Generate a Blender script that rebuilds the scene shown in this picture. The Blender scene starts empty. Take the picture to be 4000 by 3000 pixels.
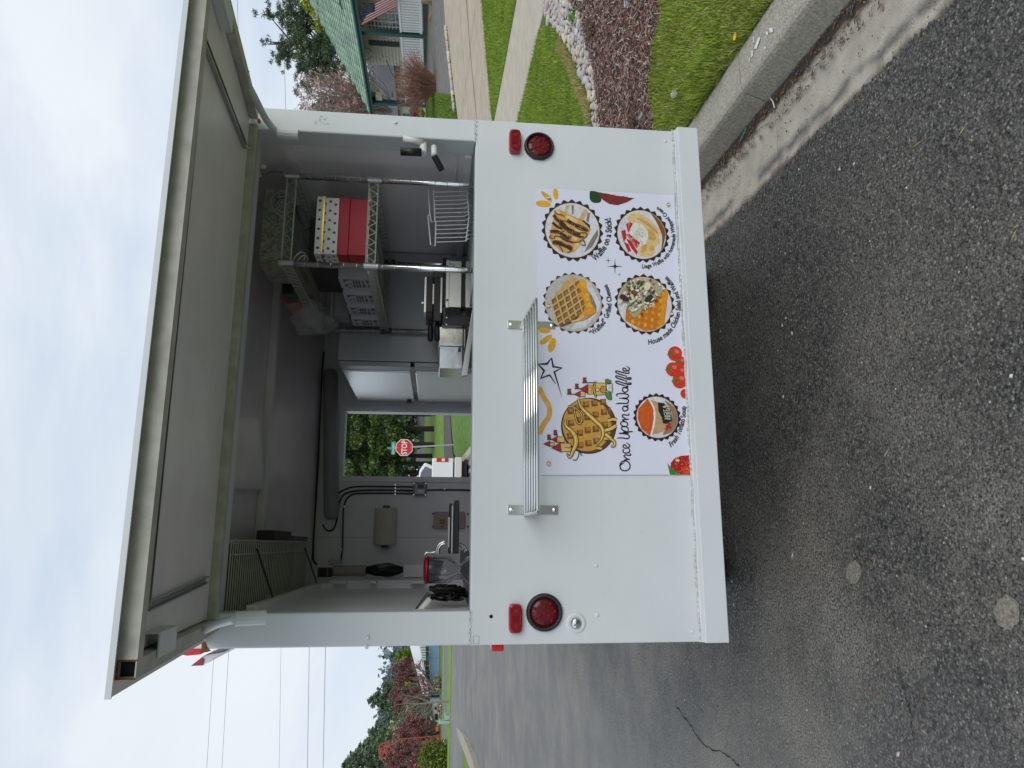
import bpy, bmesh, math, random
import numpy as np
from mathutils import Vector, Matrix
from mathutils.geometry import tessellate_polygon
R = math.radians
SC = bpy.context.scene
COL = SC.collection
rng = random.Random(7)
nrg = np.random.default_rng(11)

# ------------------------------------------------------------------ camera
CX, CY, CZ = -.6634, -2.6073, 1.55
YAW, PIT, ROL, FPX = .219, .1021, -.0221, 2828.5
def cam_basis():
    cy, sy, cp, sp = math.cos(YAW), math.sin(YAW), math.cos(PIT), math.sin(PIT)
    f = Vector((sy*cp, cy*cp, -sp)); r = Vector((cy, -sy, 0)); d = f.cross(r)
    c, s = math.cos(ROL), math.sin(ROL)
    return c*r+s*d, -s*r+c*d, f
RT, DN, FW = cam_basis()
CAM = Vector((CX, CY, CZ))
cd = bpy.data.cameras.new('camera'); cam = bpy.data.objects.new('camera', cd); COL.objects.link(cam)
cd.sensor_width = 36; cd.lens = 36*FPX/4000; cd.clip_end = 3000; cd.clip_start = .05
# the photograph was taken with the phone turned on its side: picture-right is world-down
ax, ay, az = DN, RT, -FW
cam.matrix_world = Matrix(((ax.x, ay.x, az.x, CX), (ax.y, ay.y, az.y, CY), (ax.z, ay.z, az.z, CZ), (0, 0, 0, 1)))
SC.camera = cam
# ------------------------------------------------------------------ world, sun, exposure
W = bpy.data.worlds.new('World'); SC.world = W; W.use_nodes = True
nt = W.node_tree; nt.nodes.clear()
SUN_EL, SUN_AZ = R(29), R(154)      # azimuth clockwise from +Y
out = nt.nodes.new('ShaderNodeOutputWorld'); bg = nt.nodes.new('ShaderNodeBackground')
sky = nt.nodes.new('ShaderNodeTexSky'); sky.sky_type = 'NISHITA'; sky.sun_disc = False
sky.sun_elevation = SUN_EL; sky.sun_rotation = SUN_AZ
tc = nt.nodes.new('ShaderNodeTexCoord'); mp = nt.nodes.new('ShaderNodeMapping'); mp.inputs['Scale'].default_value = (1.0, 1.0, 2.2)
n1 = nt.nodes.new('ShaderNodeTexNoise'); n1.inputs['Scale'].default_value = 1.9; n1.inputs['Detail'].default_value = 7; n1.inputs['Roughness'].default_value = .52; n1.inputs['Distortion'].default_value = .35
r1 = nt.nodes.new('ShaderNodeValToRGB'); r1.color_ramp.elements[0].position = .24; r1.color_ramp.elements[1].position = .58
n2 = nt.nodes.new('ShaderNodeTexNoise'); n2.inputs['Scale'].default_value = 1.5; n2.inputs['Detail'].default_value = 5
r2 = nt.nodes.new('ShaderNodeValToRGB')
r2.color_ramp.elements[0].position = .32; r2.color_ramp.elements[0].color = (4.9, 5.45, 6.15, 1)
r2.color_ramp.elements[1].position = .68; r2.color_ramp.elements[1].color = (6.0, 6.4, 6.85, 1)
hz = nt.nodes.new('ShaderNodeMixRGB'); hz.inputs[2].default_value = (3.7, 4.6, 6.0, 1); hz.inputs[0].default_value = .80
mx = nt.nodes.new('ShaderNodeMixRGB')
L_ = nt.links.new
L_(tc.outputs['Generated'], mp.inputs[0]); L_(mp.outputs[0], n1.inputs[0]); L_(mp.outputs[0], n2.inputs[0])
L_(n1.outputs[0], r1.inputs[0]); L_(n2.outputs[0], r2.inputs[0])
L_(sky.outputs[0], hz.inputs[1]); L_(hz.outputs[0], mx.inputs[1]); L_(r2.outputs[0], mx.inputs[2]); L_(r1.outputs[0], mx.inputs[0])
L_(mx.outputs[0], bg.inputs[0]); bg.inputs[1].default_value = .1; L_(bg.outputs[0], out.inputs[0])
sd = bpy.data.lights.new('sun', 'SUN'); sd.energy = .92; sd.angle = R(45); sd.color = (1, .955, .9)
so = bpy.data.objects.new('sun', sd); COL.objects.link(so)
sv = Vector((math.sin(SUN_AZ)*math.cos(SUN_EL), math.cos(SUN_AZ)*math.cos(SUN_EL), math.sin(SUN_EL)))
so.rotation_euler = sv.to_track_quat('Z', 'Y').to_euler(); so.location = (0, 0, 30)
SC.view_settings.view_transform = 'Standard'; SC.view_settings.look = 'None'; SC.view_settings.gamma = 1
SC.view_settings.exposure = .5; SC.view_settings.use_curve_mapping = False
SC.render.engine = 'CYCLES'
SC.cycles.max_bounces = 12; SC.cycles.diffuse_bounces = 9; SC.cycles.transparent_max_bounces = 8

# ------------------------------------------------------------------ measuring: a pixel of the 4000x3000 photo -> a point of the place
def ray(x, y): return FW + RT*((3000-y-1500)/FPX) + DN*((x-2000)/FPX)
CR = {'d': (0, 0, 1/1.80832), 's': (0, 0, 1), 'A1': (1900, 650, 2.37), 'A2': (1900, 1200, 2.37), 'lg': (2100, 1450, 4.1475), 'sp': (2440, 1200, 2.44),
      'fa': (2060, 760, 5.529), 'fc': (2060, 1020, 5.353), 'fb': (2380, 760, 2.909), 'aw': (400, 0, 2.212), 'al': (400, 2100, 2.552), 'r1': (1800, 0, 2.212),
      'rb': (1800, 1800, 2.011), 'i1': (900, 600, 2.212), 'i2': (900, 1250, 2.212), 'i3': (800, 1900, 2.011), 'wn': (1280, 1580, 3.687), 'ho': (1200, 0, 3.949),
      'lf': (1500, 2500, 3.3175), 'wf': (1600, 950, 3.0164), 'k1': (2600, 0, 1.58), 'k3': (2600, 2000, 1.58), 'cl': (1550, 2050, 4.1467), 'pt': (1440, 1960, 5.027), 'p2': (800, 0, 2.011), 'lb':(1200,2400,2.765)}
def cr(c, x, y): a = CR[c]; return a[0]+x/a[2], a[1]+y/a[2]
def on(axis, val, c, x, y):
    q = ray(*cr(c, x, y)); t = (val-CAM[axis])/q[axis]; return CAM+q*t
def oy(c, x, y, v=0.): return on(1, v, c, x, y)
def ox(c, x, y, v): return on(0, v, c, x, y)
def oz(c, x, y, v): return on(2, v, c, x, y)
def od(c, x, y, dist): return CAM+ray(*cr(c, x, y))*dist
# street frame: L across the street (kerb face near 1.4), S along it
TX, TY = .054, .99854
def LS(l, s, z=0.): return Vector((l*TY+s*TX, -l*TX+s*TY, z))
def toLS(p): return p[0]*TY-p[1]*TX, p[0]*TX+p[1]*TY
def sm(a, b, x):
    t = min(1, max(0, (x-a)/(b-a))); return t*t*(3-2*t)
def terr(l, s):
    z = .73*sm(4, 34, s)
    if s > 40: z += .043*min(s-40, 90)*sm(-25, -4, l)
    if l > 1.65: z += .13+.09*(min(l, 21)-1.65)*(1-sm(34, 44, s)*.8)
    return z
def og(c, x, y):
    q = ray(*cr(c, x, y)); t = .5; dt = .1
    def h(t):
        p = CAM+q*t; return p.z-terr(*toLS(p))
    while h(t) > 0 and t < 400: t += dt; dt *= 1.02
    a, b = t-dt*1.05, t
    for _ in range(40):
        m = (a+b)/2
        if h(m) > 0: a = m
        else: b = m
    return CAM+q*b

# ------------------------------------------------------------------ materials
MATS = {}
def mat(name, col, rough=.6, metal=0., var=.0, vs=8., bump=0., bs=60., spec=.5, tr=0., alpha=1., col2=None, emit=None, ior=1.45, coat=0., stretch=None):
    if name in MATS: return MATS[name]
    m = bpy.data.materials.new(name); m.use_nodes = True; MATS[name] = m
    t = m.node_tree; b = t.nodes['Principled BSDF']
    b.inputs['Base Color'].default_value = (*col, 1); b.inputs['Roughness'].default_value = rough; b.inputs['Metallic'].default_value = metal
    b.inputs['Specular IOR Level'].default_value = spec; b.inputs['IOR'].default_value = ior
    if tr: b.inputs['Transmission Weight'].default_value = tr
    if alpha < 1: b.inputs['Alpha'].default_value = alpha
    if coat: b.inputs['Coat Weight'].default_value = coat
    tcn = None
    if var or bump:
        tcn = t.nodes.new('ShaderNodeTexCoord'); vec = tcn.outputs['Object']
        if stretch:
            mpn = t.nodes.new('ShaderNodeMapping'); mpn.inputs['Scale'].default_value = stretch; t.links.new(vec, mpn.inputs[0]); vec = mpn.outputs[0]
    if var:
        n = t.nodes.new('ShaderNodeTexNoise'); n.inputs['Scale'].default_value = vs; n.inputs['Detail'].default_value = 6; n.inputs['Roughness'].default_value = .6
        rp = t.nodes.new('ShaderNodeValToRGB'); rp.color_ramp.elements[0].position = .3; rp.color_ramp.elements[1].position = .7
        c2 = col2 or tuple(max(0, c*(1-var)) for c in col); c1 = col if col2 else tuple(min(1, c*(1+var*.5)) for c in col)
        rp.color_ramp.elements[0].color = (*c2, 1); rp.color_ramp.elements[1].color = (*c1, 1)
        t.links.new(vec, n.inputs[0]); t.links.new(n.outputs[0], rp.inputs[0]); t.links.new(rp.outputs[0], b.inputs['Base Color'])
    if bump:
        n = t.nodes.new('ShaderNodeTexNoise'); n.inputs['Scale'].default_value = bs; n.inputs['Detail'].default_value = 4
        bn = t.nodes.new('ShaderNodeBump'); bn.inputs['Strength'].default_value = bump; bn.inputs['Distance'].default_value = .01
        t.links.new(vec, n.inputs[0]); t.links.new(n.outputs[0], bn.inputs['Height']); t.links.new(bn.outputs[0], b.inputs['Normal'])
    if emit: b.inputs['Emission Color'].default_value = (*emit, 1); b.inputs['Emission Strength'].default_value = 1
    return m

# ------------------------------------------------------------------ mesh builder
class MB:
    def __init__(s): s.v = []; s.f = []; s.m = []; s.cur = 0; s.mats = []
    def use(s, m):
        if m not in s.mats: s.mats.append(m)
        s.cur = s.mats.index(m); return s
    def add(s, vs, fs):
        b = len(s.v); s.v += [tuple(v) for v in vs]
        for f in fs: s.f.append([b+i for i in f]); s.m.append(s.cur)
        return s
    def box(s, x0, x1, y0, y1, z0, z1, M=None):
        p = [Vector((x, y, z)) for z in (z0, z1) for y in (y0, y1) for x in (x0, x1)]
        if M: p = [M @ q for q in p]
        return s.add(p, [(0, 2, 3, 1), (4, 5, 7, 6), (0, 1, 5, 4), (2, 6, 7, 3), (0, 4, 6, 2), (1, 3, 7, 5)])
    def hexa(s, p): return s.add(p, [(0, 2, 3, 1), (4, 5, 7, 6), (0, 1, 5, 4), (2, 6, 7, 3), (0, 4, 6, 2), (1, 3, 7, 5)])
    def tube(s, pts, r, n=8, caps=True):
        pts = [Vector(p) for p in pts]; rr = r if isinstance(r, (list, tuple)) else [r]*len(pts)
        up = None; rings = []
        for i, p in enumerate(pts):
            a = pts[max(0, i-1)]; b = pts[min(len(pts)-1, i+1)]; d = (b-a).normalized() if (b-a).length > 1e-9 else Vector((0, 0, 1))
            if up is None: up = d.orthogonal().normalized()
            u = (up-d*up.dot(d)); u = u.normalized() if u.length > 1e-6 else d.orthogonal().normalized(); up = u; w = d.cross(u)
            rings.append([p+(u*math.cos(2*math.pi*k/n)+w*math.sin(2*math.pi*k/n))*rr[i] for k in range(n)])
        vs = [q for g in rings for q in g]; fs = []
        for i in range(len(pts)-1):
            for k in range(n):
                fs.append((i*n+k, i*n+(k+1) % n, (i+1)*n+(k+1) % n, (i+1)*n+k))
        if caps: fs.append(tuple(reversed(range(n)))); fs.append(tuple(range((len(pts)-1)*n, len(pts)*n)))
        return s.add(vs, fs)
    def cyl(s, a, b, r0, r1=None, n=16): return s.tube([a, b], [r0, r1 if r1 is not None else r0], n)
    def lathe(s, prof, c, axis=(0, 0, 1), n=20, capped=True):
        c = Vector(c); a = Vector(axis).normalized(); u = a.orthogonal().normalized(); w = a.cross(u)
        vs = []; fs = []
        for (r, h) in prof:
            for k in range(n):
                t = 2*math.pi*k/n; vs.append(c+a*h+(u*math.cos(t)+w*math.sin(t))*r)
        for i in range(len(prof)-1):
            for k in range(n): fs.append((i*n+k, i*n+(k+1) % n, (i+1)*n+(k+1) % n, (i+1)*n+k))
        if capped: fs.append(tuple(reversed(range(n)))); fs.append(tuple(range((len(prof)-1)*n, len(prof)*n)))
        return s.add(vs, fs)
    def poly(s, pts): return s.add(pts, [tuple(range(len(pts)))])
    def quad(s, a, b, c, d): return s.add([a, b, c, d], [(0, 1, 2, 3)])
    def prism(s, pts, d):
        d = Vector(d); n = len(pts); p = [Vector(q) for q in pts]; q = [a+d for a in p]
        return s.add(p+q, [tuple(reversed(range(n))), tuple(range(n, 2*n))]+[(i, (i+1) % n, n+(i+1) % n, n+i) for i in range(n)])
    def build(s, name, m=None, parent=None, smooth=False, bevel=0., origin=None, **tags):
        me = bpy.data.meshes.new(name)
        vs = s.v
        if origin is not None: o0 = Vector(origin); vs = [tuple(Vector(v)-o0) for v in vs]
        me.from_pydata(vs, [], s.f)
        if m is not None: me.materials.append(m)
        else:
            for q in s.mats: me.materials.append(q)
            me.polygons.foreach_set('material_index', s.m)
        bm = bmesh.new(); bm.from_mesh(me); bmesh.ops.recalc_face_normals(bm, faces=bm.faces)
        if bevel:
            es = [e for e in bm.edges if len(e.link_faces) == 2 and e.calc_face_angle(0) > .6]
            bmesh.ops.bevel(bm, geom=es, offset=bevel, segments=2, profile=.5, affect='EDGES', clamp_overlap=True)
        bm.to_mesh(me); bm.free()
        if smooth:
            me.polygons.foreach_set('use_smooth', [True]*len(me.polygons))
        return link(name, me, parent, origin, **tags)
def link(name, me, parent=None, origin=None, **tags):
    o = bpy.data.objects.new(name, me); COL.objects.link(o)
    if origin is not None: o.location = origin
    if parent is not None:
        o.parent = parent; o.matrix_parent_inverse = Matrix.Translation(world_loc(parent)).inverted()
    for k, v in tags.items(): o[k] = v
    return o
def world_loc(o):
    l = Vector(o.location)
    return l   # parents are only translated, and children keep world coordinates through the inverse
def npmesh(name, V, F, m, parent=None, mi=None, **tags):
    me = bpy.data.meshes.new(name); V = np.asarray(V, np.float32); F = np.asarray(F, np.int32); k = F.shape[1]
    me.vertices.add(len(V)); me.vertices.foreach_set('co', V.ravel()); me.loops.add(F.size); me.loops.foreach_set('vertex_index', F.ravel())
    me.polygons.add(len(F)); me.polygons.foreach_set('loop_start', np.arange(0, F.size, k, dtype=np.int32)); me.polygons.foreach_set('loop_total', np.full(len(F), k, np.int32))
    for q in (m if isinstance(m, list) else [m]): me.materials.append(q)
    if mi is not None: me.polygons.foreach_set('material_index', np.asarray(mi, np.int32))
    me.update(); me.validate()
    return link(name, me, parent, **tags)
def thing(name, label, cat, loc, group=None):
    o = bpy.data.objects.new(name, None); COL.objects.link(o); o.location = loc; o.empty_display_size = .1
    o['label'] = label; o['category'] = cat
    if group: o['group'] = group
    return o
def tag(label, cat, group=None):
    d = {'label': label, 'category': cat}
    if group: d['group'] = group
    return d
def dup(o, parent, loc):   # same mesh, other place
    c = o.copy(); COL.objects.link(c)
    if parent is not None: c.parent = parent; c.matrix_parent_inverse = Matrix.Translation(Vector(parent.location)).inverted()
    c.location = loc; return c
def spline(pts, k=8, closed=False):
    P = [Vector(p) for p in pts]; n = len(P); o = []
    for i in range(n if closed else n-1):
        if closed: a, b, c, d = P[i-1], P[i], P[(i+1) % n], P[(i+2) % n]
        else: a, b, c, d = P[max(0, i-1)], P[i], P[i+1], P[min(n-1, i+2)]
        for j in range(k):
            t = j/k; o.append(.5*((2*b)+(c-a)*t+(2*a-5*b+4*c-d)*t*t+(3*b-a-3*c+d)*t**3))
    if not closed: o.append(P[-1])
    return o
# ================================================================== TRAILER
def paint_mat():
    m = mat('white_paint', (.65, .69, .71), .42, var=.05, vs=2.2, bump=.045, bs=45)
    t = m.node_tree; b = t.nodes['Principled BSDF']
    src = b.inputs['Base Color'].links[0].from_socket
    tcn = t.nodes.new('ShaderNodeTexCoord'); n = t.nodes.new('ShaderNodeTexNoise'); n.inputs['Scale'].default_value = 38; n.inputs['Detail'].default_value = 8
    n_b = t.nodes.new('ShaderNodeTexNoise'); n_b.inputs['Scale'].default_value = 1.7; n_b.inputs['Detail'].default_value = 3
    rp = t.nodes.new('ShaderNodeValToRGB'); rp.color_ramp.elements[0].position = .68; rp.color_ramp.elements[1].position = .80
    rb = t.nodes.new('ShaderNodeValToRGB'); rb.color_ramp.elements[0].position = .50; rb.color_ramp.elements[1].position = .64
    mu = t.nodes.new('ShaderNodeMath'); mu.operation = 'MULTIPLY'
    mix = t.nodes.new('ShaderNodeMixRGB'); mix.inputs[2].default_value = (.46, .40, .34, 1)
    ms = t.nodes.new('ShaderNodeMath'); ms.operation = 'MULTIPLY'; ms.inputs[1].default_value = .55
    t.links.new(tcn.outputs['Object'], n.inputs[0]); t.links.new(tcn.outputs['Object'], n_b.inputs[0])
    t.links.new(n.outputs[0], rp.inputs[0]); t.links.new(n_b.outputs[0], rb.inputs[0])
    t.links.new(rp.outputs[0], mu.inputs[0]); t.links.new(rb.outputs[0], mu.inputs[1]); t.links.new(mu.outputs[0], ms.inputs[0])
    t.links.new(ms.outputs[0], mix.inputs[0]); t.links.new(src, mix.inputs[1]); t.links.new(mix.outputs[0], b.inputs['Base Color'])
    return m
PAINT = paint_mat()
INNER = mat('interior_paint', (.84, .82, .845), .38, var=.10, vs=3, bump=.04, bs=30)
CEILM = mat('ceiling_paint', (.84, .77, .80), .24, var=.12, vs=2.5, bump=.03, bs=20)
AWNIN = mat('awning_underside_paint', (.80, .77, .77), .4, var=.1, vs=4, bump=.05, bs=40)
FRAMEP = mat('frame_paint', (.50, .49, .44), .5, var=.25, vs=18, bump=.05, bs=40)
STEEL = mat('brushed_steel', (.62, .62, .60), .24, 1., var=.12, vs=60, stretch=(1, 1, 14))
CHROME = mat('chrome', (.80, .82, .80), .12, 1.)
ALU = mat('aluminium_channel', (.42, .43, .44), .35, .9)
BLACK = mat('black_plastic', (.018, .018, .02), .35, bump=.05, bs=80)
RUBBER = mat('black_rubber', (.02, .02, .021), .45)
RUST = mat('rusty_metal', (.20, .085, .03), .85, var=.5, vs=60, bump=.4, bs=80)
REDLENS = mat('red_lens', (.115, .003, .007), .3, coat=.15, var=.3, vs=40)
BULB = mat('red_bulb', (.20, .005, .010), .4, spec=.25)
MARKL = mat('marker_lens', (.30, .007, .018), .2, coat=.4)
REDPAINT = mat('red_paint', (.62, .02, .025), .35, var=.12, vs=12)
CAULK = mat('dirty_caulk', (.62, .61, .57), .8, var=.5, vs=90, bump=.8, bs=70)
WHITEM = mat('white_enamel', (.74, .75, .74), .35)
GREYPL = mat('grey_plastic', (.22, .22, .225), .45)

TR = thing('food_trailer', 'white food trailer with its rear serving hatch propped open above a waffle banner', 'food trailer', (0, 1.1, 0))
ZB, ZT, YF, ZC = 1.42, 2.27, 2.2, 2.42
def part(mb, name, m=None, parent=TR, **k): return mb.build(name, m, parent, **k)
# rear panel, sill, bumper
b = MB(); b.box(-1, 1, 0, .035, .60, ZB); rear = part(b, 'rear_panel', PAINT, bevel=.003)
b = MB(); b.box(-.885, .885, .003, .10, ZB-.02, ZB+.002); part(b, 'sill', PAINT, bevel=.002)
b = MB()
prof = [(-.002, .612), (-.012, .604), (-.034, .600), (-.034, .517), (-.028, .514), (.09, .514), (.09, .612)]
b.prism([(-1.0, y, z) for y, z in prof], (2.0, 0, 0)); bump_o = part(b, 'bumper', PAINT, bevel=.002)
b = MB()
V = []
for i in range(60):
    x = -1+2*i/59; V.append((x, -.004-rng.random()*.004, .612+rng.uniform(-.003, .004)))
b.tube(V, [.0035+rng.random()*.002 for _ in V], 5); part(b, 'caulk_bead', CAULK, bump_o)
# posts
for name, x0, x1, xi in (('post', -1., -.888, 1), ('post', .905, 1., -1)):
    b = MB(); b.box(x0, x1, .002, .11, ZB+.001, 2.30); part(b, name, PAINT, bevel=.006)
b = MB(); b.box(-1, 1, .01, .108, 2.302, 2.44); b.box(-.888, .905, .01, .11, 2.272, 2.301); part(b, 'header', PAINT, bevel=.004)
b = MB()
for x0, x1 in ((-1, -.885), (.9, 1.)):
    n = 14; P = [(x0+(x1-x0)*i/n, -.0005, ZB+.004*math.sin(i*2.3)+rng.uniform(-.002, .002)) for i in range(n+1)]
    b.tube(P, .0028, 5)
part(b, 'seam_filler', PAINT)['kind'] = 'stuff'
# shell: side walls, floor, roof, ceiling, front wall with its opening
for sx in (-1, 1):
    b = MB()
    b.box(min(sx*1.0, sx*.965), max(sx*1.0, sx*.965), .036, YF+.1, .60, 2.44)
    part(b, 'side_wall', PAINT)
    b = MB(); b.box(min(sx*.963, sx*.925), max(sx*.963, sx*.925), .112, YF-.004, .72, ZC-.002); part(b, 'inner_lining', INNER)
b = MB(); b.box(-.963, .963, .036, YF+.1, .60, .72); part(b, 'floor', mat('pale_bounce_floor', (.62, .62, .61), .5))  # unseen floor, tone made paler to bounce light up to the ceiling
b = MB(); b.box(-1.03, 1.03, .02, YF+.14, 2.445, 2.49); part(b, 'roof', PAINT, bevel=.012)
# ceiling: two sheets with a hip fold and a beam
b = MB()
b.use(CEILM)
b.box(-.962, .962, .112, 1.10, ZC, ZC+.02)
b.hexa([(x, y, z+dz) for dz in (0, .02) for y, z in ((1.15, ZC-.003), (YF-.004, 2.315)) for x in (-.962, .962)])
b.add([(-.30, .13, ZC-.001), (.08, 1.06, ZC-.001), (-.40, 1.08, ZC-.03), (-.46, .2, ZC-.008)], [(0, 1, 2, 3)])
ceil = part(b, 'ceiling')
b = MB(); b.box(-.92, .92, 1.095, 1.15, ZC-.04, ZC+.001); part(b, 'ceiling_beam', INNER, bevel=.008)
# front wall with opening
wl, wr, wt, wb = -.232, .205, 2.158, 1.05
b = MB()
b.box(-.962, wl, YF, YF+.04, .60, 2.44); b.box(wr, .962, YF, YF+.04, .60, 2.44); b.box(wl, wr, YF, YF+.04, wt, 2.44); b.box(wl, wr, YF, YF+.04, .60, wb)
fw = part(b, 'front_wall', INNER)
b = MB()
b.box(wl-.035, wl, YF-.02, YF+.05, wb, wt+.03); b.box(wr, wr+.03, YF-.012, YF+.05, wb, wt+.03); b.box(wl, wr, YF-.012, YF+.05, wt, wt+.03)
part(b, 'window_frame', INNER, fw, bevel=.003)
b = MB(); b.box(wr-.006, wr-.001, YF+.0, YF+.1, wb, wt); b.box(wl, wr-.006, YF+.0, YF+.1, wt-.005, wt-.001); part(b, 'window_edge', PAINT, fw)
# exterior of the front wall and the tongue
b = MB(); b.box(-1, 1, YF+.041, YF+.1, .60, wb-.002); b.box(-1, wl-.04, YF+.041, YF+.1, wb-.002, 2.44); b.box(wr+.04, 1, YF+.041, YF+.1, wb-.002, 2.44); b.box(wl-.04, wr+.04, YF+.041, YF+.1, wt+.04, 2.44); part(b, 'nose_panel', PAINT)
b = MB()
for sx in (-1, 1): b.tube([(sx*.55, YF+.1, .55), (0, YF+1.2, .50)], .04, 6)
b.tube([(0, YF+1.0, .50), (0, YF+1.0, .05)], .03, 8); part(b, 'tongue', mat('chassis_black', (.02, .02, .02), .6))
b = MB(); b.box(-.9, .9, .1, YF, .50, .598); part(b, 'chassis', MATS['chassis_black'])
for sx in (-1, 1):
    b = MB(); b.lathe([(.10, -.09), (.30, -.09), (.32, -.05), (.32, .05), (.30, .09), (.10, .09)], (sx*.80, 1.3, .32), (1, 0, 0), 28)
    w = part(b, 'wheel', RUBBER, smooth=False); b = MB(); b.lathe([(.02, -.095), (.19, -.095), (.19, .095), (.02, .095)], (sx*.80, 1.3, .32), (1, 0, 0), 20); part(b, 'rim', WHITEM, w)

# ---- left wall: side hatch seen from inside
LX = -.888
b = MB(); b.box(-.925, -.9, .115, 2.0, 1.36, 2.17); sh = part(b, 'side_hatch', INNER)
b = MB(); b.box(-.925, -.872, .13, 1.62, 2.165, 2.205); b.box(-.925, -.872, 1.58, 1.64, 1.3, 2.165); part(b, 'hatch_rail', INNER, sh, bevel=.006)
b = MB(); b.box(-.925, -.86, 1.64, 2.02, 1.2, 2.13); part(b, 'corner_pillar', INNER, bevel=.006)
for z0, z1 in ((1.60, 1.68), (1.86, 1.90), (2.02, 2.09)): b = MB(); b.box(-.872, -.858, 1.50, 1.66, z0, z1); part(b, 'hatch_latch', INNER, sh, bevel=.003)
b = MB(); b.box(-.925, -.70, .115, 2.15, 1.36, 1.385); b.box(-.925, -.895, .115, 2.15, 1.385, 1.41); part(b, 'side_counter', mat('counter_dark', (.09, .09, .095), .35))
b = MB(); b.box(.925-.03, .925, .115, 1.2, 1.43, 1.46); b.box(.925-.02, .925, .115, 1.2, 1.49, 1.50); part(b, 'wall_rail', INNER)
b = MB(); b.box(.925-.012, .925, .115, .9, 2.16, 2.20); part(b, 'upper_wall_rail', INNER)

# ---- awning door: a hinged hatch propped out, dropping a little towards its outer edge
AH = Vector((0, -.002, 2.298)); ATH = R(5.0); AN = Vector((0, -math.sin(ATH), math.cos(ATH))); AU = Vector((0, -math.cos(ATH), -math.sin(ATH)))
AM = Matrix(((1, AU.x, AN.x, AH.x), (0, AU.y, AN.y, AH.y), (0, AU.z, AN.z, AH.z), (0, 0, 0, 1)))   # local x, u (outwards), n (up)
def onAW(c, x, y, n=0.):
    q = ray(*cr(c, x, y)); t = ((AH-CAM).dot(AN)+n)/q.dot(AN); P = CAM+q*t; return P.x, (P-AH).dot(AU)
AL_, AXL, AXR = .915, -.978, .978
aw = MB(); aw.box(AXL, AXR, 0, AL_, 0, .005, AM); awn = part(aw, 'awning_door', AWNIN)
b = MB(); b.box(AXL, AXR, AL_, AL_+.004, -.006, .007, AM); part(b, 'drip_edge', PAINT, awn)
def sqtube(x0, x1, u0, u1, n0, n1, axis, t=.003):
    b = MB()
    if axis == 0:
        for a in ((x0, x1, u0, u0+t, n0, n1), (x0, x1, u1-t, u1, n0, n1), (x0, x1, u0+t, u1-t, n0, n0+t), (x0, x1, u0+t, u1-t, n1-t, n1)): b.box(*a, AM)
    else:
        for a in ((x0, x0+t, u0, u1, n0, n1), (x1-t, x1, u0, u1, n0, n1), (x0+t, x1-t, u0, u1, n0, n0+t), (x0+t, x1-t, u0, u1, n1-t, n1)): b.box(*a, AM)
    return part(b, 'frame_tube', FRAMEP, awn)
sqtube(-.905, .915, .848, .888, -.041, -.001, 0); TUBESH = mat('tube_shade_black', (.012, .012, .012), .9)
for x0, x1 in ((-.945, -.9055), (.9155, .955)):
    st = sqtube(x0, x1, .048, .888, -.041, -.001, 1)
    b = MB(); b.box(x0+.0035, x1-.0035, .06, .870, -.0375, -.0045, AM); part(b, 'tube_shade_block', TUBESH, st)  # solid black block added to stand in for the shade inside the tube
    b = MB()
    for a in ((x0-.0006, x0+.0032, .886, .8885, -.0416, -.0004), (x1-.0032, x1+.0006, .886, .8885, -.0416, -.0004), (x0+.0032, x1-.0032, .886, .8886, -.0045, -.0004)): b.box(*a, AM)
    part(b, 'rusty_tube_end', RUST, st)
b = MB(); b.box(-.945, .90, .003, .047, -.041, -.001, AM); part(b, 'frame_tube', FRAMEP, awn, bevel=.006)
b = MB(); b.box(-.90, .91, .05, .846, -.012, -.002, AM); part(b, 'inner_panel', AWNIN, awn)
def chan(p, q, w=.022):
    p = Vector((*p, 0)); q = Vector((*q, 0)); d = (q-p).normalized(); s = Vector((-d.y, d.x, 0))*w/2; b = MB(); n0, n1 = -.026, -.0125
    def hx(s0, s1, a0, a1): b.hexa([AM @ Vector((*(c+s*k).xy, z)) for z in (a0, a1) for k in (s0, s1) for c in (p, q)])
    hx(-1, -.62, n0, n1); hx(.62, 1, n0, n1); hx(-.6, .6, n1-.005, n1-.0008)
    part(b, 'light_channel', ALU, awn)
c1, c2, c3, c4 = (onAW('d', x, y, -.02) for x, y in ((437, 84), (318, 1300), (530, 316), (447, 1252)))
c1 = (c1[0], min(c1[1], .80)); c2 = (c2[0], min(c2[1], .80))
for a, c in ((c1, c2), ((c1[0]+.012, c1[1]-.014), c3), ((c2[0]-.012, c2[1]-.014), c4)): chan(a, c)
for sx, u0, u1 in ((-1, .58, .74), (1, .60, .76)):
    b = MB(); xa, xb = sorted((sx*.925, sx*.865)); b.box(xa, xb, u0, u1, -.0465, -.0415, AM); b.box(*sorted((sx*.870, sx*.865)), u0, u1, -.0415, -.0125, AM); part(b, 'bracket', PAINT, awn, bevel=.002)
# struts and sockets
def strut(sx, p0, bend, s0, s1):
    b = MB(); b.tube(spline([p0, (p0+bend)/2, bend, s0], 5), .0125, 10); part(b, 'strut', PAINT, smooth=True)
    b = MB(); b.tube([s0, s1], .021, 12); so_ = part(b, 'strut_socket', PAINT, smooth=False)
    b = MB(); b.cyl(p0-Vector((sx*.012, 0, 0)), p0+Vector((sx*.014, 0, 0)), .022, n=14); part(b, 'pivot', PAINT)
l0 = ox('d', 414, 1372, -.935); strut(-1, l0, ox('d', 470, 1348, -.895), ox('d', 508, 1337, -.872), ox('d', 573, 1334, -.872))
q0 = ox('d', 524, 160, .935); strut(1, q0, ox('d', 575, 258, .905), ox('d', 600, 289, .885), ox('d', 645, 292, .885))
b = MB(); b.box(.937, .962, q0.y-.05, q0.y+.03, q0.z-.01, q0.z+.025); part(b, 'pivot_plate', PAINT, awn)
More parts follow.
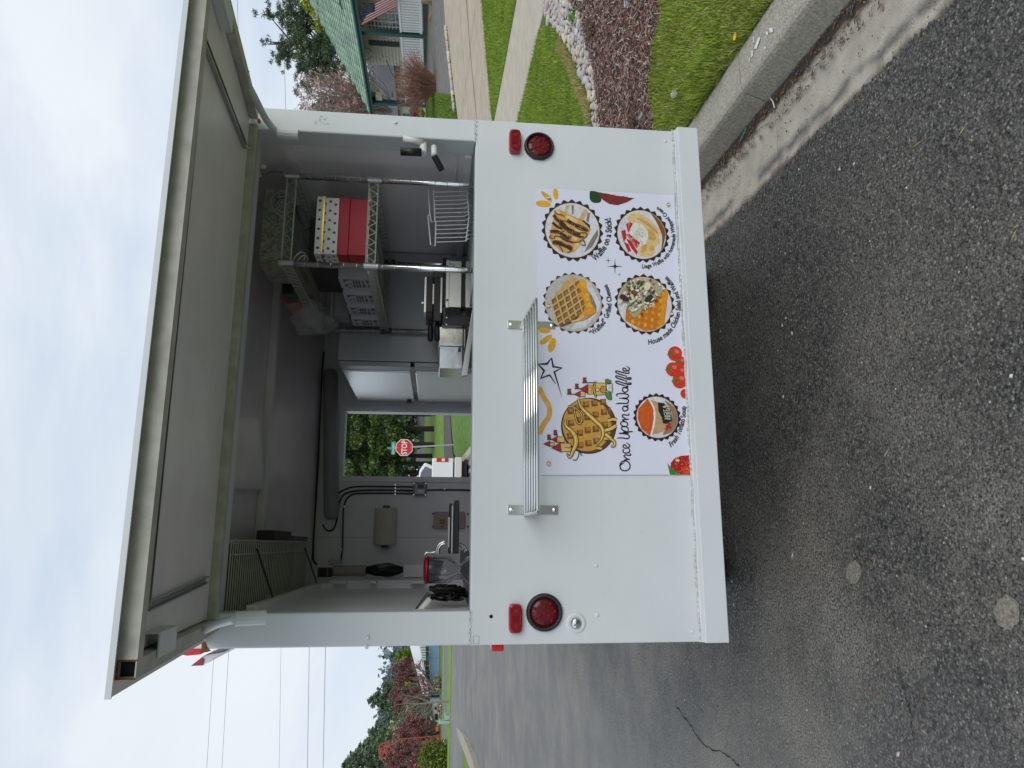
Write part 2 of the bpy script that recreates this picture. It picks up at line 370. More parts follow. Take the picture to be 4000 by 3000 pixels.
# roof edge, rusty corner and red side flap
pr_ = [oy('al', x, y, .02) for x, y in ((745, 1160), (985, 1000), (1000, 1040), (975, 1165), (850, 1178))]
b = MB(); b.prism(pr_, (0, .10, 0)); part(b, 'roof_corner', REDPAINT)
pr_ = [oy('al', x, y, .05) for x, y in ((1005, 1180), (1215, 1140), (1000, 1275), (882, 1280))]
b = MB(); b.prism(pr_, (0, 1.6, 0)); part(b, 'side_flap', AWNIN)
pr_ = [oy('al', x, y, .046) for x, y in ((880, 1280), (990, 1195), (1015, 1215), (1000, 1275))]
b = MB(); b.prism(pr_, (0, .003, 0)); part(b, 'flap_edge', mat('faded_red_paint', (.33, .05, .07), .6, var=.4, vs=40))
b = MB(); b.poly([oy('al', x, y, .0005) for x, y in ((990, 1010), (1030, 1050), (1050, 1100), (1085, 1128), (1050, 1140), (985, 1150))]); part(b, 'rust_stain', RUST)
b = MB(); b.poly([oy('al', x, y, .001) for x, y in ((1120, 905), (1160, 900), (1150, 925), (1125, 930))]); part(b, 'rust_stain', RUST)
b = MB(); b.poly([oy('aw', x, y, .0005) for x, y in ((1330, 1020), (1362, 1030), (1370, 1060), (1345, 1065))]); part(b, 'rust_stain', RUST)
b = MB(); b.box(-1.0025, -.985, .0012, .03, 2.21, 2.31); part(b, 'blue_tape', mat('blue_tape', (.12, .25, .42), .6)) if False else None

# ---- lights on the rear
def tail_light(c, x, y, rr, lr):
    o = oy(c, x, y); e = oy(c, x+rr, y); r = (o-e).length; l = r*lr/rr
    b = MB(); b.lathe([(r*.99, 0), (r, -.004), (r*.98, -.012), (r*.86, -.020), (l*1.06, -.013), (l*1.0, -.002)], o, (0, 1, 0), 40, False); g = part(b, 'tail_light', RUBBER, smooth=True)
    b = MB(); b.lathe([(l*1.02, -.006), (l*.97, -.0115), (l*.6, -.0125), (.0005, -.0128)], o, (0, 1, 0), 36, False); part(b, 'lens', REDLENS, g, smooth=True)
    for k in range(11):
        rad = l*(.0 if k == 0 else .42 if k < 4 else .78); an = (0 if k == 0 else (k-1)*2*math.pi/3 if k < 4 else (k-4)*2*math.pi/7+.3)
        p = o+Vector((math.cos(an)*rad, -.0115, math.sin(an)*rad))
        b = MB(); b.lathe([(.0065, 0), (.0058, -.003), (.003, -.0048), (.0004, -.005)], p, (0, 1, 0), 12, False); part(b, 'bulb', BULB, g, smooth=True)
    b = MB()
    for k in range(9):
        a0 = k*.7+rng.random()*.2; pts = [o+Vector((math.cos(a0+t*.07)*r*1.01, -.0012, math.sin(a0+t*.07)*r*1.01)) for t in range(6)]
        b.tube(pts, .0018, 5)
    part(b, 'chipped_paint', PAINT, g)
def marker_light(c, x0, x1, y0, y1):
    p = oy(c, x0, y0); q = oy(c, x1, y1); xa, xb = sorted((p.x, q.x)); za, zb = sorted((p.z, q.z))
    b = MB(); n = 20; pts = []
    w, h = (xb-xa)/2, (zb-za)/2; cxm, czm = (xa+xb)/2, (za+zb)/2
    def rrect(k): return [Vector((cxm+math.copysign(abs(math.cos(t))**.45, math.cos(t))*w*k, 0, czm+math.copysign(abs(math.sin(t))**.45, math.sin(t))*h*k)) for t in [2*math.pi*i/28 for i in range(28)]]
    vs = []; L = [(1, -.001), (1, -.016), (.96, -.023), (.8, -.027)]
    for k, y in L: vs += [v+Vector((0, y, 0)) for v in rrect(k)]
    fs = [(i*28+k, i*28+(k+1) % 28, (i+1)*28+(k+1) % 28, (i+1)*28+k) for i in range(3) for k in range(28)]+[tuple(range(84, 112))]
    b.add(vs, fs); g = part(b, 'marker_light', MARKL, smooth=False)
    for sx in (-.5, .5):
        b = MB()
        for rr in (.9, .55): b.lathe([(h*rr*.8, -.0275), (h*rr*.8, -.0295), (h*rr*.65, -.0295), (h*rr*.65, -.0275)], (cxm+sx*w, 0, czm), (0, 1, 0), 20, False)
        part(b, 'lens_ring', BULB, g)
    b = MB()
    for k in range(-3, 4): b.box(cxm+k*w*.06-.0012, cxm+k*w*.06+.0012, -.0285, -.026, czm-h*.6, czm+h*.6)
    part(b, 'lens_rib', BULB, g)
tail_light('r1', 675, 1271, 128, 100); marker_light('r1', 412, 517, 1138, 1340)
tail_light('rb', 655, 1190, 143, 105); marker_light('rb', 372, 478, 1120, 1352)
p = oy('d', 1063, 1392); q = oy('d', 1090, 1392)
b = MB(); b.box(-1.026, -1.0005, .03, .09, q.z, p.z); part(b, 'side_marker_light', mat('bright_red_lens', (.62, .02, .03), .2), bevel=.005)
# lock, screws, hole, patch
o = oy('rb', 905, 1275); b = MB(); b.lathe([(.036, 0), (.034, -.003), (.020, -.005), (.019, -.001)], o, (0, 1, 0), 26, False); lk = part(b, 'door_lock', PAINT, smooth=True)
b = MB(); b.lathe([(.0175, -.003), (.017, -.010), (.012, -.0125), (.0005, -.013)], o, (0, 1, 0), 24, False); part(b, 'lock_cylinder', CHROME, lk, smooth=True)
b = MB(); b.box(-.013, .013, -.0145, -.0125, -.0014, .0014, Matrix.Translation(o) @ Matrix.Rotation(.9, 4, 'Y')); part(b, 'keyway', BLACK, lk)
for c, x, y in (('rb', 1062, 822), ('rb', 1070, 1210), ('rb', 1815, 1340), ('r1', 1767, 1220), ('i3', 1280, 1187), ('i3', 1272, 1264), ('p2', 1498, 962)):
    o = oy(c, x, y); b = MB(); b.lathe([(.0062, 0), (.0062, -.0025), (.0045, -.0045), (.0005, -.005)], o, (0, 1, 0), 10, False); part(b, 'screw', WHITEM)
o = oy('rb', 238, 1223); b = MB(); b.lathe([(.0065, -.0006), (.0002, -.0007)], o, (0, 1, 0), 14, False); part(b, 'drill_hole', mat('hole_black', (.005, .005, .005), .9))
q0, q1 = oy('rb', 97, 1375), oy('rb', 145, 1436); b = MB()
b.box(q1.x, q0.x, -.0012, -.0004, q1.z, q1.z+.0016); b.box(q1.x, q0.x, -.0012, -.0004, q0.z-.0016, q0.z); b.box(q1.x, q1.x+.0016, -.0012, -.0004, q1.z+.0016, q0.z-.0016); b.box(q0.x-.0016, q0.x, -.0012, -.0004, q1.z+.0016, q0.z-.0016)
part(b, 'patch_seam', mat('seam_grey', (.42, .41, .36), .8))
# serving shelf of tubes on two brackets
bl = oy('d', 1148, 1110); br = oy('d', 1128, 692)
sh = MB(); zc_ = oy('d', 1131, 900, -.012).z
SX0, SX1 = oy('d', 1131, 1111, -.01).x, oy('d', 1129, 692, -.01).x
shf = MB(); [shf.tube([(x, -.004, oy('d', 1133, 900, -.004).z), (x, -.252, oy('d', 1160, 900, -.25).z)], .006, 8) for x in (SX0-.002, SX1+.002)]; SHELF = part(shf, 'serving_shelf', STEEL, bevel=.001)
for k in range(6):
    y = -.026-k*.044; zk = oy('d', 1133.5+k*5.3, 900, y).z; b = MB(); b.tube([(SX0, y, zk), (SX1, y, zk)], .0058, 12); part(b, 'bar', CHROME, SHELF, smooth=True)
for xa in (SX0+.016, SX1-.016):
    z0, z1 = oy('rb', 762, 408).z, oy('rb', 367, 408).z
    b = MB(); b.box(xa-.016, xa+.016, -.0055, -.0015, z0, z1); b.box(xa-.016, xa+.016, -.06, -.0056, zc_-.025, zc_-.016); g = part(b, 'bracket', STEEL, SHELF, bevel=.001)
    for z in (z0+.013, z1-.013):
        b = MB(); b.lathe([(.0075, 0), (.007, -.003), (.0005, -.0045)], (xa, -.0055, z), (0, 1, 0), 12, False); part(b, 'screw', CHROME, g)

SMUDGE = mat('grey_smudge', (.50, .51, .50), .6, var=.2, vs=60)
for x, y, rx, ry in ((872, 965, 8, 14), (905, 945, 9, 16), (915, 915, 12, 8), (945, 935, 10, 12), (962, 972, 16, 6), (930, 972, 8, 5)):
    b = MB(); b.poly([oy('p2', x+rx*math.cos(t), y+ry*math.sin(t), .0012) for t in [k*math.pi/6 for k in range(12)]]); part(b, 'smudge', SMUDGE)
# ---- handles on the posts
def rod(pts, r, m, name, n=10): b = MB(); b.tube(pts, r, n); return part(b, name, m, smooth=True)
yl = .06
P_ = lambda x, y, X=.87: ox('p2', x, y, X)
hh = rod([P_(1560, 1090), P_(1712, 1122)], .013, WHITEM, 'latch_handle'); b = MB(); b.tube([P_(1715, 1130), P_(1715, 1205, .82)], .014, 10); part(b, 'latch_arm', WHITEM, hh)
b = MB(); b.tube([P_(1702, 1196, .82), P_(1538, 1190, .82)], .0155, 10); part(b, 'grip', BLACK, hh, smooth=True)
hh = rod([P_(1800, 1155), P_(1802, 1222, .82)], .012, WHITEM, 'latch_handle'); b = MB(); b.tube(spline([P_(1800, 1222, .82), P_(1830, 1275, .80), P_(1862, 1335, .78)], 4), .0125, 10); part(b, 'grip', BLACK, hh, smooth=True)
Q_ = lambda x, y, Y=.12: oy('cl', x, y, Y)
hh = rod([Q_(290, 1495), Q_(542, 1200)], .0125, WHITEM, 'latch_handle', 6); b = MB(); b.lathe([(.012, -.01), (.016, -.01), (.016, .01), (.012, .01)], Q_(296, 1488), (.6, 0, .8), 16, False); part(b, 'rusty_collar', RUST, hh)
b = MB(); b.tube([Q_(310, 1400, .2), Q_(520, 1110, .2)], .008, 8); part(b, 'cable', BLACK, hh)
hh = rod([Q_(516, 1500, .2), Q_(516, 1360, .2)], .0165, WHITEM, 'pin_holder', 12); b = MB(); b.lathe([(.0001, .03), (.008, .026), (.0125, .012), (.013, -.01)], Q_(516, 1345, .2), (0, 0, 1), 14, False); part(b, 'pin', mat('tan_rubber', (.42, .36, .29), .6), hh)

# ---- front wall fittings
def wl_(c, x, y, dy=-.01): return oy(c, x, y, YF+dy)
def cable(name, pts, r, m, parent=TR, k=6): b = MB(); b.tube(spline(pts, k), r, 7); return part(b, name, m, parent, smooth=True)
a, e = wl_('d', 714, 800, -.05), wl_('d', 716, 1122, -.05)
b = MB(); n = 10; d = (a-e).normalized(); r = .047
b.tube([e, e+d*.012, e+d*.04]+[a-d*.04, a-d*.012, a], [r*.55, r*.85, r, r, r*.85, r*.6], 20); part(b, 'light_tube', mat('grey_light_cover', (.30, .29, .31), .25), smooth=True)
CB = mat('conduit_black', (.03, .03, .033), .5)
for j, off in enumerate((0, 13, 26)):
    cable('conduit', [wl_('d', 700-off*.35, 760, -.03), wl_('d', 696-off*.3, 800, -.03), wl_('d', 693-off*.2, 850, -.02), wl_('d', 687-off*.2, 1000), wl_('d', 678-off*.2, 1150), wl_('d', 676-off*.2, 1210)], .006, CB)
z3 = lambda x, y: wl_('i2', x, y, -.012)
cable('conduit', [z3(880, 1540), z3(960, 1480), z3(1050, 1445), z3(1200, 1438), z3(1420, 1440), z3(1580, 1442)], .0055, CB)
cable('conduit', [wl_('i3', 925, 300), wl_('i3', 960, 345), wl_('i3', 1010, 335), wl_('i3', 1040, 250), wl_('i3', 1060, 120), wl_('i3', 1120, 50), wl_('i3', 1300, 30), wl_('i3', 1640, 33)], .0055, CB)
cable('conduit', [wl_('i3', 1065, 605), wl_('i3', 1080, 500), wl_('i3', 1085, 300), wl_('i3', 1095, 150), wl_('i3', 1140, 75), wl_('i3', 1250, 55), wl_('i3', 1640, 57)], .0055, CB)
cable('conduit', [z3(1690, 1470), z3(1850, 1467), z3(2080, 1470)], .0055, CB)
cable('conduit', [wl_('i3', 845, 0, -.03), wl_('i3', 850, 250), wl_('i3', 842, 490), wl_('i3', 855, 580), wl_('i3', 880, 615)], .006, CB)
p, q = z3(1582, 1412), z3(1693, 1520); b = MB(); b.box(min(p.x, q.x), max(p.x, q.x), YF-.05, YF-.001, min(p.z, q.z), max(p.z, q.z)); jb = part(b, 'junction_box', GREYPL, bevel=.006)
cxj, czj = (p.x+q.x)/2, (p.z+q.z)/2; hj = abs(p.z-q.z)/2; wj = abs(p.x-q.x)/2
b = MB(); b.box(cxj-wj*.8, cxj+wj*.8, YF-.054, YF-.051, czj-hj*.75, czj+hj*.75); part(b, 'cover', mat('clear_grey_cover', (.33, .33, .34), .2), jb, bevel=.003)
for sx in (-1, 1):
    b = MB(); b.box(cxj+sx*wj*.4-wj*.3, cxj+sx*wj*.4+wj*.3, YF-.058, YF-.0545, czj-hj*.6, czj+hj*.35); part(b, 'outlet', BLACK if sx > 0 else WHITEM, jb, bevel=.002)
    for sz in (-1, 1):
        b = MB(); b.cyl((cxj+sx*wj*.9, YF-.052, czj+sz*hj*.88), (cxj+sx*wj*.9, YF-.060, czj+sz*hj*.88), .004, n=8); part(b, 'screw', STEEL, jb)
for x, y in ((1425, 1424), (1425, 1452), (1425, 1478), (1425, 1505), (1850, 1460)):
    o = z3(x, y); b = MB(); b.box(o.x-.006, o.x+.006, YF-.0185, YF-.006, o.z-.003, o.z+.003); part(b, 'conduit_clip', STEEL)
for x, y in ((1075, 495), (842, 495), (1095, 158)):
    o = wl_('i3', x, y); b = MB(); b.box(o.x-.008, o.x+.008, YF-.0185, YF-.006, o.z-.003, o.z+.003); part(b, 'conduit_clip', STEEL)
b = MB(); o = wl_('i3', 970, 400); b.box(o.x-.0, o.x+.0015, YF-.0012, YF-.0002, 1.4, 2.3) ; part(b, 'wall_seam', mat('seam_dark', (.16, .16, .17), .7))
# breaker panel
p, q = wl_('pt', 1275, 200, -.004), wl_('pt', 1880, 530, -.004)
b = MB(); b.box(min(p.x, q.x), max(p.x, q.x), YF-.035, YF-.0005, min(p.z, q.z), max(p.z, q.z)); bp = part(b, 'breaker_panel', mat('tan_steel', (.40, .32, .28), .5, var=.12, vs=20), bevel=.003)
p, q = wl_('pt', 1390, 340, -.036), wl_('pt', 1500, 450, -.036); b = MB(); b.box(min(p.x, q.x), max(p.x, q.x), YF-.037, YF-.0355, min(p.z, q.z), max(p.z, q.z)); part(b, 'notice', mat('yellow_label', (.36, .25, .09), .6, var=.5, vs=120), bp)
b = MB(); o = wl_('pt', 1440, 490, -.036); b.cyl(o, o-Vector((0, .004, 0)), .006, n=10); part(b, 'catch', BLACK, bp)
for x in (1260, 1945):
    for y in (240, 490): b = MB(); o = wl_('pt', x, y, -.004); b.cyl(o, o-Vector((0, .008, 0)), .006, n=8); part(b, 'bolt', BLACK, bp)
# ================================================================== INSIDE THE TRAILER
def sub(mb, name, m, parent, **k): return mb.build(name, m, parent, **k)
SH_X0, SH_X1, SH_Y0, SH_Y1 = .455, .845, .25, 1.17
ZM = oy('i1', 1180, 700, SH_Y0).z; ZTOP = oy('i1', 455, 700, SH_Y0).z; ZLOW = 1.405
SHU = thing('wire_shelving_unit', 'chrome wire shelving unit with three shelves along the right inside wall', 'shelving unit', (.65, .7, ZLOW))
for x in (SH_X0, SH_X1):
    for y in (SH_Y0, SH_Y1):
        b = MB(); b.tube([(x, y, .725), (x, y, ZTOP+.02)], .0125, 12); p_ = sub(b, 'post', CHROME, SHU, smooth=True)
        b = MB()
        for k in range(28):
            z = .8+k*.052; b.lathe([(.0129, -.0012), (.0129, .0012)], (x, y, z), n=12, capped=False)
        sub(b, 'groove_rings', ALU, p_)['kind'] = 'stuff'
WIRE = mat('zinc_wire', (.46, .48, .42), .35, .25)
for z in (ZLOW, ZM, ZTOP):
    b = MB(); rw = .0032
    for dz in (0, -.038):
        for (xa, ya, xb, yb) in ((SH_X0, SH_Y0, SH_X1, SH_Y0), (SH_X0, SH_Y1, SH_X1, SH_Y1), (SH_X0, SH_Y0, SH_X0, SH_Y1), (SH_X1, SH_Y0, SH_X1, SH_Y1)):
            b.tube([(xa, ya, z+dz), (xb, yb, z+dz)], rw, 6)
    def zig(a, c, n):
        P = []
        for i in range(2*n+1):
            q = a.lerp(c, i/(2*n)); P.append((q.x, q.y, q.z-(.036 if i % 2 else .002)))
        b.tube(P, .0022, 5)
    for (xa, ya, xb, yb, n) in ((SH_X0, SH_Y0, SH_X1, SH_Y0, 9), (SH_X0, SH_Y0, SH_X0, SH_Y1, 21), (SH_X1, SH_Y0, SH_X1, SH_Y1, 21), (SH_X0, SH_Y1, SH_X1, SH_Y1, 9)):
        zig(Vector((xa, ya, z)), Vector((xb, yb, z)), n)
    n = 36
    for k in range(1, n): b.tube([(SH_X0, SH_Y0+(SH_Y1-SH_Y0)*k/n, z), (SH_X1, SH_Y0+(SH_Y1-SH_Y0)*k/n, z)], .0016, 4)
    for k in (1, 2, 3): x = SH_X0+(SH_X1-SH_X0)*k/4; b.tube([(x, SH_Y0, z-.004), (x, SH_Y1, z-.004)], .003, 5)
    s_ = sub(b, 'shelf', WIRE, SHU)
    for x in (SH_X0, SH_X1):
        for y in (SH_Y0, SH_Y1): b = MB(); b.lathe([(.0155, -.044), (.018, .006)], (x, y, z), n=12); b.lathe([(.0165, -.052), (.0165, -.045)], (x, y, z), n=12); sub(b, 'collar', ALU if y == SH_Y0 else BLACK, s_)
# polka dot box on the red one
yb_ = .29
p, q = oy('i1', 945, 385, yb_), oy('i1', 1146, 880, yb_); bx0, bx1 = q.x, p.x
zr0 = ZM+.004; zr1 = p.z; zd1 = oy('i1', 738, 600, yb_).z
REDC = mat('red_card', (.42, .012, .03), .5)
b = MB(); b.box(bx0, bx1, yb_, yb_+.15, zr0, zr0+(zr1-zr0)*.62); rb_ = b.build('red_box', REDC, None, bevel=.002, **tag('red cardboard box under the polka dot box on the middle wire shelf', 'box'))
b = MB(); b.box(bx0-.002, bx1+.002, yb_-.002, yb_+.152, zr0+(zr1-zr0)*.63, zr1-.001); sub(b, 'lid', REDC, rb_, bevel=.002)
WC = mat('white_card', (.76, .75, .73), .6)
b = MB(); b.box(bx0, bx1, yb_, yb_+.15, zr1, zd1-.036); db = b.build('polka_dot_box', WC, None, bevel=.002, **tag('white box with black polka dots and a gold ribbon, stacked on the red box', 'box'))
b = MB(); b.box(bx0-.003, bx1+.003, yb_-.003, yb_+.153, zd1-.035, zd1); lid = sub(b, 'lid', WC, db, bevel=.002)
b = MB(); b.box(bx0-.0035, bx1+.0035, yb_-.0045, yb_+.1545, zd1-.034, zd1-.027); sub(b, 'ribbon', mat('gold_ribbon', (.55, .38, .06), .3, .7), lid)
b = MB(); hgt = zd1-zr1; row = 0
z = zr1+.015
while z < zd1-.006:
    off = .013 if row % 2 else 0
    x = bx0+.012+off
    yy = yb_-.0006 if z < zd1-.036 else yb_-.0036
    if not (zd1-.068 < z < zd1-.05 and False):
        while x < bx1-.008:
            b.lathe([(.0062, 0), (.0001, -.0002)], (x, yy, z), (0, 1, 0), 12, False); x += .043 if False else .0425
        y = yb_+.02+off
        while y < yb_+.145:
            xx = bx0-.0006 if z < zd1-.036 else bx0-.0036
            b.lathe([(.0062, 0), (.0001, -.0002)], (xx, y, z), (1, 0, 0), 12, False); y += .0425
    z += .0215; row += 1
sub(b, 'polka_dots', BLACK, db)
# printed cartons
GR = mat('print_grey', (.12, .12, .125), .7)
CART = mat('carton_white', (.55, .55, .58), .6)
def carton(x, y0, y1, z0, z1, label, kind):
    b = MB(); b.box(x, x+.17, y0, y1, z0, z1); o = b.build('utensil_carton', CART, None, bevel=.0015, **tag(label, 'carton', 'printed white cartons on the middle wire shelf'))
    w, h = y1-y0, z1-z0
    def F(a, c): return Vector((x-.0006, y1-a*w, z1-c*h))   # a from the far edge, c down from the top
    b = MB()
    b.poly([F(.92, .12), F(.92, .42), F(.80, .22), F(.55, .12)])
    for cz, r in ((.26, .17),):
        ring = [F(.30+math.cos(t)*r*.9, cz+math.sin(t)*r*w/h*.9) for t in [2*math.pi*i/18 for i in range(18)]]; ri = [F(.30+math.cos(t)*r*.62, cz+.02+math.sin(t)*r*w/h*.62) for t in [2*math.pi*i/18 for i in range(18)]]
        for i in range(18): b.quad(ring[i], ring[(i+1) % 18], ri[(i+1) % 18], ri[i])
    for k in range(3):
        for a0, a1 in ((.15, .45), (.5, .85)): b.quad(F(a0, .40+k*.08), F(a1, .40+k*.08), F(a1, .455+k*.08), F(a0, .455+k*.08))
    # cutlery picture
    b.poly([F(.3+math.cos(t)*.13, .70+math.sin(t)*.05) for t in [2*math.pi*i/14 for i in range(14)]])
    b.quad(F(.40, .69), F(.85, .675), F(.85, .72), F(.40, .715))
    if kind == 1: b.quad(F(.1, .66), F(.25, .66), F(.25, .74), F(.1, .74))
    b.quad(F(.62, .80), F(.9, .80), F(.9, .93), F(.62, .93))
    for k in range(3): b.quad(F(.15, .82+k*.04), F(.5, .82+k*.04), F(.5, .84+k*.04), F(.15, .84+k*.04))
    sub(b, 'print', GR, o)
ZS = ZM+.004
carton(.530, .60, .735, ZS, ZS+.155, 'printed white utensil carton nearest the polka dot box on the middle shelf', 0)
carton(.505, .745, .87, ZS, ZS+.150, 'second printed white utensil carton behind the polka dot box', 0)
carton(.485, .88, 1.0, ZS, ZS+.145, 'third printed white utensil carton along the middle wire shelf', 1)
carton(.465, 1.01, 1.13, ZS, ZS+.14, 'farthest printed white utensil carton, beside the far shelf post', 0)
b = MB(); b.box(.60, .83, .62, 1.0, ZS+.16, ZS+.30); b.build('dark_carton', mat('dark_card', (.07, .065, .065), .7), None, bevel=.002, **tag('plain dark carton lying behind the printed utensil cartons', 'carton'))
b = MB(); b.box(.48, .66, 1.0, 1.14, ZS+.15, ZS+.23); o = b.build('clear_tub', mat('cloudy_plastic', (.42, .42, .42), .25, alpha=.7), None, bevel=.008, **tag('cloudy clear plastic tub stacked on the farthest utensil carton', 'tub'))
b = MB(); b.box(.475, .665, .995, 1.145, ZS+.231, ZS+.243); sub(b, 'lid', mat('tub_lid', (.40, .40, .40), .4), o, bevel=.004)
# top shelf
FLO = mat('floral_print', (.20, .19, .10), .6)
def floral(m):
    t = m.node_tree; b_ = t.nodes['Principled BSDF']; tcn = t.nodes.new('ShaderNodeTexCoord')
    v = t.nodes.new('ShaderNodeTexVoronoi'); v.inputs['Scale'].default_value = 34; n = t.nodes.new('ShaderNodeTexNoise'); n.inputs['Scale'].default_value = 9; n.inputs['Detail'].default_value = 8; n.inputs['Distortion'].default_value = 2.2
    rp = t.nodes.new('ShaderNodeValToRGB'); e = rp.color_ramp.elements; e[0].position = .30; e[0].color = (.05, .055, .06, 1); e[1].position = .74; e[1].color = (.42, .32, .12, 1)
    for po, c in ((.40, (.30, .32, .29, 1)), (.47, (.12, .13, .14, 1)), (.55, (.38, .37, .32, 1)), (.62, (.20, .17, .13, 1))): x = rp.color_ramp.elements.new(po); x.color = c
    t.links.new(tcn.outputs['Object'], n.inputs[0]); t.links.new(n.outputs[0], rp.inputs[0]); t.links.new(rp.outputs[0], b_.inputs['Base Color'])
floral(FLO)
ZTS = ZTOP+.004
b = MB(); b.box(SH_X0+.01, SH_X1-.05, .28, .52, ZTS, 2.292); b.build('floral_box', FLO, None, bevel=.003, **tag('flower patterned storage box at the near end of the top wire shelf', 'box'))
b = MB(); b.box(SH_X0-.03, SH_X0+.05, .54, .66, ZTS, ZTS+.05); b.build('black_tray', BLACK, None, bevel=.004, **tag('black tray overhanging the top wire shelf beside the floral box', 'tray'))
TERRA = mat('kraft_cup', (.36, .19, .12), .7, var=.15, vs=40)
CUPS = thing('cup_sleeve_bag', 'sleeves of brown striped cups in a clear bag hanging over the top shelf edge', 'bag of cups', (SH_X0, .8, ZTS))
for j in range(3):
    b = MB(); c0 = Vector((SH_X0+.01+j*.075, .69, ZTS+.05)); prof = []
    for k in range(9): prof += [(.040, k*.02), (.036, k*.02+.004), (.037, k*.02+.017)]
    b.lathe(prof, c0, (-.05, 1, -.1), 16); sub(b, 'cup_stack', TERRA, CUPS)
BAG = mat('clear_bag', (.55, .56, .57), .18, alpha=.42, bump=.9, bs=26)
def blob(c, rx, ry, rz, seed, amp=.22, nu=26, nv=16, ax=None):
    r_ = np.random.default_rng(seed); ph = r_.uniform(0, 6.28, (6, 3)); fr = r_.integers(2, 6, (6, 2)); V = []; F = []
    for i in range(nv+1):
        th = math.pi*i/nv
        for k in range(nu):
            a = 2*math.pi*k/nu; s = 1+amp*.6*sum(math.sin(fr[j, 0]*a+ph[j, 0])*math.sin(fr[j, 1]*th+ph[j, 1]) for j in range(6))/2.4
            V.append((c[0]+rx*s*math.sin(th)*math.cos(a), c[1]+ry*s*math.sin(th)*math.sin(a), c[2]+rz*s*math.cos(th)))
    for i in range(nv):
        for k in range(nu): F.append((i*nu+k, i*nu+(k+1) % nu, (i+1)*nu+(k+1) % nu, (i+1)*nu+k))
    return V, F
b = MB(); b.add(*blob((SH_X0+.0, .93, ZTS+.0), .085, .16, .085, 5, .3)); b.add(*blob((SH_X0+.02, 1.08, ZTS-.02), .075, .12, .10, 6, .35)); sub(b, 'bag', BAG, CUPS, smooth=True)
HK = mat('hook_wire', (.62, .62, .60), .3, .6)
for k, y in enumerate((.30, .36)):
    x = .50+k*.01; z = ZTOP-.04; b = MB(); q_ = lambda a, c: (x+a*.55, y, z+c*.6)
    b.tube(spline([q_(-.03, 0), q_(0, -.002), q_(.04, -.03), q_(.05, -.055), q_(.03, -.075), q_(0, -.07), q_(-.035, -.055)], 5), .0022, 6)
    b.build('wire_hook', HK, None, **tag(['bent wire hook nearer the front under the top wire shelf', 'bent wire hook farther back under the top wire shelf'][k], 'hook', 'wire hooks under the top shelf'))
cable_m = mat('grey_cord', (.25, .25, .25), .5)
o = thing('extension_cord', 'grey extension cord with its plug hanging off the top wire shelf', 'extension cord', (.8, .3, 2.2))
b = MB(); Pc = [oy('i1', x, y, .30) for x, y in ((225, 250), (300, 180), (380, 150), (440, 165), (510, 230), (560, 330), (575, 400), (590, 460))]; b.tube(spline(Pc, 6), .0055, 7); sub(b, 'cord', cable_m, o, smooth=True)
b = MB(); p0, p1 = oy('i1', 585, 455, .30), oy('i1', 640, 600, .30); b.tube([p0, p0.lerp(p1, .2), p0.lerp(p1, .7), p1], [.012, .018, .02, .014], 10); b.tube([p1, oy('i1', 665, 650, .30)], .012, 8); sub(b, 'plug', mat('dark_grey_plastic', (.07, .07, .07), .5), o)
o = thing('hanging_tag', 'small white printed tag on a white string by the awning edge', 'tag', oy('aw', 1380, 1450, .14))
b = MB(); b.tube(spline([oz('aw', 1240, 1275, 2.262), oy('aw', 1320, 1290, .02), oy('aw', 1360, 1370, .1), oy('aw', 1385, 1430, .14)], 6), .0018, 5); sub(b, 'string', WHITEM, o)
b = MB(); b.poly([oy('aw', x, y, .14) for x, y in ((1335, 1475), (1352, 1468), (1380, 1525), (1340, 1537))]); sub(b, 'paper', WHITEM, o)
b = MB(); b.poly([oy('aw', x, y, .138) for x, y in ((1348, 1508), (1360, 1508), (1360, 1520), (1348, 1520))]); b.poly([oy('aw', x, y, .138) for x, y in ((1343, 1490), (1358, 1484), (1360, 1490), (1345, 1497))]); sub(b, 'print', BLACK, o)
b = MB(); b.add(*blob(oy('aw', 1385, 1440, .14), .01, .01, .012, 3)); sub(b, 'knot', WHITEM, o)
# white wire rack
RK = thing('dish_rack', 'white wire dish rack standing behind the near shelf posts', 'dish rack', oy('i1', 2080, 550, .35))
b = MB(); yy = .34; rk = lambda x, y, d=0: oy('i1', x, y, yy+d)
wires = []
for k in range(13):
    t = k/12; y = 335+t*430; b.tube([rk(1760+t*20, y), rk(2020+(k % 3)*12, y-8), rk(2060, y-30), rk(2095, y-25, .03)], .0022, 5)
sub(b, 'rack_wires', WHITEM, RK)
b = MB(); b.tube([rk(1712, 318), rk(1722, 520), rk(1708, 540), rk(1730, 790), rk(1770, 798), rk(1776, 590), rk(1735, 590), rk(1725, 525)], .003, 6); b.tube([rk(1755, 318), rk(1768, 590)], .003, 6); b.tube([rk(2045, 330), rk(2062, 545), rk(2035, 760)], .003, 6); sub(b, 'rack_frame', WHITEM, RK)
